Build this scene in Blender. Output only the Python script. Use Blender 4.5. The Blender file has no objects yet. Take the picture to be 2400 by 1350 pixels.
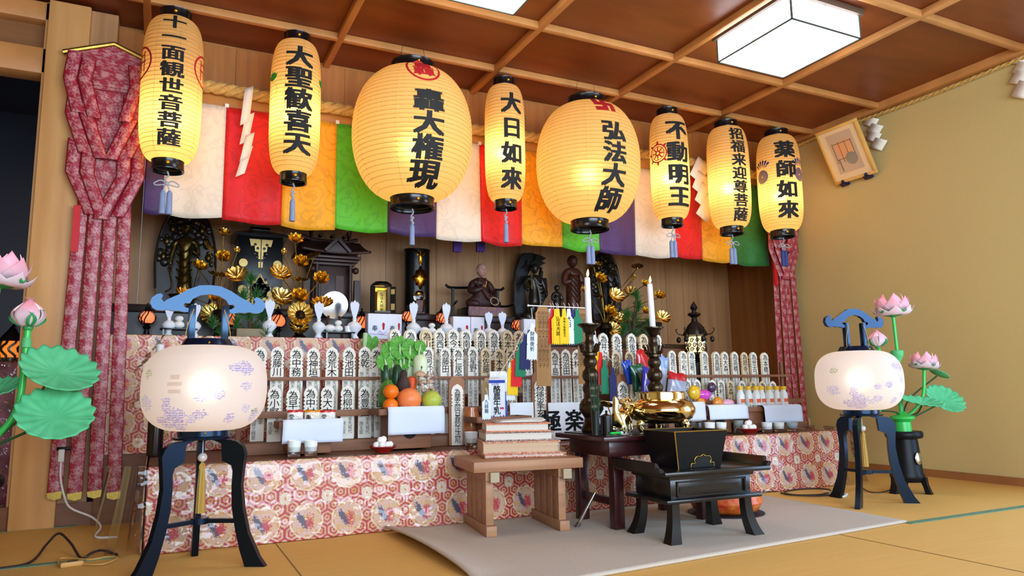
import bpy, bmesh, math, random
import numpy as np
from mathutils import Vector, Matrix
PI = math.pi
R = random.Random(7)
SC = bpy.context.scene
COL = SC.collection

# ------------------------------------------------------------------ camera (solved from the photograph's vanishing points)
CAMZ = 0.58
def _solve():
    c = np.array([1200, 675.]); a = np.array([4660, 863.]) - c; b = np.array([370, 925.]) - c
    f = math.sqrt(-(a @ b))
    X = np.array([a[0], a[1], f]); X /= np.linalg.norm(X)
    Y = np.array([b[0], b[1], f]); Y /= np.linalg.norm(Y)
    return f, np.stack([X, Y, np.cross(X, Y)], 1)
FPX, RC = _solve()
cam_d = bpy.data.cameras.new('camera'); cam = bpy.data.objects.new('camera', cam_d); COL.objects.link(cam)
cam_d.sensor_width = 36; cam_d.lens = FPX / 2400 * 36; cam_d.clip_start = 0.02
_m = np.diag([1, -1, -1]) @ RC
cam.matrix_world = Matrix.Translation((0, 0, CAMZ)) @ Matrix([[float(v) for v in r] for r in _m.T]).to_4x4()
SC.camera = cam
def _ray(u, v): return RC.T @ np.array([(u - 1200) / FPX, (v - 675) / FPX, 1.])
def at(u, v, Y):            # the point of the plane Y = const that the photograph shows at (u, v)
    d = _ray(u, v); t = Y / d[1]; return Vector((d[0] * t, d[1] * t, CAMZ + d[2] * t))
def atz(u, v, z=0.0):
    d = _ray(u, v); t = (z - CAMZ) / d[2]; return Vector((d[0] * t, d[1] * t, z))
def px(n, u, v, Y):         # length in metres of n photo pixels at that depth
    p = at(u, v, Y); return n / FPX * float((RC @ (np.array(p) - np.array([0, 0, CAMZ])))[2])

# ------------------------------------------------------------------ world, daylight, exposure
SC.view_settings.view_transform = 'Standard'; SC.view_settings.look = 'None'; SC.view_settings.gamma = 1
SC.view_settings.use_curve_mapping = False
SC.view_settings.exposure = 0.45
w = bpy.data.worlds.new('world'); SC.world = w; w.use_nodes = True
w.node_tree.nodes['Background'].inputs[0].default_value = (0.62, 0.78, 1, 1)
w.node_tree.nodes['Background'].inputs[1].default_value = 1.0
def area(name, loc, rot, sx, sy, power, col):
    l = bpy.data.lights.new(name, 'AREA'); l.shape = 'RECTANGLE'; l.size = sx; l.size_y = sy; l.energy = power; l.color = col
    o = bpy.data.objects.new(name, l); o.location = loc; o.rotation_euler = rot; COL.objects.link(o); return o
area('window_daylight', (1.3, -1.58, 1.25), (PI / 2, 0, 0), 4.4, 1.7, 200, (0.66, 0.82, 1.0))
area('side_window_daylight', (4.47, 1.1, .95), (0, PI / 2, 0), 1.75, 1.5, 45, (0.36, 0.62, 1.0))

# ------------------------------------------------------------------ helpers
def lin(h):
    h = h.lstrip('#'); c = [int(h[i:i + 2], 16) / 255 for i in (0, 2, 4)]
    return tuple(x / 12.92 if x <= .04045 else ((x + .055) / 1.055) ** 2.4 for x in c) + (1,)
MATS = {}
def tint(m, c):
    m.node_tree.nodes['Principled BSDF'].inputs['Specular Tint'].default_value = c + (1,); return m
def M(name, col='#888888', rough=.5, metal=0, var=0, vs=(8, 8, 8), bump=0, bs=60, col2=None, spec=.5, coat=0, attr=None, emit=None, es=0, trans=0, ior=1.45, alpha=1, sheen=0, bd=.002):
    if name in MATS: return MATS[name]
    m = bpy.data.materials.new(name); m.use_nodes = True; nt = m.node_tree; N = nt.nodes; L = nt.links
    b = N['Principled BSDF']; c = lin(col) if isinstance(col, str) else tuple(col) + (1,)
    b.inputs['Base Color'].default_value = c; b.inputs['Roughness'].default_value = rough; b.inputs['Metallic'].default_value = metal
    b.inputs['Specular IOR Level'].default_value = spec; b.inputs['Coat Weight'].default_value = coat; b.inputs['Coat Roughness'].default_value = .08
    b.inputs['IOR'].default_value = ior; b.inputs['Transmission Weight'].default_value = trans; b.inputs['Alpha'].default_value = alpha
    b.inputs['Sheen Weight'].default_value = sheen
    tc = N.new('ShaderNodeTexCoord'); mp = N.new('ShaderNodeMapping'); L.new(tc.outputs['Object'], mp.inputs[0]); mp.inputs['Scale'].default_value = vs
    nz = N.new('ShaderNodeTexNoise'); L.new(mp.outputs[0], nz.inputs['Vector']); nz.inputs['Scale'].default_value = 1; nz.inputs['Detail'].default_value = 5
    rp = N.new('ShaderNodeValToRGB'); L.new(nz.outputs['Fac'], rp.inputs[0])
    c2 = lin(col2) if col2 else tuple(x * (1 - var) for x in c[:3]) + (1,)
    rp.color_ramp.elements[0].position = .3; rp.color_ramp.elements[1].position = .7
    rp.color_ramp.elements[0].color = c2; rp.color_ramp.elements[1].color = c
    out = rp.outputs[0]
    if attr:
        a = N.new('ShaderNodeAttribute'); a.attribute_name = 'Col'; out = a.outputs['Color']
    if attr or var or col2: L.new(out, b.inputs['Base Color'])
    if bump:
        n2 = N.new('ShaderNodeTexNoise'); n2.inputs['Scale'].default_value = bs; n2.inputs['Detail'].default_value = 3; L.new(tc.outputs['Object'], n2.inputs['Vector'])
        bp = N.new('ShaderNodeBump'); bp.inputs['Strength'].default_value = bump; bp.inputs['Distance'].default_value = bd; L.new(n2.outputs['Fac'], bp.inputs['Height']); L.new(bp.outputs[0], b.inputs['Normal'])
    if emit: b.inputs['Emission Color'].default_value = lin(emit); b.inputs['Emission Strength'].default_value = es
    MATS[name] = m; return m
def paper_lamp(name, col, tr=.6, attr=False, fwd=.10):   # thin paper that lets a bulb's light through
    m = bpy.data.materials.new(name); m.use_nodes = True; nt = m.node_tree; N = nt.nodes; L = nt.links; N.remove(N['Principled BSDF'])
    d = N.new('ShaderNodeBsdfDiffuse'); t = N.new('ShaderNodeBsdfTranslucent'); mx = N.new('ShaderNodeMixShader'); mx.inputs[0].default_value = tr
    d.inputs[0].default_value = lin(col); t.inputs[0].default_value = lin(col)
    if attr:
        a = N.new('ShaderNodeAttribute'); a.attribute_name = 'Col'; L.new(a.outputs['Color'], d.inputs[0]); L.new(a.outputs['Color'], t.inputs[0])
    L.new(d.outputs[0], mx.inputs[1]); L.new(t.outputs[0], mx.inputs[2])
    g = N.new('ShaderNodeBsdfRefraction'); g.inputs['Roughness'].default_value = .75; g.inputs['IOR'].default_value = 1.33; g.inputs[0].default_value = lin(col)   # the part of the light that goes nearly straight through
    m2 = N.new('ShaderNodeMixShader'); m2.inputs[0].default_value = fwd; L.new(mx.outputs[0], m2.inputs[1]); L.new(g.outputs[0], m2.inputs[2]); L.new(m2.outputs[0], N['Material Output'].inputs[0]); MATS[name] = m; return m

class MB:                                                # collects shapes; build() links them as ONE mesh object
    def __init__(s): s.v = []; s.f = []; s.m = []; s.c = []
    def add(s, vs, fs, mi=0, col=None):
        o = len(s.v); s.v += [tuple(map(float, v)) for v in vs]; s.f += [tuple(i + o for i in f) for f in fs]; s.m += [mi] * len(fs)
        if col is not None:
            if len(s.c) < o: s.c += [(1, 1, 1)] * (o - len(s.c))
            s.c += list(col) if not isinstance(col[0], (int, float)) else [col] * len(vs)
        return s
    def box(s, x0, x1, y0, y1, z0, z1, mi=0, T=None, b=0):
        if b:                                            # bevelled: chamfer all edges
            bm = bmesh.new(); bmesh.ops.create_cube(bm, size=1)
            for v in bm.verts: v.co = Vector((x0 + (v.co.x + .5) * (x1 - x0), y0 + (v.co.y + .5) * (y1 - y0), z0 + (v.co.z + .5) * (z1 - z0)))
            bmesh.ops.bevel(bm, geom=bm.edges[:], offset=b, segments=2, affect='EDGES', profile=.5)
            bm.verts.ensure_lookup_table(); V = [v.co.copy() for v in bm.verts]; F = [[v.index for v in f.verts] for f in bm.faces]; bm.free()
        else:
            V = [Vector(p) for p in ((x0, y0, z0), (x1, y0, z0), (x1, y1, z0), (x0, y1, z0), (x0, y0, z1), (x1, y0, z1), (x1, y1, z1), (x0, y1, z1))]
            F = [(0, 3, 2, 1), (4, 5, 6, 7), (0, 1, 5, 4), (1, 2, 6, 5), (2, 3, 7, 6), (3, 0, 4, 7)]
        if T is not None: V = [T @ v for v in V]
        return s.add(V, F, mi)
    def lathe(s, prof, n=32, mi=0, T=None, c=(0, 0), sx=1, sy=1, lobes=0, amp=0):
        V = []; F = []; rows = []
        for r, z in prof:
            if r < 1e-6: rows.append([len(V)]); V.append((c[0], c[1], z))
            else:
                rows.append(list(range(len(V), len(V) + n)))
                for i in range(n):
                    a = 2 * PI * i / n; rr = r * (1 + amp * math.cos(lobes * a)) if lobes else r
                    V.append((c[0] + rr * sx * math.cos(a), c[1] + rr * sy * math.sin(a), z))
        for A, B in zip(rows, rows[1:]):
            if len(A) == 1 and len(B) == 1: continue
            for i in range(n):
                j = (i + 1) % n
                if len(A) == 1: F.append((A[0], B[j], B[i]))
                elif len(B) == 1: F.append((A[i], A[j], B[0]))
                else: F.append((A[i], A[j], B[j], B[i]))
        V = [Vector(v) for v in V]
        if T is not None: V = [T @ v for v in V]
        return s.add(V, F, mi)
    def ball(s, c, r, n=20, mi=0, T=None, sq=(1, 1, 1)):
        k = max(6, n // 2); V = []
        mb = MB().lathe([(math.sin(PI * i / k), -math.cos(PI * i / k)) if 0 < i < k else (0, -1 if i == 0 else 1) for i in range(k + 1)], n)
        V = [Vector((c[0] + v[0] * r * sq[0], c[1] + v[1] * r * sq[1], c[2] + v[2] * r * sq[2])) for v in mb.v]
        if T is not None: V = [T @ v for v in V]
        return s.add(V, mb.f, mi)
    def tube(s, pts, r, n=8, mi=0, T=None, closed=False, flat=1):
        P = [Vector(p) for p in pts]; V = []; F = []; K = len(P); rr = r if isinstance(r, (list, tuple)) else [r] * K
        up = Vector((0, 0, 1)); pu = None
        for i, p in enumerate(P):
            t = (P[(i + 1) % K] - P[i - 1]) if closed else (P[min(i + 1, K - 1)] - P[max(i - 1, 0)])
            t.normalize()
            if pu is None:
                u = up.cross(t) if abs(t.z) < .95 else Vector((1, 0, 0)).cross(t)
            else: u = pu - t * pu.dot(t)
            u.normalize(); pu = u; q = t.cross(u)
            V += [p + (u * math.cos(2 * PI * j / n) + q * math.sin(2 * PI * j / n) * flat) * rr[i] for j in range(n)]
        for i in range(K if closed else K - 1):
            a = i * n; b = ((i + 1) % K) * n
            F += [(a + j, a + (j + 1) % n, b + (j + 1) % n, b + j) for j in range(n)]
        if not closed: F += [tuple(range(n - 1, -1, -1)), tuple((K - 1) * n + j for j in range(n))]
        if T is not None: V = [T @ v for v in V]
        return s.add(V, F, mi)
    def prism(s, out, d0, d1, ax='y', mi=0, T=None, mi_side=None):   # outline (a, z) thickened along an axis
        n = len(out); mk = {'y': lambda a, b, d: (a, d, b), 'x': lambda a, b, d: (d, a, b), 'z': lambda a, b, d: (a, b, d)}[ax]
        V = [Vector(mk(a, b, d0)) for a, b in out] + [Vector(mk(a, b, d1)) for a, b in out]
        if T is not None: V = [T @ v for v in V]
        s.add(V, [tuple(range(n)), tuple(range(2 * n - 1, n - 1, -1))], mi)
        o = len(s.v) - 2 * n; s.f += [(o + i, o + n + i, o + n + (i + 1) % n, o + (i + 1) % n) for i in range(n)]; s.m += [mi if mi_side is None else mi_side] * n
        return s
    def grid(s, fn, nu, nv, mi=0, cf=None):              # fn(i/nu, j/nv) -> point ; cf -> colour
        V = [fn(i / nu, j / nv) for j in range(nv + 1) for i in range(nu + 1)]
        F = [(j * (nu + 1) + i, j * (nu + 1) + i + 1, (j + 1) * (nu + 1) + i + 1, (j + 1) * (nu + 1) + i) for j in range(nv) for i in range(nu)]
        return s.add(V, F, mi, [cf(i / nu, j / nv) for j in range(nv + 1) for i in range(nu + 1)] if cf else None)
    def text(s, st, x, y, h, mi=0, bold=.0, fn=None, w=1.0, jit=0, cell=None, vert=False, pitch=1.0, cut=0):
        for k, ch in enumerate(st):
            if ch == ' ': continue
            V, F = glyph(ch, bold, cut)
            ox, oy = (x, y - k * h * pitch) if vert else (x + k * h * w * pitch, y)
            P = [(ox + (a - .5) * h * w, oy + (b - .36) * h) for a, b in V]
            s.add([fn(a, b) if fn else (a, 0, b) for a, b in P], F, mi)
        return s
    def build(s, name, mats, parent=None, loc=None, smooth=40, solid=0, rot=None, scale=None):
        me = bpy.data.meshes.new(name); me.from_pydata(s.v, [], s.f)
        for m in (mats if isinstance(mats, (list, tuple)) else [mats]): me.materials.append(m)
        me.polygons.foreach_set('material_index', s.m)
        if s.c:
            s.c += [(1, 1, 1)] * (len(s.v) - len(s.c))
            at_ = me.color_attributes.new('Col', 'FLOAT_COLOR', 'POINT'); at_.data.foreach_set('color', np.c_[np.array(s.c, dtype=np.float32), np.ones(len(s.v), np.float32)].ravel())
        me.update(); bm = bmesh.new(); bm.from_mesh(me)
        if not s.c and len(s.f) < 60000 and not getattr(s, 'keep', False): bmesh.ops.recalc_face_normals(bm, faces=bm.faces)
        bm.to_mesh(me); bm.free()
        if smooth:
            me.shade_smooth(); me.set_sharp_from_angle(angle=math.radians(smooth))
        o = bpy.data.objects.new(name, me); COL.objects.link(o)
        if parent: o.parent = parent
        if loc is not None: o.location = loc
        if rot is not None: o.rotation_euler = rot
        if scale is not None: o.scale = scale
        if solid: md = o.modifiers.new('solid', 'SOLIDIFY'); md.thickness = solid; md.offset = 0
        return o
_G = {}
def glyph(ch, bold=0, cut=0):
    k = (ch, bold, cut)
    if k in _G: return _G[k]
    cu = bpy.data.curves.new('t', 'FONT'); cu.body = ch; cu.resolution_u = 2
    o = bpy.data.objects.new('t', cu); COL.objects.link(o)
    m = bpy.data.meshes.new_from_object(o.evaluated_get(bpy.context.evaluated_depsgraph_get()))
    m.calc_loop_triangles()
    V = [(v.co.x, v.co.y) for v in m.vertices]; F = [tuple(t.vertices) for t in m.loop_triangles]
    if V and ch.isascii():
        x0 = min(v[0] for v in V); x1 = max(v[0] for v in V); V = [(v[0] - (x0 + x1) / 2 + .5, v[1]) for v in V]
    if cut:                                              # split long triangles so that the stroke can follow a curved surface
        lim = 1.0 / cut; st = F; F = []
        while st:
            t = st.pop(); d = [math.dist(V[t[i]], V[t[(i + 1) % 3]]) for i in range(3)]; i = d.index(max(d))
            if d[i] < lim: F.append(t); continue
            p, q, r_ = t[i], t[(i + 1) % 3], t[(i + 2) % 3]; V.append(((V[p][0] + V[q][0]) / 2, (V[p][1] + V[q][1]) / 2)); k2 = len(V) - 1
            st += [(p, k2, r_), (k2, q, r_)]
    if bold:                                             # heavier stroke: the same strokes laid side by side
        n = len(V); V0, F0 = V, F; V = []; F = []
        for q, (dx, dy) in enumerate(((-1, -.6), (1, -.6), (-1, .6), (1, .6), (0, 0))): V += [(x + dx * bold, y + dy * bold) for x, y in V0]; F += [tuple(i + q * n for i in t) for t in F0]
    bpy.data.objects.remove(o); bpy.data.curves.remove(cu); bpy.data.meshes.remove(m)
    _G[k] = (V, F); return _G[k]
def tag(o, label=None, cat=None, group=None, kind=None):
    for k, v in (('label', label), ('category', cat), ('group', group), ('kind', kind)):
        if v: o[k] = v
    return o
def thing(name, label, cat, loc=(0, 0, 0), rz=0, group=None, rot=None):
    o = bpy.data.objects.new(name, None); o.empty_display_size = .05; COL.objects.link(o); o.location = loc; o.rotation_euler = rot or (0, 0, rz)
    return tag(o, label, cat, group)
def copy_tree(o, parent=None):
    c = o.copy(); COL.objects.link(c)
    if parent: c.parent = parent
    for ch in list(o.children): copy_tree(ch, c)
    return c
def S(name, mb, mats, **k): return tag(mb.build(name, mats, **k), kind='structure')
def bulb(name, loc, power, col, r=.02, parent=None):
    l = bpy.data.lights.new(name, 'POINT'); l.energy = power; l.color = col; l.shadow_soft_size = r
    o = bpy.data.objects.new(name, l); COL.objects.link(o); o.location = loc
    if parent: o.parent = parent
    return o
def rotz(a): return Matrix.Rotation(a, 4, 'Z')
def TR(loc=(0, 0, 0), rx=0, ry=0, rz=0): return Matrix.Translation(loc) @ Matrix.Rotation(rz, 4, 'Z') @ Matrix.Rotation(ry, 4, 'Y') @ Matrix.Rotation(rx, 4, 'X')
def bez(pts, n=8):          # Catmull-Rom through 2-D or 3-D points
    P = [np.array(p, float) for p in pts]; P = [2 * P[0] - P[1]] + P + [2 * P[-1] - P[-2]]; o = []
    for i in range(1, len(P) - 2):
        for k in range(n):
            t = k / n; o.append(.5 * (2 * P[i] + (P[i + 1] - P[i - 1]) * t + (2 * P[i - 1] - 5 * P[i] + 4 * P[i + 1] - P[i + 2]) * t * t + (3 * P[i] - P[i - 1] - 3 * P[i + 1] + P[i + 2]) * t ** 3))
    return [tuple(x) for x in o + [P[-2]]]

# ------------------------------------------------------------------ shared materials
batten = M('batten_wood', '#c98a4c', .45, var=.25, vs=(6, 6, 6), spec=.4)
panelm = M('ceiling_panel', '#7c3d17', .4, col2='#6a3011', vs=(2, 9, 9), spec=.5)
postm = M('post_wood', '#d8a466', .5, col2='#c48c50', vs=(14, 14, 1.2))
hdrm = M('header_wood', '#b27638', .5, col2='#9c6430', vs=(30, 30, 1.5))
plank = M('back_plank', '#b98a5c', .5, col2='#9c7048', vs=(22, 22, 1.0))
dkwood = M('rack_wood', '#7d5238', .6, col2='#6b442e', vs=(4, 30, 30))
mustard = M('mustard_wall', '#c9b276', .9, col2='#bfa86c', vs=(150, 150, 150), bump=.35, bs=260)
tatami = M('tatami', '#dcac58', .7, col2='#d2a04e', vs=(3, 160, 3), bump=.2, bs=300)
heri = M('tatami_border', '#6f8f6c', .8, col2='#4f6f58', vs=(120, 120, 120))
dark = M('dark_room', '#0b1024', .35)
lacq = M('black_lacquer', '#0c0c0e', .22, spec=.6)
lacqs = M('black_satin', '#0e0e10', .4, spec=.22)
gold = M('gold', '#e0a02c', .22, 1)
goldd = M('old_gold', '#a8863c', .38, 1, var=.6, vs=(25, 25, 25))
brassm = M('brass', '#efdca0', .1, 1)
whitep = M('white_paper', '#d4dcec', .85)
ink = M('ink', '#12130f', .7)
redink = M('red_ink', '#b3151d', .7)

# ------------------------------------------------------------------ setting
H = 2.473; XR = 4.4; YF = 3.95; YB = 4.7
S('floor', MB().box(-3, XR, -1.6, 5, -.06, 0), tatami)
b = MB()
for (x0, x1, y) in ((-.9, -.1, 3.06), (2.85, XR, 2.075), (-.9, XR, .95), (-.9, -.3, 3.88)): b.box(x0, x1, y - .018, y + .018, .0005, .003)
S('trim_1', b, heri)
b = MB()
for (x0, x1, y0, y1) in ((.438, .442, .97, 3.04), (2.42, 2.424, .97, 2.06), (.44, 2.42, 2.072, 2.075)): b.box(x0, x1, y0, y1, .0003, .0012)
S('trim_2', b, M('tatami_seam', '#8a6a35', .8))
S('wall_right', MB().box(XR, XR + .1, 1.87, 3.97, 0, H).box(XR, XR + .1, -1.6, .33, 0, H).box(XR, XR + .1, .33, 1.87, 1.86, H), mustard)
b = MB()
for y in (.33, 1.1, 1.83): b.box(XR + .02, XR + .06, y, y + .04, 0.02, 1.86)
for z in (0.0, .9, 1.82): b.box(XR + .02, XR + .06, .33, 1.87, z, z + .04)
S('window_2', b, batten)
S('baseboard_right', MB().box(XR - .015, XR, 1.87, 3.97, 0, .045), M('baseboard_wood', '#9c6538', .5, var=.2))
S('ceiling', MB().box(-3, XR + .1, -1.6, 4.15, H + .02, H + .07), panelm)
i = 0
for y, wd in ((4.075, .05), (3.67, .035), (3.115, .035), (2.19, .035), (1.27, .035), (.35, .035), (-.6, .035)):
    i += 1; S('trim_%d' % (10 + i), MB().box(-3, XR, y - wd / 2, y + wd / 2, H - .018, H + .02, b=.004), batten)
for x, wd in ((-2.0, .035), (-1.06, .035), (-.14, .035), (.79, .035), (1.715, .035), (2.6, .035), (3.46, .035)):
    i += 1; S('trim_%d' % (10 + i), MB().box(x - wd / 2, x + wd / 2, -1.6, 4.05, H - .0182, H + .02, b=.004), batten)
S('trim_30', MB().box(XR - .06, XR, -1.6, 4.05, H - .03, H + .02), batten)
# front of the alcove: post, header board, lintel
S('post', MB().box(-.56, -.385, 3.86, 4.03, 0, H, b=.006).box(-.575, -.56, 3.9, 4.0, 0, H), postm)
S('wall_front_panel', MB().box(-.39, -.27, 3.9, 3.93, 0, H), plank)
b = MB()
for k in range(24):
    x0 = -.3 + k * .2
    if x0 < XR: b.box(x0, min(x0 + .1985, XR), 4.03 + .0004 * (k % 3), 4.06, 2.14, H)
S('wall_header', b, hdrm)
S('lintel', MB().box(-.385, XR, 3.985, 4.09, 2.07, 2.19, b=.006), M('lintel_wood', '#c48a46', .45, var=.2, vs=(2, 30, 30)))
S('wall_front_left', MB().box(-3, -.56, 3.97, 4.0, 2.2, H), M('left_header_wood', '#8a5a30', .5, var=.25, vs=(2, 30, 30)))
S('lintel_left', MB().box(-3, -.56, 3.9, 4.02, 2.11, 2.24, b=.006).box(-3, -.56, 3.9, 3.98, 2.38, H, b=.004), batten)
S('sill', MB().box(-3, .0, 3.885, 4.0, 0, .1), M('sill_wood', '#7c4a28', .45, var=.2, vs=(2, 30, 30)))
# recess
b = MB()
ws = 0
x = -.3
while x < XR:
    wd = .155 + .03 * R.random(); b.box(x, min(x + wd - .002, XR), YB + .003 * R.random(), YB + .05, 0, H); x += wd
S('wall_back', b, plank)
b = MB()
for k in range(6): b.box(XR, XR + .05, 3.97 + k * .16, 3.97 + k * .16 + .158, 0, H)
S('wall_recess_right', b, M('side_plank', '#a5652a', .5, col2='#8e5522', vs=(22, 22, 1)))
S('wall_recess_left', MB().box(-.3, -.27, 3.93, YB, 0, H), plank)
S('ceiling_recess', MB().box(-.3, XR, 4.06, YB, 2.3, 2.33), plank)
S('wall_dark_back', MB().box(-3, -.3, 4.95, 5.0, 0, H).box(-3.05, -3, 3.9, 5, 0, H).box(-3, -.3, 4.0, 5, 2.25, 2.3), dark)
S('wall_left', MB().box(-3.1, -3, -1.6, 4, 0, H), mustard)
b = MB().box(-3, -1.0, -1.7, -1.6, 0, H).box(3.6, XR, -1.7, -1.6, 0, H).box(-1.0, 3.6, -1.7, -1.6, 0, .35).box(-1, 3.6, -1.7, -1.6, 2.15, H)
S('wall_rear', b, mustard)
b = MB()
for k in range(6): b.box(-1 + k * .92 - .02, -1 + k * .92 + .02, -1.66, -1.62, .35, 2.15)
for z in (.37, 1.25, 2.13): b.box(-1, 3.6, -1.66, -1.62, z - .02, z + .02)
S('window_1', b, batten)
# ------------------------------------------------------------------ ceiling lights
lampglow = M('light_diffuser', '#ffffff', .6, emit='#f2f8ff', es=5)
frm = M('light_frame', '#5d4a3a', .5)
def ceil_light(x0, x1, y0, y1, label):
    t = thing('ceiling_light', label, 'ceiling light', ((x0 + x1) / 2, (y0 + y1) / 2, 2.33), 0, 'square ceiling lights')
    hx = (x1 - x0) / 2; hy = (y1 - y0) / 2
    MB().box(-hx - .02, hx + .02, -hy - .02, hy + .02, .125, .158).build('mount', frm, t)
    MB().box(-hx, hx, -hy, hy, .004, .125).build('diffuser', lampglow, t)
    e = .004; b = MB()
    for sx in (-1, 1):
        for sy in (-1, 1): b.box(sx * hx - e, sx * hx + e, sy * hy - e, sy * hy + e, 0, .13)
    for s_ in (-1, 1):
        b.box(-hx, hx, s_ * hy - e, s_ * hy + e, 0, .006); b.box(s_ * hx - e, s_ * hx + e, -hy, hy, 0, .006)
        b.box(-hx, hx, s_ * hy / 3 - .0012, s_ * hy / 3 + .0012, .0025, .005)
        for q in (-1, 1): b.box(q * hx - .0015, q * hx + .0015, -.0012, .0012, 0, .125)
    for s_ in (-1, 1): b.box(-.0012, .0012, s_ * hy - .0015, s_ * hy + .0015, 0, .125)
    b.build('frame', M('light_edge', '#49514c', .4), t)
ceil_light(2.66, 3.14, 2.31, 2.82, 'square white ceiling light glowing near the right wall')
c_ = atz(1203, 36, 2.33)
ceil_light(c_.x - .48, c_.x, c_.y - .51, c_.y, 'white ceiling light cut off at the top edge, above the larger round lantern')

# ------------------------------------------------------------------ eight hanging paper lanterns
lpaper = paper_lamp('lantern_paper', '#efca86', .62)
lrib = M('lantern_rib', '#b88c3c', .7)
cordm = M('tassel_blue', '#8e9cc0', .7, var=.3, vs=(300, 300, 20))
stud = M('gold_stud', '#f0b428', .25, 1)
def tassel_set(t, z, style, mat):                        # cord, bow and tassels under a lantern
    b = MB(); b.tube(bez([(0, 0, z), (.006, 0, z - .02), (-.006, 0, z - .04), (0, 0, z - .06)], 4), .004, 6)
    k = z - .06
    if style == 'bow':
        for s_ in (-1, 1):
            b.tube(bez([(0, -.006, k), (s_ * .025, -.008, k + .012), (s_ * .052, -.006, k - .002), (s_ * .045, -.004, k - .012), (0, -.006, k - .004)], 5), .0032, 6)
        b.ball((0, -.004, k), .01, 10)
        for s_ in (-1, 1): b.tube([(s_ * .003, 0, k), (s_ * .014, 0, k - .035)], .003, 6)
        tz = k - .035; xs = (-.0145, .0145)
    else:
        for q in range(3): b.ball((.003 * (-1) ** q, 0, k + .012 - q * .014), .009, 8)
        b.tube([(0, 0, k), (0, 0, k - .025)], .003, 6); tz = k - .025; xs = (0,)
    b.build('cord', M('cord_grey', '#a4a6aa', .7), t)
    for x in xs:
        MB().lathe([(0, tz + .004), (.006, tz + .002), (.0125, tz - .01), (.0125, tz - .03), (.0135, tz - .1), (.014, tz - .112), (0, tz - .112)], 14, c=(x, 0), lobes=14, amp=.05).build('tassel', mat, t)
def lantern(name, label, u, vt, vb, rpx, um, text, th, pitch, tdeg, tz0, style, prof, power, extra=None, capr=.5, ribs=30, bulbz=.3, bold=.028, tw=1.0, Y=3.66):
    """u: centre pixel; vt, vb: top and bottom of the two caps; rpx: half width in pixels"""
    top = at(u[0], vt, Y); bot = at(u[1], vb, Y); r = px(rpx, um[0], um[1], Y)
    hgt = top.z - bot.z; cx = (top.x + bot.x) / 2
    t = thing(name, label, 'paper lantern', (cx, Y, bot.z), 0, 'lit paper lanterns hanging in a row')
    cr = r * capr; ch = .048 if prof == 'long' else .055; z0 = ch; z1 = hgt - ch
    def rad(q):
        if prof == 'long': e = 4.2
        else: e = 2.15
        s_ = abs(2 * q - 1); base = cr * .97
        return base + (r - base) * max(0, 1 - s_ ** e) ** (1 / (1.9 if prof != 'long' else 2.3))
    P = []
    for k in range(ribs):
        for q in (0, .25, .5, .75):
            s_ = (k + q) / ribs; P.append((rad(s_) * (1 - (.006 if q == 0 else 0) + .004 * math.sin(PI * q)), z0 + (z1 - z0) * s_))
    P.append((rad(1), z1))
    b = MB().lathe(P, 56, 0)
    n0 = len(b.v)
    for k in range(1, ribs):                             # bamboo hoops
        s_ = k / ribs; z = z0 + (z1 - z0) * s_; rr = rad(s_) * .9965
        b.tube([(rr * math.cos(2 * PI * j / 40), rr * math.sin(2 * PI * j / 40), z) for j in range(40)], .0011, 4, 1, closed=True)
    for j in range(8):                                   # the strings
        a = 2 * PI * j / 8 + .2; b.tube([(rad(k / 24) * .999 * math.cos(a), rad(k / 24) * .999 * math.sin(a), z0 + (z1 - z0) * k / 24) for k in range(25)], .0009, 4, 1)
    def onp(deg):
        a0 = math.radians(deg)
        def fn(x, z):
            q = min(.999, max(.001, (z - z0) / (z1 - z0))); rr = rad(q) * 1.004 + .0012
            a = a0 + x / max(rad(q), r * .62); return (rr * math.cos(a), rr * math.sin(a), z)
        return fn
    b.text(text, 0, z0 + (z1 - z0) * tz0, th, 2, bold, onp(tdeg), tw, vert=True, pitch=pitch, cut=8)
    if extra: extra(b, onp, z0, z1, r)
    b.keep = True
    b.build('paper_body', [lpaper, lrib, ink, redink, M('leaf_green', '#1f9a2c', .7), M('crest_blue', '#1d2f6d', .7)], t)
    for zz, nm in ((hgt - ch, 'top_cap'), (0, 'bottom_cap')):
        c = MB().lathe([(cr * .9, zz + .003), (cr * 1.03, zz), (cr * 1.05, zz + .004), (cr * 1.03, zz + .01), (cr * 1.0, zz + ch - .006), (cr * 1.03, zz + ch), (cr * .9, zz + ch)], 36)
        c.lathe([(0, zz + (ch * .5)), (cr * .95, zz + ch * .5)], 36)
        o = c.build(nm, lacq, t)
        a = math.radians(tdeg); rr = cr * 1.01
        MB().ball((rr * math.cos(a), rr * math.sin(a), zz + ch * .5), .0095, 14, sq=(1, 1, 1)).build('stud', stud, o)
    b = MB()                                             # wire hooks up to the batten
    for s_ in (-1, 1):
        b.tube(bez([(s_ * cr * .7, 0, hgt - .01), (s_ * cr * .62, 0, hgt + .03), (s_ * cr * .5, 0, min(H - .01 - bot.z, hgt + .3))], 4), .0013, 5)
    b.tube([(-cr * .6, 0, hgt + .03), (cr * .6, 0, hgt + .03)], .0012, 5)
    b.build('hook', M('wire', '#5a4a3c', .4, .8), t)
    tassel_set(t, 0, style, M('tassel_navy', '#36407c', .7) if 'navy' in label else cordm)
    bulb('bulb', (0.0, 0, z0 + (z1 - z0) * bulbz), power, (1, .80, .46), .03, t)
    return t
def ring(b, fn, x0, z0, r, wd, mi, n=40, full=1.0):
    V = []; F = []
    for i in range(n + 1):
        a = 2 * PI * i / n * full
        for rr in (r - wd / 2, r + wd / 2): V.append(fn(x0 + rr * math.cos(a), z0 + rr * math.sin(a)))
    F = [(2 * i, 2 * i + 2, 2 * i + 3, 2 * i + 1) for i in range(n)]
    b.add(V, F, mi)
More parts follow.
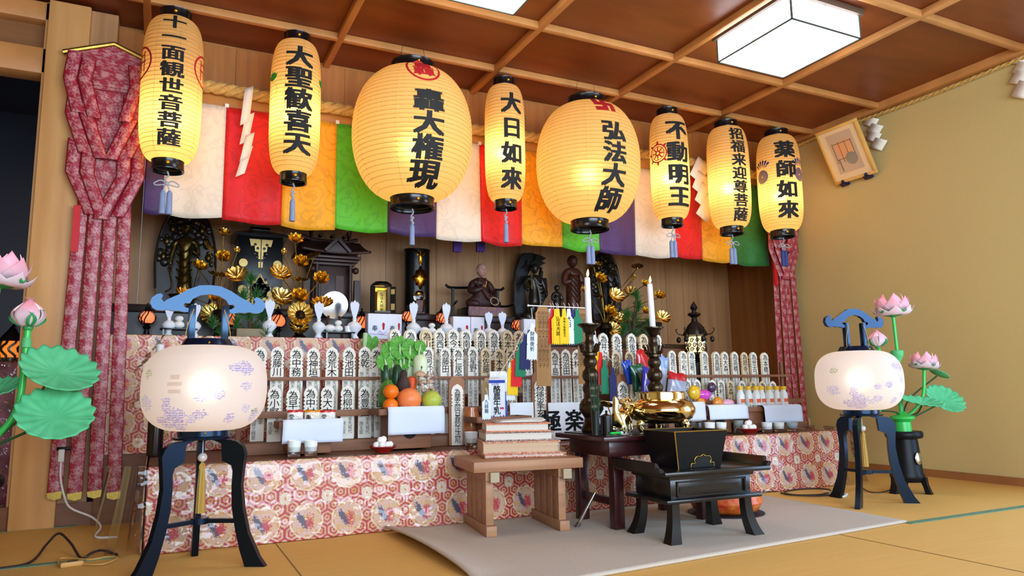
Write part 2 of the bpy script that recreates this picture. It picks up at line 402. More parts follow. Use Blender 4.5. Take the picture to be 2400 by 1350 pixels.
def rect(b, fn, x0, x1, z0, z1, mi, n=6):
    V = [fn(x0 + (x1 - x0) * i / n, z0 + (z1 - z0) * j / n) for j in range(n + 1) for i in range(n + 1)]
    b.add(V, [(j * (n + 1) + i, j * (n + 1) + i + 1, (j + 1) * (n + 1) + i + 1, (j + 1) * (n + 1) + i) for j in range(n) for i in range(n)], mi)
def x1_(b, on, z0, z1, r):
    for d in (-165, -15):
        f = on(d); zc = z0 + (z1 - z0) * .64; ring(b, f, 0, zc, .075, .01, 3)
        for k in (-.03, 0, .03): rect(b, f, k - .004, k + .004, zc - .05, zc + .05, 3)
        rect(b, f, -.04, .04, zc - .004, zc + .004, 3); rect(b, f, -.03, .03, zc + .03, zc + .037, 3)
def x2_(b, on, z0, z1, r):
    for d in (-162, -18):
        f = on(d); zc = z0 + (z1 - z0) * .66
        for k in range(5):
            a = PI / 2 + (k - 2) * .45; L_ = .05
            V = [f(-.006 * math.sin(a), zc + .006 * math.cos(a)), f(L_ * .6 * math.cos(a) - .012 * math.sin(a), zc + L_ * .6 * math.sin(a) + .012 * math.cos(a)), f(L_ * math.cos(a), zc + L_ * math.sin(a)), f(L_ * .6 * math.cos(a) + .012 * math.sin(a), zc + L_ * .6 * math.sin(a) - .012 * math.cos(a)), f(.006 * math.sin(a), zc - .006 * math.cos(a))]
            b.add(V, [(0, 1, 2, 3, 4)], 4)
        ring(b, f, 0, zc - .055, .04, .0022, 1)
def x3_(b, on, z0, z1, r):
    f = on(-95); zc = z0 + (z1 - z0) * .9; ring(b, f, 0, zc, .085, .012, 3)
    b.text('轟', 0, zc - .005, .115, 3, .03, f, cut=8)
def x5_(b, on, z0, z1, r):
    f = on(-96); zc = z0 + (z1 - z0) * .91; a = .055
    for (p, q, s_, t_) in ((-a, a, -.014, .014), (-.014, .014, -a, a), (-a, -a + .028, 0, a), (a - .028, a, -a, 0), (0, a, a - .028, a), (-a, 0, -a, -a + .028)): rect(b, f, p * 1.15, q * 1.15, zc + s_, zc + t_, 3)
def x6_(b, on, z0, z1, r):
    f = on(-163); zc = z0 + (z1 - z0) * .6; ring(b, f, 0, zc, .06, .008, 3); ring(b, f, 0, zc, .045, .004, 3); ring(b, f, 0, zc, .014, .008, 3)
    for k in range(8):
        a = k * PI / 4
        for (ra, rb, wd) in ((.014, .046, .005), (.06, .082, .008)):
            V = [f(ra * math.cos(a) - wd * math.sin(a) * s_, zc + ra * math.sin(a) + wd * math.cos(a) * s_) for s_ in (-1, 1)] + [f(rb * math.cos(a) - wd * .6 * math.sin(a) * s_, zc + rb * math.sin(a) + wd * .6 * math.cos(a) * s_) for s_ in (1, -1)]
            b.add(V, [(0, 1, 2, 3)], 3)
def x8_(b, on, z0, z1, r):
    for d in (-184, -75):
        f = on(d); zc = z0 + (z1 - z0) * .55
        for q in range(9):
            a = -.4 + q * .35; ring(b, f, .0, zc + .0, .008 + q * .005, .004, 5, 16)
        for k in range(6):
            a = PI / 2 + (k - 2.5) * .33
            V = [f(.03 * math.cos(a), zc + .045 + .02 * math.sin(a)), f(.075 * math.cos(a - .12), zc + .045 + .07 * math.sin(a - .12)), f(.085 * math.cos(a), zc + .045 + .08 * math.sin(a)), f(.075 * math.cos(a + .12), zc + .045 + .07 * math.sin(a + .12))]
            b.add(V, [(0, 1, 2, 3)], 5)
LN = 'long lit paper lantern '
lantern('paper_lantern', 'leftmost long paper lantern, eight black characters and red round crests', (411, 394), 30, 402, 66, (400, 220), '十一面観世音菩薩', .079, 1.03, -91, .92, 'bow', 'long', 2.6, x1_, .52, 34, .28, .036, 1.35)
lantern('paper_lantern', 'long paper lantern with green leafy radish crests, second from the left', (694, 690), 83, 430, 57, (692, 250), '大聖歓喜天', .117, .98, -91, .83, 'knot', 'long', 2.6, x2_, .52, 34, .42, .046, 1.2)
lantern('round_paper_lantern', 'larger round paper lantern with a red ring crest above its characters', (964, 970), 150, 490, 139, (965, 320), '轟大権現', .126, .95, -93, .61, 'knot', 'round', 3.3, x3_, .36, 30, .4, .046, 1.3, 3.58)
lantern('paper_lantern', 'long paper lantern without crest hanging between the two round lanterns', (1183, 1184), 188, 490, 47, (1183, 330), '大日如來', .132, 1.14, -94, .80, 'knot', 'long', 2.6, None, .55, 34, .4, .046, 1.0)
lantern('round_paper_lantern', 'round paper lantern with an angular solid red crest above its characters', (1373, 1383), 232, 540, 121, (1378, 385), '弘法大師', .132, .98, -92, .645, 'bow', 'round', 3.3, x5_, .36, 30, .4, .046, 1.2, 3.58)
lantern('paper_lantern', 'long paper lantern with a red wheel crest', (1571, 1568), 260, 530, 45, (1562, 400), '不動明王', .140, 1.06, -99, .81, 'bow', 'long', 2.6, x6_, .55, 34, .38, .046, 1.15)
lantern('paper_lantern', 'long paper lantern with small thin characters, second from the right end', (1697, 1719), 287, 550, 48, (1708, 420), '招福来迎尊菩薩', .092, 1.02, -101, .89, 'bow', 'long', 2.6, None, .55, 34, .38, .036, 1.2)
lantern('paper_lantern', 'rightmost long paper lantern with blue fan crests and a navy tassel', (1817, 1837), 308, 557, 49, (1828, 430), '薬師如來', .13, 1.12, -116, .805, 'bow', 'long', 2.6, x8_, .55, 34, .36, .046, 1.15)
# ------------------------------------------------------------------ five-coloured curtain
CU = {'white': '#e6d8c2', 'red': '#d8070f', 'yellow': '#eea512', 'green': '#4fb41c', 'purple': '#43285f', 'dgreen': '#226d2c'}
def damask(name, col, k=.86):
    m = M('curtain_' + name, col, .55, sheen=.2); nt = m.node_tree; N = nt.nodes; L = nt.links
    if 'dm' in N: return m
    tc = N['Texture Coordinate']; vo = N.new('ShaderNodeTexVoronoi'); vo.name = 'dm'; vo.inputs['Scale'].default_value = 5.5; vo.feature = 'F1'
    nz = N.new('ShaderNodeTexNoise'); nz.inputs['Scale'].default_value = 14; L.new(tc.outputs['Object'], nz.inputs['Vector'])
    mv = N.new('ShaderNodeVectorMath'); mv.operation = 'MULTIPLY_ADD'; mv.inputs[1].default_value = (.14,) * 3; L.new(nz.outputs['Color'], mv.inputs[0]); L.new(tc.outputs['Object'], mv.inputs[2]); L.new(mv.outputs[0], vo.inputs['Vector'])
    mt = N.new('ShaderNodeMath'); mt.operation = 'MULTIPLY'; mt.inputs[1].default_value = 26; L.new(vo.outputs['Distance'], mt.inputs[0])
    sn = N.new('ShaderNodeMath'); sn.operation = 'SINE'; L.new(mt.outputs[0], sn.inputs[0])
    rp = N.new('ShaderNodeValToRGB'); rp.color_ramp.elements[0].position = .55; rp.color_ramp.elements[1].position = .68
    c = lin(col); rp.color_ramp.elements[0].color = c; rp.color_ramp.elements[1].color = tuple(x * k for x in c[:3]) + (1,)
    L.new(sn.outputs[0], rp.inputs[0]); L.new(rp.outputs[0], N['Principled BSDF'].inputs['Base Color']); return m
t = thing('curtain', 'long curtain of coloured cloth panels hanging from the lintel behind the lanterns', 'curtain', (2, 3.965, 2.1))
seq = [(335, 380, 'purple'), (380, 520, 'white'), (520, 659, 'red'), (659, 785, 'yellow'), (785, 907, 'green'), (907, 1025, 'purple'), (1025, 1125, 'white'), (1125, 1225, 'red'), (1225, 1318, 'yellow'), (1318, 1403, 'green'), (1403, 1493, 'purple'), (1493, 1583, 'white'), (1583, 1650, 'red'), (1650, 1715, 'yellow'), (1715, 1800, 'dgreen')]
for k, (u0, u1, cn) in enumerate(seq):
    vb = 495 + (u0 - 340) * .08; x0 = at(u0, vb, 3.965).x; x1 = at(u1, vb, 3.965).x
    zb0 = at(u0, 500 + (u0 - 340) * .083 + (16 if k % 3 else 6), 3.965).z
    def fn(a, b_, x0=x0, x1=x1, k=k):
        x = x0 + (x1 - x0) * a; zb = 1.487 - .016 * math.sin(PI * a) * (1 if k % 2 else .6) + .008 * math.sin(k * 1.7)
        z = 2.105 + (zb - 2.105) * b_
        return (x - 2, .014 * b_ * math.sin(x * 13 + 1) + .008 * b_ * math.sin(x * 31), z - 2.1)
    MB().grid(fn, 14, 16).build('panel', damask(cn, CU[cn], .92 if cn == 'white' else .84), t, solid=.002)
    MB().box(x1 - 2 - .008, x1 - 2 + .012, -.006, 0, .0, .02).build('tab', M('tab_white', '#efe8dc', .8), t)
pt = thing('tassel_cloth', 'pair of purple fringed strips hanging below the curtain above the seated monk statue', 'tassel', at(1098, 560, 4.15))
for u in (1072, 1126):
    a = at(u, 548, 4.15); o = a - pt.location; wd = px(21, u, 570, 4.15) / 2; hh = px(44, u, 570, 4.15)
    b = MB()
    for q in range(6): b.box(o.x - wd + q * wd / 3, o.x - wd + q * wd / 3 + wd / 3.4, o.y - .01, o.y + .01, o.z - hh + .004 * (q % 2), 2.3 - pt.location.z)
    b.build('strip', M('purple_cloth', '#3a1266', .6), pt)

# ------------------------------------------------------------------ straw ropes and folded papers
straw = M('straw', '#d0aa62', .85, col2='#b48c48', vs=(60, 60, 60), bump=.5, bs=200)
def rope(name, pts, r, pitch, label, strands=3, fuzz=0):
    P = [Vector(p) for p in pts]; o0 = P[0].copy(); b = MB(); L_ = 0; pa = []
    for i, p in enumerate(P):
        if i: L_ += (p - P[i - 1]).length
        pa.append(L_)
    for s_ in range(strands):
        V = []
        for i, p in enumerate(P):
            t_ = (P[min(i + 1, len(P) - 1)] - P[max(0, i - 1)]).normalized(); u = t_.cross(Vector((0, 0, 1))).normalized(); q = u.cross(t_); a = 2 * PI * (pa[i] / pitch + s_ / strands)
            V.append(p - o0 + (u * math.cos(a) + q * math.sin(a)) * r * .5)
        b.tube(V, r * .56, 8)
    for k in range(fuzz):
        i = R.randrange(1, len(P) - 1); a = R.random() * 6.28; d = Vector((R.uniform(-.04, .04), math.cos(a) * r, math.sin(a) * r)); b.tube([P[i] - o0 + d * .7, P[i] - o0 + d * 1.15 + Vector((R.uniform(-.03, .03), 0, R.uniform(-.008, .008)))], .0007, 3)
    return tag(b.build(name, straw, loc=o0), label, 'rope')
rope('straw_rope', [(-.2 + k * .02, 3.945, 2.205 - .018 * math.sin(k * .03) - .00012 * k) for k in range(214)], .034, .17, 'thick twisted straw rope along the lintel above the curtain', fuzz=260)
rope('thin_rope', [(XR - .022, 3.93 - k * .025, 2.425 + .006 * math.sin(k * .1)) for k in range(150)], .014, .09, 'thin straw rope running along the top of the mustard wall', 2)
def shide(label, corners, wdt, name='paper_streamer', axis='x', off=0, curl=0):
    """zigzag of folded white paper, top to bottom; corners: (a, z) of each leaf's upper middle"""
    o = tag_o = None; b = MB(); c0 = corners[0]
    for k, (a, z, a2, z2) in enumerate(corners):
        for i in range(4):
            pass
        n = 6; V = []
        for i in range(n + 1):
            q = i / n
            for s_ in (-1, 1):
                aa = a + (a2 - a) * q + s_ * wdt / 2; zz = z + (z2 - z) * q + s_ * wdt * (.3 if curl else -.3); d = -.004 * k + curl * math.sin(PI * q) * (.012 if k % 2 else -.012)
                V.append(((aa - corners[0][0]), d + off, zz - corners[0][1]) if axis == 'x' else (d + off, -(aa - corners[0][0]), zz - corners[0][1]))
        b.add(V, [(2 * i, 2 * i + 1, 2 * i + 3, 2 * i + 2) for i in range(n)])
    return b, label, name
def put_shide(label, Y, pxs, wpx, curl=0, wall=False):
    cs = []
    for (u0, v0, u1, v1) in pxs:
        if wall:
            def pj(u, v):
                d = _ray(u, v); t_ = (XR - .02) / d[0]; return (-(d[1] * t_), CAMZ + d[2] * t_)
            p, q = pj(u0, v0), pj(u1, v1); cs.append((p[0], p[1], q[0], q[1]))
        else:
            p, q = at(u0, v0, Y), at(u1, v1, Y); cs.append((p.x, p.z, q.x, q.z))
    b, l, n = shide(label, cs, wpx, axis='y' if wall else 'x', curl=curl)
    loc = (XR - .02, -cs[0][0], cs[0][1]) if wall else (cs[0][0], Y, cs[0][1])
    o = b.build(n, M('shide_paper', '#f2ece0', .85), loc=loc, solid=.0015); return tag(o, l, 'paper streamer', 'folded white paper streamers')
put_shide('curled white zigzag paper in front of the red curtain panel, near the leftmost lantern', 3.89, [(584, 205, 573, 290), (586, 268, 572, 335), (586, 315, 572, 375), (582, 348, 562, 412)], .045, 1)
put_shide('white zigzag paper streamer beside the lantern with the wheel crest', 3.89, [(1650, 378, 1630, 420), (1650, 410, 1635, 450), (1657, 437, 1640, 480), (1668, 465, 1642, 512)], .10)
put_shide('white zigzag paper streamer on the wall next to the tilted picture', 0, [(2047, 276, 2036, 296), (2058, 292, 2045, 314), (2055, 310, 2044, 331), (2069, 326, 2055, 350)], .085, wall=True)
put_shide('white zigzag paper streamer cut by the right edge of the photo', 0, [(2400, 124, 2388, 150), (2408, 146, 2392, 174), (2404, 168, 2386, 198), (2412, 192, 2392, 230)], .085, wall=True)

# ------------------------------------------------------------------ tilted picture
t = thing('framed_picture', 'picture in a pale wooden frame tilted forward from the mustard wall', 'picture', (4.365, 3.335, 2.02))
T = Matrix.Rotation(-math.atan2(.18, .365), 4, 'Y') @ Matrix.Rotation(-PI / 2, 4, 'Z')        # x: along the wall, y: outwards, z: up
fw = .335; fh = .405; b = MB(); gd = M('frame_wood', '#e0b060', .35, var=.15)
T = Matrix.Rotation(-math.atan2(.18, .365), 4, 'Y')
for (y0, y1, z0, z1) in ((-fw / 2, fw / 2, 0, .022), (-fw / 2, fw / 2, fh - .022, fh), (-fw / 2, -fw / 2 + .022, .022, fh - .022), (fw / 2 - .022, fw / 2, .022, fh - .022)): b.box(-.012, .012, y0, y1, z0, z1, T=T, b=.003)
b.build('frame', gd, t)
MB().box(-.004, .003, -fw / 2 + .02, fw / 2 - .02, .02, fh - .02, T=T).build('mount', M('mount_cream', '#e2c79a', .7), t)
b = MB().box(-.006, -.004, -.10, .10, .065, fh - .05, T=T)
b.prism([(.07, .27), (.02, .30), (-.07, .285), (-.06, .17), (.05, .16)], -.0072, -.006, 'x', 1, T)
b.lathe([(0, 0), (.045, 0), (.045, .001), (0, .001)], 28, 2, T @ Matrix.Translation((-.0085, -.035, .155)) @ Matrix.Rotation(PI / 2, 4, 'Y'))
for q in range(4): b.box(-.0078, -.0072, .075 - q * .05, .079 - q * .05, .14, .29, 3, T)
for z in (.165, .28): b.box(-.0078, -.0072, -.075, .078, z, z + .004, 3, T)
b.box(-.0078, -.0072, .06, .066, .08, .17, 3, T)
b.build('print', [M('print_beige', '#c4a98c', .8), M('print_orange', '#dd9f6c', .8), M('print_grey', '#8d8577', .8), M('print_dark', '#6a5a48', .8)], t)
for y in (-.09, .1): MB().prism([(-.03, -.012), (.01, .015), (.035, -.01), (.0, -.028)], y - .022, y + .022, 'y').ball((-.018, y, .006), .012, 10).build('bracket', M('bracket_navy', '#171a3a', .4), t)

# ------------------------------------------------------------------ red brocade banners
def floral(x, z, a=(.33, .012, .035), c=(.50, .22, .22), sc=.055):
    i = math.floor(z / sc); xo = (i % 2) * .5 * sc; dx = ((x + xo) / sc - math.floor((x + xo) / sc) - .5) * sc; dz = (z / sc - i - .5) * sc; r = math.hypot(dx, dz) / sc; an = math.atan2(dz, dx)
    if r < .29 * (1 + .1 * math.cos(10 * an)): return c if r > .06 and (r < .2 or r > .225) else a
    s_ = math.sin(x * 190 + 3 * math.sin(z * 120)) * math.sin(z * 170 + 3 * math.sin(x * 140 + 1))
    return tuple(q * .8 for q in c) if s_ > .3 else a
redbro = M('red_brocade', '#900010', .4, attr=True, spec=.6)
redpl = M('red_hem', '#7d0714', .5)
def strip(t, name, quad, depth=0, n=(8, 26), pleat=0, plain=False, bulge=0):
    """cloth piece between two edges: quad = (xl, xr, z) at top, ..., at the bottom"""
    K = len(quad) - 1
    def fn(a, b_):
        q = min(b_ * K, K - 1e-6); i = int(q); f_ = q - i; A, B = quad[i], quad[i + 1]
        xl = A[0] + (B[0] - A[0]) * f_; xr = A[1] + (B[1] - A[1]) * f_; z = A[2] + (B[2] - A[2]) * f_
        return (xl + (xr - xl) * a, -depth - bulge * math.sin(PI * a) - pleat * .5 * (1 + math.sin(a * PI * 4)), z)
    cf = (lambda a, b_: (.26, .008, .025)) if plain else (lambda a, b_: (.26, .006, .02) if a < .07 or a > .93 else floral(*(lambda p: (p[0], p[2]))(fn(a, b_))))
    n = (max(6, int(abs(quad[0][1] - quad[0][0]) / .004)), max(8, int((quad[0][2] - quad[-1][2]) / .004))) if not plain else n
    return MB().grid(fn, *n, cf=cf).build(name, redbro, t, solid=.003)
def banner(label, u0, v0, Y, xs, zs, sx, seed):
    rr = random.Random(seed); t = thing('temple_banner', label, 'banner', (xs, Y, 0), 0, 'red brocade banners')
    z = zs
    strip(t, 'head', [(-.05 * sx, .05 * sx, z[0]), (-.15 * sx, .15 * sx, z[0] - .055), (-.115 * sx, .115 * sx, z[1])], .012)
    MB().tube([(-.175 * sx, -.012, z[0] - .07), (-.09 * sx, -.014, z[0] - .03), (0, -.014, z[0] + .012), (.09 * sx, -.014, z[0] - .03), (.175 * sx, -.012, z[0] - .07)], .012, 8).build('top_rod', M('banner_gold', '#b89a4a', .4, 1, var=.3, vs=(60, 60, 60)), t)
    strip(t, 'body', [(-.105 * sx, .105 * sx, z[1] + .03), (-.095 * sx, .1 * sx, z[2]), (-.085 * sx, .095 * sx, z[3])], .006)
    for zz in (z[1] - .02, z[2], z[3]): MB().box(-.1 * sx, .1 * sx, -.011, -.008, zz - .003, zz + .003).build('binding', redpl, t)
    for s_ in (-1, 1):                                   # hanging flaps at both sides, in three tiers
        for k, (za, ln) in enumerate(((z[0] - .07, .30), (z[1] - .01, .34), (z[2] + .03, .36))):
            xo = (.155, .145, .135)[k] * sx
            for q in range(2):
                xi = xo - q * .05 * sx; e = .012 * rr.uniform(-1, 1)
                A = sorted((s_ * xi, s_ * (xi - .05 * sx))); m_ = -s_ * (.03 + .02 * k) * sx
                strip(t, 'flap', [(A[0], A[1], za - q * .03), (A[0] + m_ * .2 + s_ * .02, A[1] + m_ * .2 + s_ * .02, za - ln * .45), (A[0] + m_ + e, A[1] + m_ + e, za - ln - q * .02)], .018 + .012 * (2 - k) + .01 * q, bulge=.01)
    for k in range(4):                                   # long tails with gold tips
        x0 = (-.098 + k * .05) * sx; fl = (k - 1.5) * .014 * sx; zb = z[4] + .012 * rr.uniform(-1, 1)
        strip(t, 'tail', [(x0, x0 + .046 * sx, z[3] + .01), (x0 + fl, x0 + fl + .048 * sx, zb)], .004 + .006 * (k % 2), bulge=.006)
        MB().prism([(x0 + fl, zb), (x0 + fl + .048 * sx, zb + .006), (x0 + fl + .046 * sx, zb - .025), (x0 + fl + .024 * sx, zb - .032), (x0 + fl + .003, zb - .022)], -.018, -.010).build('gold_tip', MATS['banner_gold'], t)
    MB().box(-.1 * sx, -.075 * sx, -.02, -.008, z[3] - .2, z[3] + .02).build('red_ribbon', M('red_plain', '#c10a14', .5), t)
    return t
banner('red brocade banner with silver flower pattern hanging left of the altar', 0, 0, 3.83, -.275, (2.27, 2.06, 1.75, 1.44, .15), 1.2, 3)
banner('red brocade banner hanging in the right corner behind the rightmost lantern', 0, 0, 3.9, 4.2, (2.24, 1.95, 1.72, 1.52, .3), 1.12, 5)
# ------------------------------------------------------------------ altar tables under brocade
def _nz(x, y): return math.sin(x * 1.7 + 2.1 * math.sin(y * 1.3)) * math.sin(y * 2.3 + 1.7 * math.sin(x * 1.9 + .5))
def brocade(x, z):
    px_, pz = .168, .182
    i = math.floor(x / px_); j = math.floor(z / pz); dx = x - (i + .5) * px_; dz = z - (j + .5) * pz; r = math.hypot(dx, dz); an = math.atan2(dz, dx)
    g = _nz(x * 40, z * 40); red = (.44, .018, .04); cream = (.62, .36, .19); goldc = (.58, .27, .05)
    if r < .066 * (1 + .05 * math.cos(9 * an)):          # medallions with a bird and blossoms
        if r > .061: return (.74, .6, .42)
        if r > .055 and math.cos(9 * an + 1.2) > .2: return goldc
        k = _nz(dx * 150 + i * 3, dz * 150 + j * 5)
        if ((dx + .016 + .5 * dz) / .014) ** 2 + ((dz - .004) / .034) ** 2 + .7 * k < .9: return (.09, .08, .12)
        if ((dx - .014) / .02) ** 2 + ((dz + .004) / .03) ** 2 - .9 * k < .75: return (.50, .05, .07)
        if k < -.45: return (.66, .36, .06)
        return (.64, .42, .36) if k > 0 else (.62, .40, .24)
    ex = x - round(x / px_) * px_; ez = z - (math.floor(z / pz) + 1.0 * (z / pz - math.floor(z / pz) > .5)) * pz; rd = math.hypot(ex, ez); a2 = math.atan2(ez, ex)
    if rd < .023 * (1 + .08 * math.cos(14 * a2)): return goldc if rd < .005 else ((.76, .66, .52) if math.cos(14 * a2) > -.5 else (.6, .42, .25))
    s_ = .056; xx = x / s_; zz = z / s_; q = math.sqrt(3)
    def hx(a, b_):
        a -= math.floor(a + .5); b_ -= math.floor(b_ / q + .5) * q; return a, b_
    A = hx(xx, zz); B = hx(xx - .5, zz - q / 2)
    if A[0] ** 2 + A[1] ** 2 > B[0] ** 2 + B[1] ** 2: A = B
    d = max(abs(A[0]), abs(A[0]) * .5 + abs(A[1]) * q / 2)
    if d > .425 or .19 < d < .30: return red
    if d < .07: return red
    if d < .19: return cream if g > -.2 else goldc
    return (.66, .42, .26) if g > 0 else (.60, .32, .13)
brom = M('brocade', '#cc8866', .42, attr=True, spec=.5)
def clear_sheet(name='vinyl', rough=.06, k=.9, bs=14, bump=.5):
    if name in MATS: return MATS[name]
    m = bpy.data.materials.new(name); m.use_nodes = True; N = m.node_tree.nodes; L = m.node_tree.links; N.remove(N['Principled BSDF'])
    t = N.new('ShaderNodeBsdfTransparent'); g = N.new('ShaderNodeBsdfGlossy'); g.inputs['Roughness'].default_value = rough; f = N.new('ShaderNodeFresnel'); f.inputs[0].default_value = 1.5
    tc = N.new('ShaderNodeTexCoord'); n2 = N.new('ShaderNodeTexNoise'); n2.inputs['Scale'].default_value = bs; L.new(tc.outputs['Object'], n2.inputs['Vector'])
    bp = N.new('ShaderNodeBump'); bp.inputs['Strength'].default_value = bump; bp.inputs['Distance'].default_value = .02; L.new(n2.outputs['Fac'], bp.inputs['Height'])
    L.new(bp.outputs[0], g.inputs['Normal']); L.new(bp.outputs[0], f.inputs['Normal'])
    ad = N.new('ShaderNodeMath'); ad.operation = 'MULTIPLY'; ad.inputs[1].default_value = k; L.new(f.outputs[0], ad.inputs[0])
    mx = N.new('ShaderNodeMixShader'); L.new(ad.outputs[0], mx.inputs[0]); L.new(t.outputs[0], mx.inputs[1]); L.new(g.outputs[0], mx.inputs[2]); L.new(mx.outputs[0], N['Material Output'].inputs[0]); MATS[name] = m; return m
vinyl = clear_sheet()
TZ = .312
t = thing('altar_table', 'long low altar table wrapped in red and gold brocade under clear plastic', 'altar table', (-.02, 3.05, 0))
AX = 3.66
MB().box(0, AX, .0, .77, TZ - .03, TZ - .004, b=.004).build('table_top', dkwood, t)
for x in (.04, AX - .08):
    for y in (.06, .68): MB().box(x, x + .06, y, y + .06, 0, TZ - .03).build('leg', dkwood, t)
def fcl(a, b_):
    x = a * AX; z = TZ * (1 - b_) + .002; ripple = .006 * b_ * math.sin(x * 9) + .004 * b_ * math.sin(x * 23 + 2)
    lift = .03 * max(0, (x - 2.6)) * b_ * math.sin(x * 5)
    return (x, -.006 + ripple - .02 * b_ * (.5 + .5 * math.sin(x * 2.2)), z + max(0, lift))
MB().grid(fcl, 1060, 100, cf=lambda a, b_: brocade(a * AX * 1.02, TZ * (1 - b_) + .02)).build('front_cloth', brom, t, solid=.002)
def scl(a, b_): return (-.008 - .012 * b_ * math.sin(a * 9), a * .76, TZ * (1 - b_) + .002)
MB().grid(scl, 230, 90, cf=lambda a, b_: brocade(a * .86 + .4, TZ * (1 - b_) + .02)).build('side_cloth', brom, t, solid=.002)
def scr(a, b_): return (AX + .008 + .03 * b_ * (1 + math.sin(a * 7)), a * .76, TZ * (1 - b_) + .002)
MB().grid(scr, 230, 90, cf=lambda a, b_: brocade(a * .86 + .1, TZ * (1 - b_) + .02)).build('side_cloth', brom, t, solid=.002)
def vin(a, b_):
    x = -.03 + a * (AX + .06); s_ = b_ * .36; y = -.018 - .008 * math.sin(x * 7) * b_ - .03 * b_ * (.5 + .5 * math.sin(x * 2.2)); z = TZ + .006 - max(0, s_ - .05)
    if s_ < .05: y = .03 - s_; z = TZ + .004
    return (x, y, max(z, .004))
MB().grid(vin, 200, 24).build('plastic_cover', vinyl, t)
# crumpled clear plastic at both ends of the table
glints = clear_sheet('film_glints', .13, 1.0, 26, .9)
def crumple(name, label, x0, x1, y0, y1, z0, z1, seed, amp=.03):
    rr = random.Random(seed); ph = [rr.uniform(0, 6) for _ in range(8)]
    def fn(a, b_):
        u = a * 9; v = b_ * 7
        d = amp * (abs(math.sin(u * .9 + 1.3 * math.sin(v * .8 + ph[0]) + ph[1])) + .7 * abs(math.sin(v * 1.3 + 1.1 * math.sin(u * 1.1 + ph[2]) + ph[3])) + .4 * abs(math.sin(u * 2.3 + v * 1.9 + ph[4])))
        q = a; x = x0 + (x1 - x0) * q; y = y0 + (y1 - y0) * q
        return (x - x0 - d * (1 if x1 < x0 + .2 else .2), y - y0 - d * .6, z1 + (z0 - z1) * b_ - z0 + .02 * b_ * math.sin(u))
    return tag(MB().grid(fn, 90, 60).build(name, glints, loc=(x0, y0, z0)), label, 'plastic sheet')
tag(MB().grid(lambda a, b_: (-.16 + .135 * a - .03 * b_ * (1 - a), 3.06 - .03 * math.sin(PI * a) - .012 * math.sin(a * 11 + b_ * 2) + .05 * (1 - a), .32 - .315 * b_), 40, 30).build('plastic_sheet', clear_sheet('film_soft', .12, .45, 6, .12)), 'clear plastic sheet hanging down beside the left end of the altar', 'plastic sheet')
crumple('plastic_sheet', 'crumpled clear plastic over the brocade above the left end of the altar table', -.10, .42, 3.80, 3.79, .34, .86, 2, .03)
tag(MB().grid(lambda a, b_: (3.735 + .012 * math.sin(a * 22) * (.4 + b_) + .10 * b_ ** 1.5, 3.02 + a * .6, .33 - .325 * b_), 70, 30).build('plastic_sheet', vinyl), 'clear plastic sheet hanging down at the right end of the altar', 'plastic sheet')
# second tier
t = thing('altar_shelf', 'higher altar shelf with a brocade front behind the memorial slats', 'altar shelf', (-.24, 3.84, 0))
SW = 3.42; S2 = .865
MB().box(0, SW, .0, .43, S2 - .03, S2, b=.004).build('shelf_top', M('shelf_dark', '#2a1a14', .35), t)
MB().grid(lambda a, b_: (a * 1.6, -.008 + .006 * math.sin(a * 40) * b_, S2 - .002 - b_ * (S2 - TZ)), 420, 140, cf=lambda a, b_: brocade(a * 1.6, S2 - b_ * .55)).build('front_cloth', brom, t, solid=.002)
MB().box(1.6, SW, 0, .03, TZ, S2 - .03).build('front_board', dkwood, t)
MB().box(0, .21, .0, .025, 0, TZ + .002, b=.002).build('lower_board', dkwood, t)
for x in (.02, SW - .08): MB().box(x, x + .06, .05, .11, 0, S2 - .03).build('leg', dkwood, t)
t = thing('statue_platform', 'dark raised platform carrying the statues along the back wall', 'platform', (-.26, 4.28, 0))
MB().box(0, 3.6, 0, .4, 1.02, 1.06, b=.004).build('platform_top', M('platform_dark', '#241612', .35), t)
MB().box(0, 3.6, .03, .06, 0, 1.02).build('front_board', MATS['platform_dark'], t)

# ------------------------------------------------------------------ racks for the memorial slats
railm = M('rail_wood', '#8e6145', .6, col2='#7a5038', vs=(4, 40, 40))
def rack(label, x0, x1, zs, nst, base=True, name='slat_rack'):
    t = thing(name, label, 'slat rack', ((x0 + x1) / 2, 3.46, TZ - .003), 0, 'wooden lattice racks of memorial slats'); hx = (x1 - x0) / 2; z0 = TZ - .003
    MB().box(-hx, hx, -.06, .2, 0, .05, b=.003).build('base', railm, t)
    for z, y, h in zs: MB().box(-hx, hx, y - 3.46 - .008, y - 3.46 + .006, z - z0 - h / 2, z - z0 + h / 2, b=.002).build('rail', railm, t)
    for k in range(nst + 1):
        x = -hx + .01 + (2 * hx - .02) * k / nst; MB().box(x - .01, x + .01, .105, .125, .05, .43, b=.002).build('upright', railm, t)
    if nst == 13: MB().box(-hx, hx, .15, .22, .232, .247, b=.002).build('shelf', railm, t); [MB().box(x - .012, x + .012, .16, .19, .05, .232).build('upright', railm, t) for x in (-hx + .02, 0, hx - .02)]
    return t
xa = at(560, 960, 3.46).x; xb = at(895, 960, 3.46).x; xc = at(1030, 960, 3.46).x; xd = at(1548, 960, 3.46).x; xe = at(1570, 940, 3.46).x; xf = at(1870, 940, 3.46).x
ZS = [(.483, 3.425, .03), (.645, 3.505, .016)]
rack('wooden lattice rack of white slats left of the vegetables', xa, xb, ZS, 7)
rack('wooden lattice rack of white slats behind the milk carton', xb + .01, xd, ZS, 13)
rack('wooden lattice rack of white slats behind the bottles on the right', xe, xf, ZS, 8)

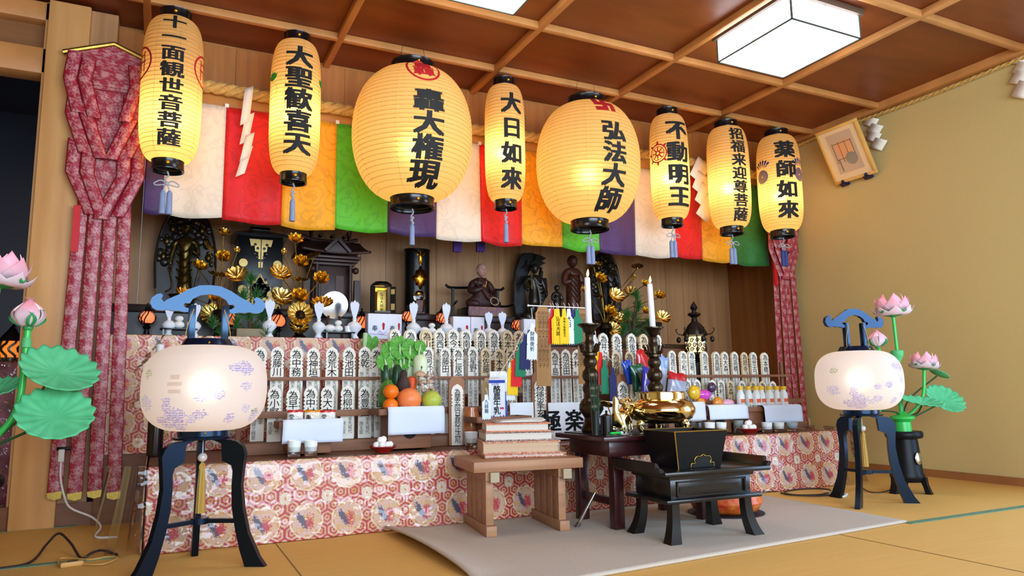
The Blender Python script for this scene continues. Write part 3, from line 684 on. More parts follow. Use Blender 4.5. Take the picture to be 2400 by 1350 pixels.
# ------------------------------------------------------------------ memorial slats
slatm = M('slat_wood', '#ece8dc', .7, col2='#e2dccb', vs=(40, 40, 4))
slato = M('slat_wood_warm', '#e3cfa9', .7, col2='#d6bf95', vs=(40, 40, 4))
ink2 = M('ink_thin', '#2b3a40', .8)
def slat_mesh(wd, ln, txt, sub, seed):
    h = wd / 2; n = .08 * wd; z = ln
    o = [(-h, 0), (h, 0), (h, z - 1.75 * wd)]
    for k in range(4): zz = z - 1.7 * wd + k * .27 * wd; o += [(h - n, zz), (h - n, zz + .05 * wd), (h, zz + .09 * wd), (h, zz + .2 * wd)]
    o = o[:-1] + [(h, z - .5 * wd), (.72 * h, z - .2 * wd), (.08 * h, z), (-.08 * h, z), (-.72 * h, z - .2 * wd), (-h, z - .5 * wd)]
    L_ = [(-a, c) for a, c in o[3:3 + 15]][::-1]
    b = MB().prism(o + L_ + [(-h, z - 1.75 * wd)], -.0025, .0025)
    f = lambda a, c: (a, -.0032, c)
    th = wd * .74; k = min(1.0, (ln * (.62 if len(txt) < 6 else .86)) / (th * .92 * max(1, len(txt)))); th *= max(k, .72); k = min(1, k / max(k, .72))
    b.text(txt, 0, z - wd * .62, th, 1, .006, f, 1, vert=True, pitch=.92 * k)
    zt = z - wd * .62 - th * .92 * k * len(txt) + .01
    n_ = max(0, int((zt - .01) / (wd * .3)))
    if n_ and sub: b.text(sub[:n_], wd * .22, zt, wd * .32, 2, 0, f, 1, vert=True, pitch=.95); b.text(('施主' + sub)[:max(1, n_ - 1)], -wd * .26, zt - wd * .3, wd * .34, 2, 0, f, 1, vert=True, pitch=.95)
    return b
SUB = '家先祖代々有縁無縁之精霊'
ORD = ['first', 'second', 'third', 'fourth', 'fifth', 'sixth', 'seventh', 'eighth', 'ninth', 'tenth', 'eleventh', 'twelfth']
def slat_row(row, Y, zb, items, wpx, grp, warm=(), extra=0):
    for k, (u, v, tx) in enumerate(items):
        p = at(u, v, Y); wd = px(wpx, u, v, Y); ln = p.z - zb
        o = slat_mesh(wd, ln, tx, SUB, k).build('memorial_tablet', [slato if k in warm else slatm, ink, ink2], loc=(p.x, Y + .004 * (k % 2), zb), rot=(-.02, R.uniform(-.012, .012), R.uniform(-.05, .05)))
        tag(o, 'white inscribed memorial slat, %s from the left in %s' % (ORD[k], row), 'memorial slat', grp)
        for q in range(extra):
            o2 = slat_mesh(wd, ln - .002 * q, '', '', k).build('memorial_tablet', [slato, ink, ink2], loc=(p.x - .005 * (q + 1), Y + .010 + .008 * q, zb), rot=(-.02, 0, 0))
            tag(o2, 'pale slats standing close behind inscribed slats, only their edges showing', 'memorial slat', 'memorial slats hidden behind the front ones')
slat_row('the lowest row of the left rack', 3.455, TZ + .049, [(645, 905, '為小野'), (688, 908, '為早川'), (728, 904, '為中村'), (768, 904, '為大古'), (815, 903, '為柳田'), (856, 904, '為豊田'), (893, 904, '為山口')], 31, 'slats in the left rack')
slat_row('the upper row of the left rack', 3.53, TZ + .049, [(609, 812, '為高木'), (652, 812, '為藤川'), (696, 812, '為中務'), (737, 814, '為神垣'), (778, 813, '為荒木'), (819, 813, '為池田'), (856, 812, '為乾'), (886, 813, '為大')], 30, 'slats in the left rack')
slat_row('the top row behind the vegetables', 3.64, .56, [(927, 770, '為十河'), (963, 771, '為大太'), (1000, 772, '為山口'), (1032, 771, '為西村'), (1063, 770, '為今村'), (1094, 771, '為南條'), (1127, 772, '為南條'), (1159, 772, '為翠光'), (1191, 773, '為本條江'), (1219, 774, '為光')], 27, 'slats in the top row', warm=(2, 8, 9), extra=1)
slat_row('the middle row behind the milk carton', 3.53, TZ + .049, [(1006, 812, '為河井'), (1045, 813, '為藤田'), (1076, 813, '為仁居舎'), (1109, 812, '為星野'), (1139, 814, '為佐藤'), (1171, 816, '為木本'), (1199, 816, '為山'), (1236, 818, '為川'), (1300, 819, '為平島'), (1329, 818, '為沼田'), (1354, 819, '為林')], 26, 'slats in the middle row', warm=(4, 5, 6))
slat_row('the top row between the two candlesticks', 3.64, .56, [(1416, 780, '為井上'), (1448, 781, '為近藤'), (1482, 781, '為後藤'), (1511, 782, '為三浦'), (1540, 782, '為横')], 25, 'slats between the candlesticks', warm=(3,), extra=1)
slat_row('the lower row between the two candlesticks', 3.53, TZ + .049, [(1444, 822, '為晩蔡秘'), (1478, 822, '為村'), (1505, 823, '為北'), (1532, 823, '為原')], 25, 'slats between the candlesticks', warm=(0, 1))
slat_row('the upper row of the right rack', 3.53, TZ + .049, [(1578, 821, '為渡辺'), (1603, 822, '為小松'), (1622, 822, '為山根'), (1653, 823, '為河本'), (1680, 824, '為真鍋'), (1701, 824, '為大森'), (1724, 824, '為高橋'), (1748, 825, '為岡寺'), (1768, 825, '為世古'), (1794, 826, '為本橋')], 20, 'slats in the right rack', warm=(7,), extra=1)
slat_row('the lower row of the right rack', 3.455, TZ + .049, [(1612, 888, '為石'), (1636, 889, '為宮'), (1670, 890, '為富'), (1691, 890, '為村'), (1712, 891, '為森'), (1740, 892, '為吉'), (1766, 892, '為岸'), (1788, 892, '為原'), (1812, 893, '為辻')], 21, 'slats in the right rack', warm=(4, 6, 7))
# three larger slats on round-topped stands
for k, (u, v, vb, tx, lab) in enumerate(((1072, 900, 1042, '為蘭玄院日春妙正法尼', 'left of the milk carton'), (1266, 888, 1005, '為徳峯玄頼智', 'right of the milk carton'), (1461, 893, 1000, '為念', 'between the candlesticks'))):
    Y = 3.36; p = at(u, v, Y); wd = px(30, u, v, Y); zb = TZ; ln = p.z - zb
    t = thing('memorial_tablet', 'larger white slat on a round-topped brown stand, ' + lab, 'memorial slat', (p.x, Y, zb), 0, 'large slats on brown stands', rot=(-.06, .02, 0))
    ws_ = wd * .66; h2 = ln + .045
    o = [(-ws_, 0), (ws_, 0)] + [(ws_ * math.cos(a), h2 - ws_ + ws_ * .9 * math.sin(a)) for a in [PI * i / 14 for i in range(15)]]
    MB().prism(o, .005, .017).build('stand', M('stand_brown', '#a0683f', .5, var=.2, vs=(30, 30, 3)), t)
    slat_mesh(wd, ln, tx, '', 1).build('slat', [slatm, ink, ink2], t)
# ------------------------------------------------------------------ statues and shrines along the back wall
PZ = 1.0605; SH = .8655; YS = 4.46
stat_dk = M('statue_dark', '#2a2018', .35, var=.5, vs=(30, 30, 30), spec=.6)
stat_gold = M('statue_gold', '#6a5426', .32, .85, var=.7, vs=(40, 40, 40))
stat_wood = M('statue_wood', '#5c3020', .4, var=.35, vs=(15, 15, 40))
skin = M('statue_skin', '#b98a78', .5, var=.1, vs=(30, 30, 30))
redblk = M('monk_robe', '#3a1c18', .5, var=.3, vs=(40, 40, 40))
zblk = M('shrine_black', '#0b0c0f', .28, spec=.5)
cut_gold = M('cut_gold', '#d8b870', .5, .6, var=.2, vs=(90, 90, 90))
def skin_body(name, chains, mat, parent=None, sub=2, loc=None, rot=None, scale=None):
    """one continuous figure: chains of (x, y, z, r) joined where points coincide, grown with a Skin modifier"""
    V = []; E = []; Rr = []; idx = {}
    for ch in chains:
        prev = None
        for x, y, z, r in ch:
            k = (round(x, 4), round(y, 4), round(z, 4))
            if k not in idx: idx[k] = len(V); V.append((x, y, z)); Rr.append(r)
            if prev is not None and prev != idx[k]: E.append((prev, idx[k]))
            prev = idx[k]
    me = bpy.data.meshes.new(name); me.from_pydata(V, E, []); o = bpy.data.objects.new(name, me); COL.objects.link(o)
    o.modifiers.new('skin', 'SKIN').use_smooth_shade = True
    sv = me.skin_vertices[0].data
    for i, r in enumerate(Rr): rr = r if isinstance(r, tuple) else (r, r); sv[i].radius = rr; sv[i].use_root = (i == 0)
    sb = o.modifiers.new('sub', 'SUBSURF'); sb.levels = sub; sb.render_levels = sub
    dg = bpy.context.evaluated_depsgraph_get(); m2 = bpy.data.meshes.new_from_object(o.evaluated_get(dg)); bpy.data.objects.remove(o); bpy.data.meshes.remove(me)
    m2.materials.clear(); m2.materials.append(mat); m2.polygons.foreach_set('use_smooth', [True] * len(m2.polygons)); m2.name = name
    o = bpy.data.objects.new(name, m2); COL.objects.link(o)
    if parent: o.parent = parent
    if loc: o.location = loc
    if rot: o.rotation_euler = rot
    if scale: o.scale = scale
    return o
def head(name, parent, c, s, mat, yaw=0, hair=None, bun=False, ears=True):
    """a head s metres high with brow, nose, lips, closed eyes and ears, facing -y"""
    def fn(a, b_):
        th = 2 * PI * a; ph = PI * b_; x = math.sin(ph) * math.sin(th); y = -math.sin(ph) * math.cos(th); z = math.cos(ph)
        r = 1.0; jaw = max(0, -z); x *= (.78 - .2 * jaw ** 1.6); y *= (.92 - .05 * jaw); z *= 1.0
        f = max(0, -y) * math.exp(-(x / .5) ** 2)
        if y < 0:
            y -= .17 * math.exp(-(x / .10) ** 2 - ((z + .12) / .17) ** 2)          # nose
            y -= .05 * math.exp(-(x / .35) ** 2 - ((z - .22) / .08) ** 2)          # brow
            for s_ in (-1, 1): y += .09 * math.exp(-((x - s_ * .28) / .15) ** 2 - ((z - .06) / .08) ** 2); y -= .05 * math.exp(-((x - s_ * .28) / .12) ** 2 - ((z - .04) / .035) ** 2)
            y -= .05 * math.exp(-(x / .17) ** 2 - ((z + .43) / .045) ** 2); y += .03 * math.exp(-(x / .2) ** 2 - ((z + .49) / .02) ** 2); y -= .05 * math.exp(-(x / .15) ** 2 - ((z + .55) / .05) ** 2); y -= .06 * math.exp(-(x / .2) ** 2 - ((z + .8) / .12) ** 2)
        return Vector((x, y, z)) * s / 2
    b = MB().grid(fn, 64, 48)
    if ears:
        for s_ in (-1, 1): b.ball((s_ * .375 * s, .02 * s, -.02 * s), s * .12, 12, sq=(.35, .7, 1.35))
    o = b.build(name, mat, parent, loc=c, rot=(0, 0, yaw), smooth=180)
    if hair:
        h = MB().grid(lambda a, b_: fn(a, b_ * .40) * 1.045 + Vector((0, .02 * s, .012 * s)), 32, 16)
        if bun: h.ball((0, .02 * s, .55 * s), .16 * s, 14)
        h.build('hair', hair, o, smooth=180)
    for s_ in (-1, 1):
        MB().ball((s_ * .135 * s, -.425 * s, .022 * s), .05 * s, 10, sq=(1.3, .25, .22)).build('eye', ink, o); MB().ball((s_ * .14 * s, -.435 * s, .105 * s), .07 * s, 10, sq=(1.2, .2, .12)).build('eyebrow', ink, o)
    MB().ball((0, -.455 * s, -.235 * s), .06 * s, 10, sq=(1.3, .3, .22)).build('lips', M('lips', '#8a3f3a', .5), o)
    return o
def hand(b, T, s, curl=.9):
    """five-fingered hand into MB: palm along +y, s = hand length"""
    b.ball((0, .24 * s, 0), s * .25, 14, T=T, sq=(.85, 1.1, .42))
    for k, (x, ln) in enumerate(((-.17, .40), (-.06, .47), (.05, .44), (.15, .35))):
        p = [Vector((x * s, .42 * s, 0))]; a = .1
        for q in range(3): a += curl * (.3 + .25 * q); p.append(p[-1] + Vector((x * .12 * s, math.cos(a) * ln * s / 3, -math.sin(a) * ln * s / 3)))
        b.tube(p, [.06 * s, .055 * s, .05 * s, .035 * s], 8, T=T)
    b.tube([Vector((-.2 * s, .15 * s, 0)), Vector((-.34 * s, .3 * s, -.03 * s)), Vector((-.33 * s, .45 * s, -.08 * s))], [.075 * s, .06 * s, .04 * s], 8, T=T)
# standing figure in front of a tall dark mandorla (left), smaller one on the right
def mandorla_statue(label, u, vtop, vbase, hw, Y, gold_body, zbase):
    p = at(u, vbase, Y); topz = at(u, vtop, Y).z; t = thing('statue', label, 'statue', (p.x, Y, zbase), -.1); h = topz - zbase; w_ = px(hw, u, vbase, Y)
    o = [(-w_ * .8, .02 * h), (w_ * .8, .02 * h), (w_ * .95, .2 * h)] + [(w_ * (1 - .0) * math.cos(a) if True else 0, .42 * h + .58 * h * math.sin(a)) for a in [PI * i / 24 for i in range(25)]] + [(-w_ * .95, .2 * h)]
    b = MB().prism(o, .07, .095); b.tube([(x, .068, z) for x, z in o[1:]], .008, 6)
    rr = random.Random(3)
    for k in range(46):                                  # carved clouds and small seated figures
        a = rr.uniform(0, PI); q = rr.uniform(.45, .95); x = w_ * q * math.cos(a); z = .42 * h + .56 * h * q * math.sin(a)
        b.ball((x, .066, z), rr.uniform(.012, .024), 8, sq=(1, .6, 1.2))
    b.build('mandorla', stat_dk, t)
    b = MB()
    for k in range(9):
        a = PI * (k + .5) / 9; b.ball((w_ * .76 * math.cos(a), .058, .42 * h + .44 * h * math.sin(a)), .019, 8, sq=(1, .5, 1.3)); b.ball((w_ * .76 * math.cos(a), .056, .42 * h + .44 * h * math.sin(a) + .028), .011, 8)
    b.build('halo_figures', stat_gold, t)
    MB().lathe([(0, 0), (.3 * h * .42, 0), (.3 * h * .42, .02), (.2 * h * .4, .035), (.25 * h * .4, .07), (.3 * h * .4, .085), (0, .09)], 32, lobes=16, amp=.04).build('pedestal', stat_gold, t)
    s_ = h * .72; B = .085
    skin_body('figure', [[(0, 0, B + .33 * s_, .075 * s_), (0, 0, B + .46 * s_, .062 * s_), (0, 0, B + .6 * s_, .085 * s_), (0, 0, B + .70 * s_, .06 * s_), (0, 0, B + .76 * s_, .03 * s_)],
        [(0, 0, B + .33 * s_, .075 * s_), (.005, -.004, B + .15 * s_, .085 * s_), (.005, -.004, B, .105 * s_)],
        [(0, 0, B + .70 * s_, .06 * s_), (.12 * s_, 0, B + .66 * s_, .04 * s_), (.15 * s_, -.01, B + .5 * s_, .033 * s_), (.08 * s_, -.09 * s_, B + .55 * s_, .024 * s_)],
        [(0, 0, B + .70 * s_, .06 * s_), (-.12 * s_, 0, B + .66 * s_, .04 * s_), (-.15 * s_, -.01, B + .5 * s_, .033 * s_), (-.16 * s_, -.05 * s_, B + .36 * s_, .024 * s_)]], gold_body, t)
    b = MB()
    for q in range(5): b.tube(bez([(-.09 * s_, -.02, B + (.62 - q * .1) * s_), (0, -.10 * s_, B + (.53 - q * .1) * s_), (.09 * s_, -.02, B + (.62 - q * .1) * s_)], 6), .006 * s_ * 2, 6)
    for x in (-1, 1): b.tube(bez([(x * .13 * s_, -.02, B + .6 * s_), (x * .17 * s_, -.03, B + .35 * s_), (x * .13 * s_, -.03, B + .1 * s_), (x * .2 * s_, -.03, B + .02 * s_)], 6), .011 * s_, 6)
    b.build('drapery', gold_body, t)
    head('head', t, (0, 0, B + .85 * s_), .17 * s_, gold_body, hair=stat_dk, bun=True)
    for x, z in ((.08 * s_, .55 * s_), (-.16 * s_, .34 * s_)):
        b = MB(); hand(b, TR((x, -.09 * s_ if x > 0 else -.05 * s_, B + z), rx=-.6 if x < 0 else .9), .085 * s_); b.build('hand', gold_body, t)
    return t
mandorla_statue('gilded standing statue before a tall dark carved halo at the far left', 428, 470, 715, 66, 4.5, stat_gold, PZ)
mandorla_statue('small dark statue in a rounded dark halo behind the right candle', 1432, 583, 725, 38, 4.5, stat_dk, PZ)
# black lacquer shrine cabinets
def plate_outline(kind, w_, h_):
    if kind == 'tri': return [(-w_, h_), (w_, h_), (w_ * .85, h_ * .5), (w_ * .55, h_ * .55), (w_ * .5, h_ * .15), (w_ * .22, h_ * .1), (.012, -h_), (-.012, -h_), (-w_ * .22, h_ * .1), (-w_ * .5, h_ * .15), (-w_ * .55, h_ * .55), (-w_ * .85, h_ * .5)]
    o = []
    for i in range(40):
        a = 2 * PI * i / 40; r = 1 + .09 * math.cos(8 * a); x = math.cos(a); z = math.sin(a); k = (abs(x) + abs(z)); o.append((w_ * r * x / k ** .6, h_ * r * z / k ** .6))
    return o
def holes(b, y, pts, r):
    for x, z in pts: b.ball((x, y, z), r, 8, 1, sq=(1, .15, 1))
t = thing('altar_cabinet', 'big black lacquer shrine cabinet with gilt openwork fittings under a flat roof', 'shrine cabinet', at(603, 745, 4.46) * Vector((1, 1, 0)) + Vector((0, 0, PZ)))
p0 = at(603, 560, 4.46); w_ = px(50, 603, 640, 4.4); hh = p0.z - PZ; MB().box(-w_, w_, -.06, .14, 0, hh, b=.004).build('body', zblk, t)
r_ = px(60, 603, 560, 4.4); b = MB(); r0 = hh
b.add([(-r_, -.11, r0), (r_, -.11, r0), (r_, .2, r0), (-r_, .2, r0), (-r_, -.11, r0 + .012), (r_, -.11, r0 + .012), (r_, .2, r0 + .012), (-r_, .2, r0 + .012), (-r_ * .4, -.0, r0 + .05), (r_ * .4, 0, r0 + .05), (r_ * .4, .1, r0 + .05), (-r_ * .4, .1, r0 + .05)], [(0, 3, 2, 1), (0, 1, 5, 4), (1, 2, 6, 5), (2, 3, 7, 6), (3, 0, 4, 7), (4, 5, 9, 8), (5, 6, 10, 9), (6, 7, 11, 10), (7, 4, 8, 11), (8, 9, 10, 11)])
b.build('roof', zblk, t); MB().box(-r_ * .38, r_ * .38, -.0, .1, r0 + .05, r0 + .075, b=.006).build('roof_ridge', lacq, t)
for kind, z, a, c in (('tri', hh - .1, .066, .085), ('dia', hh - .36, .085, .115), ('dia', .13, .06, .08)):
    b = MB().prism([(x, zz + z) for x, zz in plate_outline(kind, a, c)], -.066, -.061); holes(b, -.0665, [(s_ * a * q, z + c * e) for s_ in (-1, 1) for q, e in ((.5, .62), (.28, .35), (.3, -.25), (.5, .0), (.12, -.5))], .0085); b.box(-.0025, .0025, -.0675, -.066, z - c, z + c, 1); b.build('gilt_plate', [cut_gold, zblk], t)
for z in (hh - .16, hh - .42, .12):
    for s_ in (-1, 1): MB().lathe([(0, 0), (.024, 0), (.024, .004), (0, .005)], 24, T=TR((s_ * (w_ - .03), -.062, z), rx=PI / 2)).build('hinge_plate', cut_gold, t)
t = thing('altar_cabinet', 'tall narrow round-topped black cabinet with gilt diamond fittings', 'shrine cabinet', at(977, 730, 4.5) * Vector((1, 1, 0)) + Vector((0, 0, PZ)))
w_ = px(30, 977, 650, 4.5); hh = at(977, 586, 4.5).z - PZ
MB().lathe([(0, .0), (w_, 0), (w_, hh - .012), (w_ * 1.06, hh - .01), (w_ * 1.06, hh), (0, hh)], 40, sy=.8).build('body', zblk, t)
for kind, z, a, c in (('tri', hh - .055, .046, .05), ('dia', hh * .56, .05, .075), ('dia', hh * .2, .042, .06)):
    V = plate_outline(kind, a, c); f = lambda x, zz: (x, -math.sqrt(max(0, 1 - (x / (w_ * 1.03)) ** 2)) * w_ * .83 - .002, zz)
    b = MB(); n = len(V); b.add([f(0, z)] + [f(x, zz + z) for x, zz in V], [(0, i + 1, (i + 1) % n + 1) for i in range(n)]); b.build('gilt_plate', gold, t, solid=.003)
MB().box(-.002, .002, -w_ * .84 - .002, -w_ * .84 + .003, 0, hh - .02).build('door_gap', gold, t)
# small open cabinet with a name tablet
t = thing('tablet_cabinet', 'small open black and gold cabinet holding an inscribed gilt tablet', 'shrine cabinet', at(894, 740, 4.34) * Vector((1, 1, 0)) + Vector((0, 0, PZ)))
w_ = px(31, 894, 700, 4.3); hh = at(894, 671, 4.34).z - PZ; g = .012
b = MB().box(-w_ * .62, w_ * .62, .05, .06, 0, hh).lathe([(0, hh), (w_ * .75, hh), (w_ * .8, hh + .01), (w_ * .5, hh + .028), (0, hh + .03)], 32, sy=.7); b.box(-w_ * .62, w_ * .62, -.03, .06, 0, .012); b.build('body', zblk, t)
for s_ in (-1, 1):
    d = MB().box(0, w_ * .42, -.004, .004, 0, hh - .003, T=TR((s_ * w_ * .6, -.02, .0), rz=-.5 if s_ > 0 else PI + .5)).build('door', zblk, t)
    for z_, z2 in ((.02, hh * .35), (hh * .7, hh - .02)): MB().box(.006, w_ * .36, -.006, -.004, z_, z2, T=TR((s_ * w_ * .6, -.02, .0), rz=-.5 if s_ > 0 else PI + .5)).build('gilt_corner', cut_gold, d)
b = MB().box(-w_ * .55, w_ * .55, .045, .05, .01, hh - .004); b.build('lining', gold, t)
b = MB().box(-.028, .028, 0, .012, .012, hh * .86, b=.002).text('弘法大師南無', 0, hh * .7, .024, 1, .01, lambda a, c: (a, -.001, c), vert=True); b.build('tablet', [M('tablet_gilt', '#c8ab58', .4, .7), ink], t)
# carved wooden shrine
wsh = M('shrine_wood', '#3c221a', .45, var=.35, vs=(5, 40, 40))
bx = at(775, 760, 4.46); t = thing('carved_shrine', 'dark carved wooden shrine with a gabled roof and crossed rafters', 'shrine', (bx.x, 4.46, PZ)); hw = px(62, 775, 650, 4.46); zt = at(775, 560, 4.46).z - PZ; zb = at(775, 590, 4.46).z - PZ; zc = at(775, 625, 4.46).z - PZ
MB().box(-hw * .72, hw * .72, -.02, .16, 0, zc, b=.003).build('body', wsh, t)
for s_ in (-1, 1):
    MB().box(s_ * .02 - .0 if s_ > 0 else -hw * .42, hw * .42 if s_ > 0 else -.02, -.026, -.02, .03, zc - .06).build('door', M('shrine_door', '#4a2a20', .5, var=.2), t)
    MB().tube([(s_ * hw * .62, -.06, 0), (s_ * hw * .62, -.06, zc)], .013, 12).build('pillar', wsh, t)
    MB().box(s_ * hw * .95 - .02, s_ * hw * .95 + .02, -.03, .0, 0, zc * .72).build('side_screen', wsh, t)
    b = MB().ball((s_ * hw * .8, -.07, zc - .03), .022, 10); b.build('carving', wsh, t)
for q in range(3): MB().box(-hw * (.78 + .1 * q), hw * (.78 + .1 * q), -.07 - .012 * q, .18, zc + q * .02, zc + q * .02 + .016, b=.002).build('bracket_course', wsh, t)
def roof(a, b_):
    x = (a - .5) * 2 * hw * 1.28; d = b_; y = -.14 + .2 * d; z = zc + .065 + (zt - zc - .075) * d ** 1.4 + .018 * abs(a - .5) ** 2 * 4 * (1 - d)
    return (x * (1 - .12 * d), y, z)
MB().grid(roof, 24, 10).build('roof', wsh, t, solid=.016)
MB().grid(lambda a, b_: (lambda p: (p[0], .12 - p[1] + .0, p[2]))(roof(a, b_)), 24, 10).build('roof', wsh, t, solid=.016)
b = MB().tube(bez([(-hw * 1.05, .06, zt + .02), (-hw * .6, .06, zt), (0, .06, zt - .004), (hw * .6, .06, zt), (hw * 1.05, .06, zt + .02)], 6), .012, 8); b.build('ridge', wsh, t)
for s_ in (-1, 1):
    b = MB(); b.box(-.005, .005, -.008, .008, -.02, .085, T=TR((s_ * hw * .72, .05, zt), rx=.55)); b.build('crossed_rafter', wsh, t)
    b = MB(); b.box(-.005, .005, -.008, .008, -.02, .085, T=TR((s_ * hw * .72, .07, zt), rx=-.55)); b.build('crossed_rafter', wsh, t)
for x in (-.45, 0, .45): MB().lathe([(0, 0), (.011, 0), (.013, .03), (.011, .06), (0, .06)], 10, T=TR((x * hw, .03, zt + .018), rx=PI / 2) ).build('ridge_log', wsh, t)
b = MB().prism([(-hw * .5, 0), (0, .085), (hw * .5, 0), (hw * .42, -.012), (0, .06), (-hw * .42, -.012)], -.17, -.13, T=TR((0, 0, zc + .075))); b.build('gable', wsh, t)
MB().prism([(-hw * .38, 0), (hw * .38, 0), (0, .062)], -.15, -.145, T=TR((0, 0, zc + .066))).build('gable_panel', wsh, t)
# seated monk on a throne
p = at(1128, 728, 4.4); t = thing('throne', 'black wooden throne with curved rails and a brocade seat under the seated monk', 'throne', (p.x, 4.42, PZ)); hw = px(72, 1115, 690, 4.42); zs = at(1128, 722, 4.4).z - PZ; zr = at(1115, 676, 4.45).z - PZ
MB().box(-hw * .62, hw * .62, -.1, .1, 0, zs, b=.004).build('seat', zblk, t)
MB().box(-hw * .6, hw * .6, -.106, -.1, .004, zs - .002).build('seat_brocade', M('seat_brocade', '#8a6a3c', .5, col2='#6a3a66', vs=(60, 60, 60)), t)
MB().tube(bez([(-hw * 1.05, .08, zr + .022), (-hw * .85, .08, zr + .005), (0, .08, zr + .012), (hw * .85, .08, zr + .005), (hw * 1.05, .08, zr + .022)], 6), .009, 8).build('back_rail', zblk, t)
for s_ in (-1, 1):
    MB().box(s_ * hw * .8 - .008, s_ * hw * .8 + .008, .07, .09, 0, zr).build('post', zblk, t)
    MB().tube(bez([(s_ * hw * .8, .08, zs + .03), (s_ * hw * .95, -.02, zs + .02), (s_ * hw * 1.0, -.1, zs + .03)], 6), .008, 8).build('arm_rail', zblk, t)
k = px(106, 1128, 680, 4.4)                              # height of the figure
t = thing('statue', 'seated monk statue in a dark red robe with one hand raised to the chest', 'statue', (p.x, 4.40, PZ + zs), .12)
skin_body('body', [[(0, 0, .13 * k, (.22 * k, .17 * k)), (0, 0, .30 * k, (.18 * k, .15 * k)), (0, .0, .5 * k, (.2 * k, .14 * k)), (0, .01, .60 * k, (.14 * k, .1 * k)), (0, 0, .69 * k, .06 * k)],
    [(0, 0, .13 * k, (.22 * k, .17 * k)), (.24 * k, -.04 * k, .10 * k, .12 * k), (.42 * k, -.10 * k, .075 * k, .09 * k), (.18 * k, -.26 * k, .06 * k, .085 * k)],
    [(0, 0, .13 * k, (.22 * k, .17 * k)), (-.24 * k, -.04 * k, .10 * k, .12 * k), (-.42 * k, -.10 * k, .075 * k, .09 * k), (-.18 * k, -.26 * k, .06 * k, .085 * k)],
    [(0, .01, .60 * k, (.14 * k, .1 * k)), (.21 * k, .02 * k, .54 * k, .085 * k), (.29 * k, -.02 * k, .36 * k, .085 * k), (.24 * k, -.16 * k, .25 * k, .07 * k), (.12 * k, -.24 * k, .22 * k, .045 * k)],
    [(0, .01, .60 * k, (.14 * k, .1 * k)), (-.21 * k, .02 * k, .54 * k, .085 * k), (-.30 * k, -.02 * k, .36 * k, .09 * k), (-.20 * k, -.16 * k, .36 * k, .075 * k), (-.05 * k, -.21 * k, .44 * k, .045 * k)]], redblk, t)
b = MB()
for q in range(6): b.tube(bez([(-.22 * k + q * .02 * k, -.10 * k, (.56 - .02 * q) * k), (-.05 * k + .02 * q * k, -.2 * k, (.36 - .03 * q) * k), (.2 * k, -.17 * k, (.26 - .03 * q) * k)], 6), .012 * k, 6)
b.tube(bez([(-.09 * k, -.06 * k, .66 * k), (0, -.15 * k, .56 * k), (.09 * k, -.06 * k, .66 * k)], 6), .02 * k, 6); b.tube(bez([(.16 * k, -.06 * k, .6 * k), (.17 * k, -.17 * k, .4 * k), (.1 * k, -.25 * k, .2 * k)], 6), .008 * k, 6)
b.build('robe_folds', M('robe_fold', '#54302a', .5), t)
head('head', t, (0, -.02 * k, .84 * k), .30 * k, skin, yaw=-.1)
b = MB(); hand(b, TR((-.06 * k, -.22 * k, .44 * k), rx=.9, rz=-.7), .13 * k, .5); b.build('hand', skin, t)
b = MB(); hand(b, TR((.16 * k, -.22 * k, .23 * k), rx=-.2, rz=.7), .13 * k, .7); b.build('hand', skin, t)
b = MB(); pts = [(.14 * k + .1 * k * math.cos(a), -.33 * k + .02 * k * math.sin(a), .12 * k + .085 * k * math.sin(a)) for a in [2 * PI * i / 22 for i in range(22)]]
for q in pts: b.ball(q, .014 * k, 8)
b.build('prayer_beads', M('beads', '#a89a80', .3), t)
MB().tube([(-.05 * k, -.27 * k, .42 * k), (-.02 * k, -.27 * k, .56 * k)], .014 * k, 8).build('scepter', gold, t)
# wrathful figure with a flame halo
p = at(1256, 735, 4.48); t = thing('statue', 'dark wrathful statue with a carved flame halo right of the seated monk', 'statue', (p.x, 4.5, PZ), .1); h = at(1250, 572, 4.48).z - PZ; m_ = px(1, 1250, 650, 4.48)
fl = lambda L_: [((u - 1256) * m_, (735 - v) * m_) for u, v in L_]
b = MB().prism(fl([(1216, 735), (1209, 690), (1210, 650), (1216, 615), (1228, 585), (1240, 572), (1262, 570), (1285, 574), (1302, 580), (1288, 588), (1300, 592), (1282, 600), (1292, 606), (1270, 606), (1255, 612), (1246, 630), (1240, 660), (1244, 700), (1250, 735)]), .04, .075)
b.prism(fl([(1276, 720), (1270, 690), (1278, 650), (1288, 606), (1291, 622), (1292, 612), (1289, 645), (1284, 660), (1296, 628), (1297, 640), (1301, 628), (1303, 642), (1303, 668), (1296, 680), (1288, 692), (1284, 720)]), .04, .07)
for q, (u, v) in enumerate(((1236, 600), (1262, 585), (1222, 640), (1284, 640), (1292, 658))): b.tube(bez([((u - 1262) * m_, .034, (725 - v) * m_), ((u - 1252) * m_, .03, (733 - v) * m_), ((u - 1248) * m_, .034, (745 - v) * m_)], 5), .006, 6)
b.build('flame_halo', M('flame_dark', '#1c1714', .4, var=.4, vs=(20, 20, 20)), t)
s_ = h * .78
b = MB()
for q in range(7): b.ball((R.uniform(-.09, .09), R.uniform(-.06, .03), .02 + .01 * R.random()), .05, 10, sq=(1, .8, .7))
b.build('rock_base', stat_dk, t)
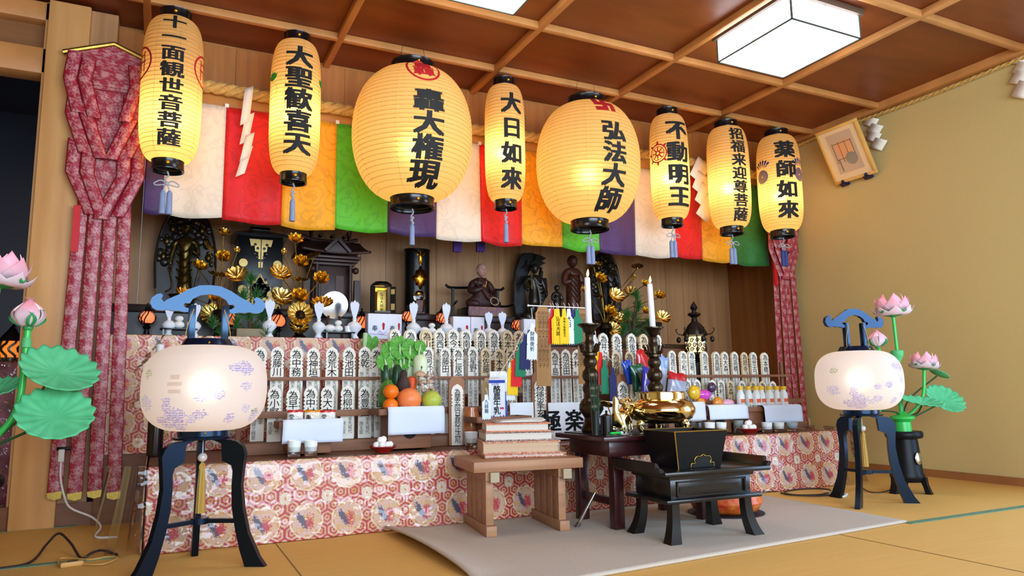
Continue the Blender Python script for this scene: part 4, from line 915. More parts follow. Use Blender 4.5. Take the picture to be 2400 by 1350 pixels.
skin_body('figure', [[(0, 0, .36 * s_, .085 * s_), (0, 0, .5 * s_, .07 * s_), (0, 0, .64 * s_, .095 * s_), (0, 0, .73 * s_, .06 * s_), (0, -.01, .78 * s_, .035 * s_)],
    [(0, 0, .36 * s_, .085 * s_), (.06 * s_, -.01, .2 * s_, .065 * s_), (.07 * s_, 0, .05 * s_, .04 * s_), (.07 * s_, -.06 * s_, .04 * s_, .03 * s_)],
    [(0, 0, .36 * s_, .085 * s_), (-.06 * s_, -.01, .2 * s_, .065 * s_), (-.07 * s_, 0, .05 * s_, .04 * s_), (-.07 * s_, -.06 * s_, .04 * s_, .03 * s_)],
    [(0, 0, .73 * s_, .06 * s_), (.15 * s_, 0, .69 * s_, .05 * s_), (.2 * s_, -.03 * s_, .54 * s_, .04 * s_), (.2 * s_, -.08 * s_, .42 * s_, .03 * s_)],
    [(0, 0, .73 * s_, .06 * s_), (-.15 * s_, 0, .69 * s_, .05 * s_), (-.21 * s_, -.02 * s_, .55 * s_, .04 * s_), (-.15 * s_, -.10 * s_, .5 * s_, .03 * s_)]], stat_dk, t)
head('head', t, (0, -.02 * s_, .87 * s_), .17 * s_, stat_dk, hair=stat_dk)
b = MB(); hand(b, TR((-.15 * s_, -.10 * s_, .5 * s_), rz=.3), .09 * s_, 1.4); b.build('hand', stat_dk, t)
b = MB(); hand(b, TR((.2 * s_, -.08 * s_, .42 * s_), rz=-.2), .09 * s_, 1.4); b.build('hand', stat_dk, t)
MB().prism([(-.006, 0), (.006, 0), (.008, .25 * s_), (0, .3 * s_), (-.008, .25 * s_)], -.12 * s_, -.105 * s_, T=TR((-.15 * s_, -.04 * s_, .5 * s_))).build('sword', stat_gold, t)
b = MB()
for q in range(7): b.tube(bez([(-.05 * s_ + .02 * q * s_, -.09 * s_, (.7 - .05 * q) * s_), (.03 * s_, -.13 * s_, (.6 - .06 * q) * s_), (.1 * s_, -.08 * s_, (.62 - .06 * q) * s_)], 5), .009 * s_, 6)
b.build('cord_ornament', M('pale_cord', '#8f8b80', .5, var=.4, vs=(50, 50, 50)), t)
# little attendant and the standing brown monk
def standing(label, u, vt, vb, Y, mat, zb):
    p = at(u, vb, Y); t = thing('statue', label, 'statue', (p.x, Y, zb), .15); s_ = at(u, vt, Y).z - zb
    MB().lathe([(0, 0), (.16 * s_, 0), (.16 * s_, .03 * s_), (.13 * s_, .045 * s_), (0, .05 * s_)], 24).build('pedestal', mat, t)
    skin_body('figure', [[(0, 0, .4 * s_, .11 * s_), (0, 0, .55 * s_, .10 * s_), (0, 0, .68 * s_, .11 * s_), (0, 0, .76 * s_, .08 * s_), (0, 0, .81 * s_, .035 * s_)], [(0, 0, .4 * s_, .11 * s_), (0, 0, .2 * s_, .11 * s_), (0, 0, .055 * s_, .12 * s_)],
        [(0, 0, .76 * s_, .08 * s_), (.14 * s_, 0, .71 * s_, .055 * s_), (.17 * s_, -.02 * s_, .55 * s_, .06 * s_), (.08 * s_, -.12 * s_, .54 * s_, .03 * s_)], [(0, 0, .76 * s_, .08 * s_), (-.14 * s_, 0, .71 * s_, .055 * s_), (-.17 * s_, -.02 * s_, .55 * s_, .06 * s_), (-.1 * s_, -.11 * s_, .6 * s_, .03 * s_)]], mat, t)
    b = MB()
    for q in range(5): b.tube(bez([(-.1 * s_, -.06 * s_, (.72 - .07 * q) * s_), (0, -.13 * s_, (.6 - .08 * q) * s_), (.1 * s_, -.06 * s_, (.7 - .08 * q) * s_)], 5), .01 * s_, 6)
    b.build('robe_folds', mat, t); head('head', t, (0, -.01 * s_, .9 * s_), .19 * s_, mat)
    for x, z, rz in ((.08, .54, .5), (-.1, .6, -.4)): b = MB(); hand(b, TR((x * s_, -.11 * s_, z * s_), rx=.6, rz=rz), .09 * s_, .6); b.build('hand', mat, t)
standing('brown wooden standing monk statue left of the left candle flame', 1344, 598, 745, 4.46, stat_wood, PZ)
standing('tiny dark attendant statue beside the flame halo', 1306, 668, 740, 4.36, stat_dk, PZ)

# ------------------------------------------------------------------ altar ware on the shelf
porc = M('porcelain', '#e9edf2', .15, spec=.6, coat=.5)
YV = 3.92
def sake_vase(u, vt, vb, label):
    p = at(u, vb, YV); h = at(u, vt, YV).z - SH; t = thing('sake_vase', label, 'vase', (p.x, YV, SH), R.uniform(-.1, .1), 'white porcelain vases with folded paper')
    s_ = h * .53
    MB().lathe([(0, 0), (.20 * s_, 0), (.22 * s_, .06 * s_), (.13 * s_, .2 * s_), (.18 * s_, .32 * s_), (.33 * s_, .5 * s_), (.35 * s_, .62 * s_), (.26 * s_, .76 * s_), (.1 * s_, .86 * s_), (.09 * s_, .95 * s_), (.13 * s_, 1.0 * s_), (.1 * s_, .99 * s_), (0, .93 * s_)], 28).build('bottle', porc, t)
    o = [(-.006, 0), (.006, 0), (.022, .25 * h), (.026, .38 * h), (.017, .45 * h), (.012, .42 * h), (.0, .49 * h), (-.012, .42 * h), (-.017, .45 * h), (-.026, .38 * h), (-.022, .25 * h)]
    MB().prism([(x, z + s_ * .96) for x, z in o], -.003, .003).build('paper', whitep, t)
for u, vt, vb, l in ((394, 706, 792, 'white porcelain vase with folded paper behind the left arm of the floor lantern'), (455, 710, 792, 'white porcelain vase half hidden behind the floor lantern frame'), (630, 700, 800, 'white porcelain vase with folded paper right of the pine branch'), (746, 706, 800, 'white porcelain vase with folded paper left of the round mirror'), (830, 703, 800, 'white porcelain vase with folded paper right of the round mirror'), (969, 706, 800, 'white porcelain vase with folded paper below the crystal ball'), (1046, 709, 800, 'white porcelain vase with folded paper left of the middle white boxes'), (1146, 730, 800, 'smaller white vase with folded paper right of the middle white boxes'), (1178, 730, 800, 'smaller white vase with folded paper beside the striped ribbons')): sake_vase(u, vt, vb, l)
trayb = M('tray_black', '#0c0d12', .2, spec=.6)
def offering_tray(u, v, Y, label, cups=True):
    p = at(u, v, Y); t = thing('offering_tray', label, 'tray', (p.x, Y, SH), 0, 'low black offering trays'); w_ = .085
    MB().box(-w_, w_, -.045, .045, .03, .037, b=.002).build('top', trayb, t)
    for s_ in (-1, 1): MB().box(s_ * w_ * .8 - .004, s_ * w_ * .8 + .004, -.04, .04, 0, .03).build('leg', trayb, t)
    for q, (x, r, g) in enumerate(((-.045, .028, .0), (.0, .026, .0), (0, .02, .036))):
        o = MB().ball((0, 0, 0), r, 18, sq=(1, 1, .75)).build('rice_cake', M('mochi', '#e6e6e2', .6), loc=(p.x + x, Y, SH + .037 + r * .75 + g)); tag(o, 'white round rice cakes on ' + label, 'rice cake', 'rice cakes on ' + label)
    o = MB().lathe([(0, 0), (.018, 0), (.021, .034), (.018, .034), (.016, .004), (0, .004)], 20).build('water_cup', porc, loc=(p.x + .055, Y, SH + .037)); tag(o, 'white lidded cup on ' + label, 'cup', 'white cups on the offering trays')
offering_tray(418, 790, 3.92, 'black offering tray behind the left floor lantern'); offering_tray(792, 796, 3.92, 'black offering tray in front of the round mirror'); offering_tray(1012, 796, 3.92, 'black offering tray between the white vases below the crystal ball')
redglow = M('red_lamp_glow', '#ff9060', .5, emit='#ff6a38', es=1.0); lampblk = M('lamp_black', '#0d0d10', .3)
def red_lamp(u, v, label, r_px=18, Y=4.19):
    p = at(u, v, Y); r = px(r_px, u, v, Y); z = p.z - SH; t = thing('altar_lamp', label, 'lamp', (p.x, Y, SH), 0, 'small red altar lamps')
    MB().lathe([(0, 0), (r * 1.0, 0), (r * 1.0, .008), (r * .4, .02), (r * .28, z * .45), (r * .5, z * .55), (r * .28, z * .65), (r * .35, z - r * .9), (r * .8, z - r * .78), (0, z - r * .75)], 24).build('stand', lampblk, t)
    pr = [(r * .55, z - r * .75), (r * .9, z - r * .4), (r, z), (r * .92, z + r * .35), (r * .6, z + r * .72)]
    MB().lathe(pr, 28).build('shade', redglow, t)
    b = MB()
    for k in range(9):
        for d in (-1, 1): b.tube([(rr * 1.02 * math.cos(2 * PI * k / 12 + d * q * .2), rr * 1.02 * math.sin(2 * PI * k / 12 + d * q * .2), zz) for q, (rr, zz) in enumerate(pr)], r * .075, 4)
    b.build('lattice', lampblk, t)
    MB().lathe([(r * .6, z + r * .7), (r * 1.0, z + r * .75), (r * .7, z + r * .95), (r * .3, z + r * 1.2), (r * .35, z + r * 1.35), (r * .12, z + r * 1.5), (r * .16, z + r * 1.7), (0, z + r * 1.95)], 20).build('roof', lampblk, t)
for u, v, l in ((345, 744, 'small glowing red lamp at the far left of the shelf'), (540, 748, 'small glowing red lamp half hidden by the lantern frame'), (651, 752, 'small glowing red lamp between the pine branch and the gold flowers'), (848, 756, 'small glowing red lamp left of the upper white boxes'), (955, 742, 'small glowing red lamp right of the left pair of white boxes'), (1036, 746, 'small glowing red lamp below the throne'), (1213, 762, 'small glowing red lamp left of the paper tags'), (1444, 772, 'small glowing red lamp behind the pine and candlesticks')): red_lamp(u, v, l, 15 if u > 900 else 18)
# mirror, crystal ball
p = at(783, 715, 4.13); r = px(32, 783, 715, 4.13); t = thing('mirror', 'round polished mirror on a dark stand among the gold flowers', 'mirror', (p.x, 4.13, SH))
MB().lathe([(0, 0), (r * .96, 0), (r, .003), (r, .008), (0, .01)], 40, T=TR((0, 0, p.z - SH), rx=PI / 2 + .12)).build('disc', M('mirror_steel', '#b8bcc4', .12, 1), t)
MB().tube(bez([(-.05, 0, 0), (-.045, 0, .06), (-.03, 0, p.z - SH - r * .8)], 5), .008, 6).tube(bez([(.05, 0, 0), (.045, 0, .06), (.03, 0, p.z - SH - r * .8)], 5), .008, 6).box(-.07, .07, -.03, .03, 0, .02).build('stand', stat_wood, t)
p = at(984, 694, 4.3); r = px(14, 984, 694, 4.3); t = thing('crystal_ball', 'clear crystal ball on a small carved stand before the tall narrow cabinet', 'crystal ball', (p.x, 4.31, PZ)); zc = p.z - PZ
MB().ball((0, 0, max(zc, r + .02)), r, 28).build('ball', M('crystal', '#ffffff', .02, trans=1, ior=1.5), t); MB().lathe([(0, 0), (r * 1.3, 0), (r * 1.3, .006), (r * .7, .012), (r * .9, max(zc - r * .8, .02)), (0, max(zc - r, .016))], 20, lobes=5, amp=.12).build('stand', stat_wood, t)
# white offering boxes
bxm = M('box_paper', '#dfe3f0', .6)
for k, (u0, u1, vt, l) in enumerate(((862, 908, 735, 'leftmost white offering box, left of the pair by the tablet cabinet'), (907, 942, 736, 'white offering box, right of the pair by the tablet cabinet'), (1062, 1103, 742, 'white offering box, left of the middle pair'), (1104, 1136, 743, 'white offering box, right of the middle pair'), (1228, 1262, 748, 'white box behind the hanging paper tags'))):
    Y = 3.98; a = at(u0, 780, Y); c = at(u1, 780, Y); z = at((u0 + u1) / 2, vt, Y).z; w_ = (c.x - a.x) / 2 * .98; t = thing('offering_box', l, 'box', ((a.x + c.x) / 2, Y, SH), 0, 'white offering boxes'); hz = z - SH
    MB().box(-w_, w_, 0, .07, 0, hz, b=.002).build('carton', bxm, t)
    b = MB().text('奉', -w_ * .3, hz * .45, .035, 0, .012, lambda a_, c_: (a_, -.0008, c_)); b.build('writing', ink, t)
    b = MB().prism([(w_ * .45, hz * .62), (w_ * .6, hz * .68), (w_ * .75, hz * .62), (w_ * .68, hz * .4), (w_ * .52, hz * .4)], -.0012, -.0002); b.build('ornament', redink, t)
    if k < 4: MB().tube([(-w_, -.001, hz * .26), (w_, -.001, hz * .2)], .0016, 5).tube(bez([(w_ * .6, -.002, hz * .24), (w_ * .2, -.002, hz * .36), (w_ * .1, -.002, hz * .26), (w_ * .6, -.002, hz * .24), (w_ * .9, -.002, hz * .34)], 5), .0014, 5).build('string', M('lilac', '#b79ac4', .6), t)
for k, (u, c) in enumerate(((1163, '#3a8a5a'), (1199, '#4a4aa0'))):
    p = at(u, 760, 3.96); b = MB()
    for q in range(5): b.box(-.022 + q * .009, -.0145 + q * .009, -.002, .002, 0, .09, q % 4)
    t = tag(b.build('striped_ribbon', [M('rib_a' + str(k), c), M('rib_w', '#ecebea'), M('rib_r', '#a02040'), M('rib_k', '#30303a')], loc=(p.x, 4.05, SH)), ('green and red' if k == 0 else 'blue and red') + ' striped ribbon standing by the small white vases', 'ribbon')
# gilded lotus bouquets
glm = M('gilt_petal', '#f8d878', .24, 1, var=.12, vs=(30, 30, 30))
def petal(b, T, ln, wd, cup, mi=0):
    b.grid(lambda a, c: T @ Vector(((a - .5) * wd * math.sin(PI * min(.97, c * .86 + .12)) ** .8 * 1.15, c * ln, cup * ln * (c ** 1.6) + .12 * wd * abs(a - .5) * 2)), 5, 6, mi)
def lotus_flower(kind, s_, T, b):
    if kind == 'leaf':                                   # ruffled open leaf
        def fn(a, c): th = 2 * PI * a; return T @ Vector((c * s_ * math.cos(th) * (1 + .05 * math.cos(14 * th)), c * s_ * math.sin(th) * (1 + .05 * math.cos(14 * th)), .36 * s_ * c * c + .07 * s_ * c * math.cos(14 * th)))
        b.grid(fn, 56, 6); b.ball((0, 0, .0), s_ * .12, 8, T=T)
    elif kind == 'bud':
        for k in range(7): petal(b, T @ rotz(2 * PI * k / 7) @ TR((0, .12 * s_, 0), rx=.9), s_ * .95, s_ * .8, -.45 * -1)
        b.ball((0, 0, .35 * s_), s_ * .4, 12, T=T)
    else:
        for ring_, (n, tl, ln) in enumerate(((9, .25, .95), (8, .65, .85), (6, 1.05, .7))):
            for k in range(n): petal(b, T @ rotz(2 * PI * (k + .5 * ring_) / n) @ TR((0, .1 * s_, .03 * s_ * ring_), rx=tl), s_ * ln, s_ * .6, .4)
        b.ball((0, 0, .25 * s_), s_ * .2, 12, T=T, sq=(1, 1, .7))
def gold_bouquet(label, ub, vb, Y, fl):
    p = at(ub, vb, Y); t = thing('gilt_lotus_bouquet', label, 'bouquet', (p.x, Y, SH), 0, 'gilded lotus bouquets')
    MB().lathe([(0, 0), (.045, 0), (.045, .01), (.022, .03), (.03, .08), (.05, .12), (.04, .15), (.028, .16), (0, .15)], 28).build('vase', M('bronze_dark', '#2b2418', .35, .8), t)
    rr = random.Random(int(ub))
    for k, (u, v, r, kind, yaw, pit) in enumerate(fl):
        dy = rr.uniform(-.06, .05); q = at(u, v, Y + dy); c = q - Vector((p.x, Y, SH)); s_ = px(r, u, v, Y)
        T = TR(c, rx=pit) if not yaw else Matrix.Translation(c) @ Matrix.Rotation(yaw, 4, 'Y') @ Matrix.Rotation(pit, 4, 'X')
        b = MB(); lotus_flower(kind, s_, T, b); o = b.build({'leaf': 'leaf', 'bud': 'bud'}.get(kind, 'flower'), glm, t)
        m_ = Vector((c.x * .35, dy * .4, .15 + (c.z - .15) * .5)); MB().tube(bez([(0, 0, .14), tuple(m_), tuple(c)], 8), .0028, 6).build('stem', goldd, o)
F1, F2 = .9, .35
gold_bouquet('gilded lotus bouquet behind the left floor lantern', 512, 790, 4.12, [(523, 553, 21, 'flower', .2, .3), (555, 592, 14, 'bud', 0, .3), (490, 582, 19, 'leaf', .6, .25), (523, 606, 20, 'flower', 0, 1.1), (465, 630, 22, 'flower', .4, .7), (512, 648, 25, 'leaf', .1, .1), (556, 648, 25, 'leaf', -.2, .9), (432, 692, 22, 'leaf', .3, .6), (505, 702, 20, 'flower', 0, .9), (497, 740, 28, 'leaf', .2, 1.2), (505, 765, 18, 'bud', 0, 1)])
gold_bouquet('gilded lotus bouquet between the pine branch and the round mirror', 700, 790, 4.02, [(691, 566, 20, 'flower', .1, .9), (665, 595, 13, 'bud', 0, .3), (735, 604, 22, 'leaf', -.5, .3), (704, 618, 21, 'flower', 0, 1.1), (656, 644, 25, 'leaf', .1, .9), (704, 659, 22, 'leaf', 0, .12), (752, 657, 21, 'flower', -.2, 1.1), (659, 700, 25, 'leaf', .3, 1.0), (701, 698, 23, 'flower', 0, 1.1), (755, 715, 26, 'leaf', -.2, .6), (702, 738, 29, 'leaf', .1, 1.3), (700, 768, 22, 'leaf', 0, 1.0)])
gold_bouquet('gilded lotus bouquet between the two candles', 1420, 790, 4.13, [(1392, 628, 20, 'flower', .1, .3), (1405, 656, 18, 'flower', 0, 1.1), (1494, 628, 14, 'leaf', -.4, .5), (1484, 655, 12, 'bud', 0, .4), (1510, 668, 13, 'flower', 0, 1), (1367, 682, 12, 'flower', .3, 1), (1403, 698, 16, 'leaf', 0, .12), (1442, 695, 20, 'leaf', 0, 1.1), (1478, 686, 16, 'leaf', -.4, .8), (1545, 697, 16, 'flower', -.4, .8), (1428, 735, 20, 'flower', 0, 1), (1450, 748, 16, 'leaf', -.3, 1), (1512, 733, 14, 'flower', 0, .8), (1552, 746, 18, 'leaf', -.3, 1), (1436, 775, 20, 'leaf', 0, 1.1)])
# pine branches
needle = M('pine_needle', '#2f6b2a', .5, var=.35, vs=(30, 30, 30)); bark = M('bark', '#4c3322', .8, var=.3)
def pine(label, u, vt, vb, Y, tufts, boxed):
    p = at(u, vb, Y); t = thing('pine_branch', label, 'pine branch', (p.x, Y, SH)); rr = random.Random(int(u)); o0 = Vector((p.x, Y, SH))
    MB().box(-.07, .07, -.05, .05, 0, .045, b=.003).build('pot', M('pine_pot', '#8a7a5c' if boxed else '#2a2420', .6), t)
    bb = MB(); nb = MB(); nb.keep = True
    for (x, v, s_) in tufts:
        c = at(x, v, Y + rr.uniform(-.05, .05)) - o0; bb.tube(bez([(0, 0, .03), (c.x * .4, c.y * .5, c.z * .55), tuple(c)], 5), [.006] * 5 + [.005] * 5 + [.003], 6)
        L_ = px(s_, x, v, Y)
        for q in range(int(120)):
            a = rr.uniform(0, 2 * PI); el = rr.uniform(.05, 1.25); d = Vector((math.cos(a) * math.sin(el), math.sin(a) * math.sin(el), math.cos(el))); st = c + Vector((0, 0, rr.uniform(-.8, .0) * L_)); e = st + d * L_ * rr.uniform(.7, 1.1); sd = d.cross(Vector((.3, -1, .2))).normalized() * .0011
            nb.add([st - sd, st + sd, e + sd * .3, e - sd * .3], [(0, 1, 2, 3)])
    bb.build('twig', bark, t); tag(nb.build('needles', needle, t, smooth=0, solid=.0012), kind='stuff')
pine('green pine branch behind the left floor lantern', 585, 630, 805, 3.95, [(588, 650, 26), (572, 690, 28), (600, 690, 24), (585, 730, 30), (555, 750, 28), (615, 735, 26), (600, 770, 30), (560, 785, 26), (625, 775, 24), (500, 755, 22), (520, 775, 22)], True)
pine('green pine branch behind the right candlestick', 1482, 690, 805, 3.91, [(1492, 690, 20), (1496, 715, 20), (1470, 735, 22), (1488, 745, 24), (1460, 770, 22), (1485, 778, 24), (1510, 775, 20), (1520, 755, 16)], False)
# black lantern on the right
p = at(1635, 900, 3.74); Y = 3.74; t = thing('altar_lantern', 'black metal temple lantern with a glowing scrollwork body on the right', 'lantern', (p.x, Y, TZ)); Z = lambda v: at(1635, v, Y).z - TZ; m_ = px(1, 1635, 800, Y)
MB().lathe([(0, 0), (.07, 0), (.065, .02), (.03, .05), (.022, Z(850)), (18 * m_, Z(838)), (26 * m_, Z(832)), (20 * m_, Z(826)), (0, Z(826))], 28).build('stand', lampblk, t)
pr = [(18 * m_, Z(826)), (22 * m_, Z(818)), (24 * m_, Z(806)), (23 * m_, Z(796)), (19 * m_, Z(790))]
MB().lathe(pr, 32).build('shade', M('warm_lamp_glow', '#ffe9b8', .5, emit='#ffd894', es=1.1), t)
b = MB(); R2 = 24.6 * m_
for k in range(6): a = 2 * PI * k / 6; b.tube([(rr * 1.03 * math.cos(a), rr * 1.03 * math.sin(a), z) for rr, z in pr], .0045, 6)
for k in range(12):
    for z in (Z(820), Z(810), Z(799)):
        a = 2 * PI * (k + .5 * (z == Z(810))) / 12; b.tube([((R2 - .001) * math.cos(a + .2 * math.cos(q * .8) * (1 - q / 14)), (R2 - .001) * math.sin(a + .2 * math.cos(q * .8) * (1 - q / 14)), z + 6 * m_ * math.sin(q * .8) * (1 - q / 14)) for q in range(11)], .0032, 5)
b.build('scrollwork', lampblk, t)
MB().lathe([(20 * m_, Z(790)), (30 * m_, Z(786)), (26 * m_, Z(778)), (16 * m_, Z(762)), (8 * m_, Z(755)), (6 * m_, Z(745)), (16 * m_, Z(738)), (13 * m_, Z(734)), (6 * m_, Z(733)), (5 * m_, Z(728)), (9 * m_, Z(722)), (5 * m_, Z(714)), (0, Z(706))], 30).build('roof', lampblk, t)
for k in range(6):
    a = 2 * PI * k / 6 + .3; c, s_ = math.cos(a), math.sin(a); MB().tube(bez([(26 * m_ * c, 26 * m_ * s_, Z(785)), (38 * m_ * c, 38 * m_ * s_, Z(782)), (44 * m_ * c, 44 * m_ * s_, Z(773)), (40 * m_ * c, 40 * m_ * s_, Z(770))], 5), .0035, 6).ball((38 * m_ * c, 38 * m_ * s_, Z(796)), 5.5 * m_, 10, sq=(1, 1, 1.3)).tube([(38 * m_ * c, 38 * m_ * s_, Z(782)), (38 * m_ * c, 38 * m_ * s_, Z(792))], .0012, 4).build('corner_bell', lampblk, t)
# ------------------------------------------------------------------ offerings on the altar table
sanbo_w = M('offering_stand_wood', '#8d5c3e', .55, col2='#7b4e34', vs=(4, 40, 40)); holem = M('hole_dark', '#16100c', .8)
glassm = M('glass', '#ffffff', .05, trans=1, ior=1.45)
TT = TZ + .006
def paper_sheet(u0, u1, vt, vb, Y, label, tilt=0, zt=None, round_=True, back=.12):
    a = at(u0, vt, Y); c = at(u1, vt, Y); z1 = at((u0 + u1) / 2, vb, Y).z; w_ = (c.x - a.x) / 2; h = a.z - z1 + tilt * 0
    def fn(p, q):
        s_ = q * (h + back); x = (p - .5) * 2 * w_
        if s_ < back: return (x, back - s_ - .012, .0)
        d = s_ - back; e = min(d, .02)
        return (x + .1 * tilt * d, -.012 - e * .8 + .006 * math.sin(p * 5), -d + .006 + tilt * (p - .5) * .0)
    o = MB().grid(fn, 12, 18).build('paper_sheet', whitep, loc=((a.x + c.x) / 2, Y, a.z), solid=.0012); return tag(o, label, 'paper')
def sanbo(x, y, zt, w_, d_, label, hole=True):
    t = thing('offering_stand', label, 'offering stand', (x, y, TT), 0, 'wooden offering stands on the altar'); h = zt - TT - .004
    b = MB(); b.box(-w_, w_, 0, d_, h - .03, h - .022, b=.002); b.build('tray', sanbo_w, t)
    for s_ in (-1, 1): MB().box(s_ * w_ - .004, s_ * w_ + .004, 0, d_, h - .03, h - .002, b=.0015).build('tray_rim', sanbo_w, t)
    for q in (0, d_): MB().box(-w_, w_, q - .004, q + .004, h - .03, h - .002, b=.0015).build('tray_rim', sanbo_w, t)
    MB().box(-w_ * .7, w_ * .7, .02, d_ - .02, 0, h - .03, b=.003).build('body', sanbo_w, t)
    if hole: MB().lathe([(0, 0), (.035, 0), (.035, .002), (0, .002)], 28, T=TR((0, .0185, h * .45), rx=PI / 2), sy=1.1).build('opening', holem, t)
    return t, TT + h - .022
TL = {}
def sb(key, u0, u1, v, Y, label, d_=.165, hole=True):
    a = at(u0, v, Y); c = at(u1, v, Y); x = (a.x + c.x) / 2; TL[key] = (x, Y, sanbo(x, Y, a.z, (c.x - a.x) / 2, d_, label, hole)[1]); return TL[key]
sb('a', 657, 800, 986, 3.22, 'wooden offering stand with snack packets left of the fruit', hole=False)
sb('b', 890, 1035, 956, 3.22, 'wooden offering stand carrying the fruit and vegetables')
sb('c', 1120, 1245, 975, 3.16, 'wooden offering stand behind the stacked books, carrying the milk carton', hole=False)
sb('d', 1560, 1640, 955, 3.22, 'wooden offering stand with candy bags behind the brass burner', hole=False)
sb('e', 1650, 1730, 962, 3.22, 'wooden offering stand with sweets between the candy bags and the bottles')
sb('f', 1738, 1866, 952, 3.22, 'wooden offering stand carrying the row of white bottles')
paper_sheet(662, 802, 986, 1040, 3.21, 'white paper draped over the snack stand at the left', -.4)
paper_sheet(906, 1036, 955, 1020, 3.21, 'white paper hanging in front of the fruit')
paper_sheet(1590, 1643, 943, 988, 3.21, 'white paper draped right of the brass burner', .3)
paper_sheet(1653, 1742, 950, 985, 3.21, 'white paper draped over the stand of sweets', .6)
paper_sheet(1782, 1868, 950, 992, 3.21, 'white paper draped in front of the white bottles', .6)
def cup(u, vt, vb, r_px, Y, label, cm=None, grp='white candle cups in clear glasses'):
    a = at(u, vt, Y); r = px(r_px, u, vt, Y); h = a.z - TT; t = thing('candle_cup', label, 'cup', (a.x, Y, TT), 0, grp)
    MB().lathe([(0, h * .3), (r * .8, h * .3), (r * .92, h), (r * .86, h), (r * .8, h * .9), (0, h * .9)], 28).build('cup', cm or M('cup_white', '#e6ebe8', .45), t)
    MB().lathe([(0, 0), (r * .82, 0), (r * .86, h * .12), (r * .95, h * .6), (r * .93, h * .6), (r * .82, h * .14), (0, h * .1)], 28).build('glass_base', glassm, t)
for u, vt, l in ((690, 1032, 'white candle cup in a glass, left of the two under the snack stand'), (729, 1032, 'white candle cup in a glass, right of the two under the snack stand'), (1104, 1012, 'white candle cup in a glass beside the stacked books'), (1663, 990, 'white candle cup, left of the two just above the black box'), (1690, 990, 'white candle cup, right of the two just above the black box'), (1797, 990, 'white candle cup, leftmost below the bottles'), (1825, 990, 'white candle cup in the middle below the bottles')): cup(u, vt, 0, 17 if u < 1200 else 13.5, 3.13, l)
cup(1856, 990, 0, 14, 3.13, 'bluish glass candle cup, rightmost below the bottles', M('cup_blue', '#9db4bd', .4)); cup(1730, 985, 0, 13, 3.2, 'grey glass tumbler left of the rice dumplings on the right', M('cup_grey', '#8f9a92', .3))
reddish = M('red_dish', '#8e1a14', .25, spec=.6); dump = M('dumpling', '#eceae4', .6)
def dumplings(u, v, r_px, label):
    p = at(u, v, 3.11); r = px(r_px, u, v, 3.11); t = tag(MB().lathe([(0, 0), (r * .5, 0), (r * .55, .006), (r, .024), (r * .97, .027), (r * .5, .011), (0, .01)], 36).build('red_dish', reddish, loc=(p.x, 3.11, TT)), 'shallow red lacquer dish, ' + label, 'dish')
    for k, (x, y, z) in enumerate(((-.62, -.1, 0), (-.2, -.4, 0), (.3, -.38, 0), (-.3, .35, 0), (.2, .3, 0), (.66, 0, 0), (-.02, -.02, .15), (-.22, 0, 1), (.05, .0, 1.15))):
        tag(MB().ball((0, 0, 0), r * .24, 16).build('rice_dumpling', dump, loc=(p.x + x * r * .8, 3.11 + y * r * .8, TT + .02 + r * .2 + z * r * .33)), 'round white dumpling piled in the red dish, ' + label, 'dumpling', 'dumplings, ' + label)
dumplings(897, 1058, 33, 'on the left below the fruit'); dumplings(1757, 1022, 27, 'on the right below the bottles')
# fruit and vegetables
x0, y0, zt = TL['b']; y0 += .1
def veg(name, label, cat, u, v, dy, r_px, col, sq=(1, 1, 1), stem=None, col2=None, rough=.4, prof=None, rot=None, grp=None):
    p = at(u, v, y0 + dy); r = px(r_px, u, v, y0 + dy); b = MB()
    if prof: b.lathe([(a * r, c * r) for a, c in prof], 24)
    else: b.ball((0, 0, 0), r, 28, sq=sq)
    m = M(name + '_skin' + col, col, rough, col2=col2, vs=(25, 25, 25), bump=.15, bs=180)
    t = thing(name, label, cat, p, 0, grp, rot); b.build('skin', m, t)
    if stem: MB().lathe([(.006, 0), (.007, .006), (.003, .012), (0, .012)], 10, T=TR((0, 0, stem * r))).build('stem', M('stem_green', '#5d6b2e', .6), t)
    return t
veg('orange', 'bright orange fruit stacked on top at the left of the fruit', 'orange', 916, 918, -.06, 18.5, '#f07a0c', (1, 1, .93), .9, '#e86a06', grp='oranges')
veg('orange', 'bright orange fruit below the other one at the left', 'orange', 915, 950, -.07, 18, '#f07a0c', (1, 1, .93), .9, '#e86a06', grp='oranges')
veg('grapefruit', 'big pinkish orange grapefruit in the middle of the fruit', 'grapefruit', 959, 936, -.05, 29, '#ee8a52', (1, 1, .92), None, '#e87a3c')
veg('pear', 'yellow green round pear at the right of the fruit', 'pear', 1011, 938, -.055, 23.5, '#b9c24a', (1, 1, .95), .9, '#a3b23c')
veg('gourd', 'striped green gourd standing behind the oranges', 'gourd', 908, 925, .02, 22, '#5f8d3a', rough=.35, col2='#3f7426', prof=[(0, -1.6), (.5, -1.5), (.9, -1), (1, -.2), (.9, .6), (.6, 1.2), (.3, 1.5), (0, 1.6)], stem=1.55)
for k, (u, l) in enumerate(((904, 'left'), (930, 'right'))): veg('cucumber', 'dark green cucumber standing behind the gourd, the %s one' % l, 'cucumber', u, 880, .05 + .01 * k, 12, '#1f4a26', rough=.35, col2='#17381c', prof=[(0, -3.4), (.6, -3.2), (.95, -2), (1, 0), (.9, 1.4), (.5, 2.0), (0, 2.15)], rot=(0, .06 * (k * 2 - 1), 0), grp='cucumbers')
veg('taro', 'dark brown hairy taro root in front of the leaves', 'taro', 946, 895, -.0, 16, '#4a3430', rough=.8, col2='#33231f', prof=[(0, -1.7), (.5, -1.6), (.95, -1), (1, -.4), (.7, .3), (.5, .8), (.52, 1.2), (.3, 1.7), (0, 1.8)])
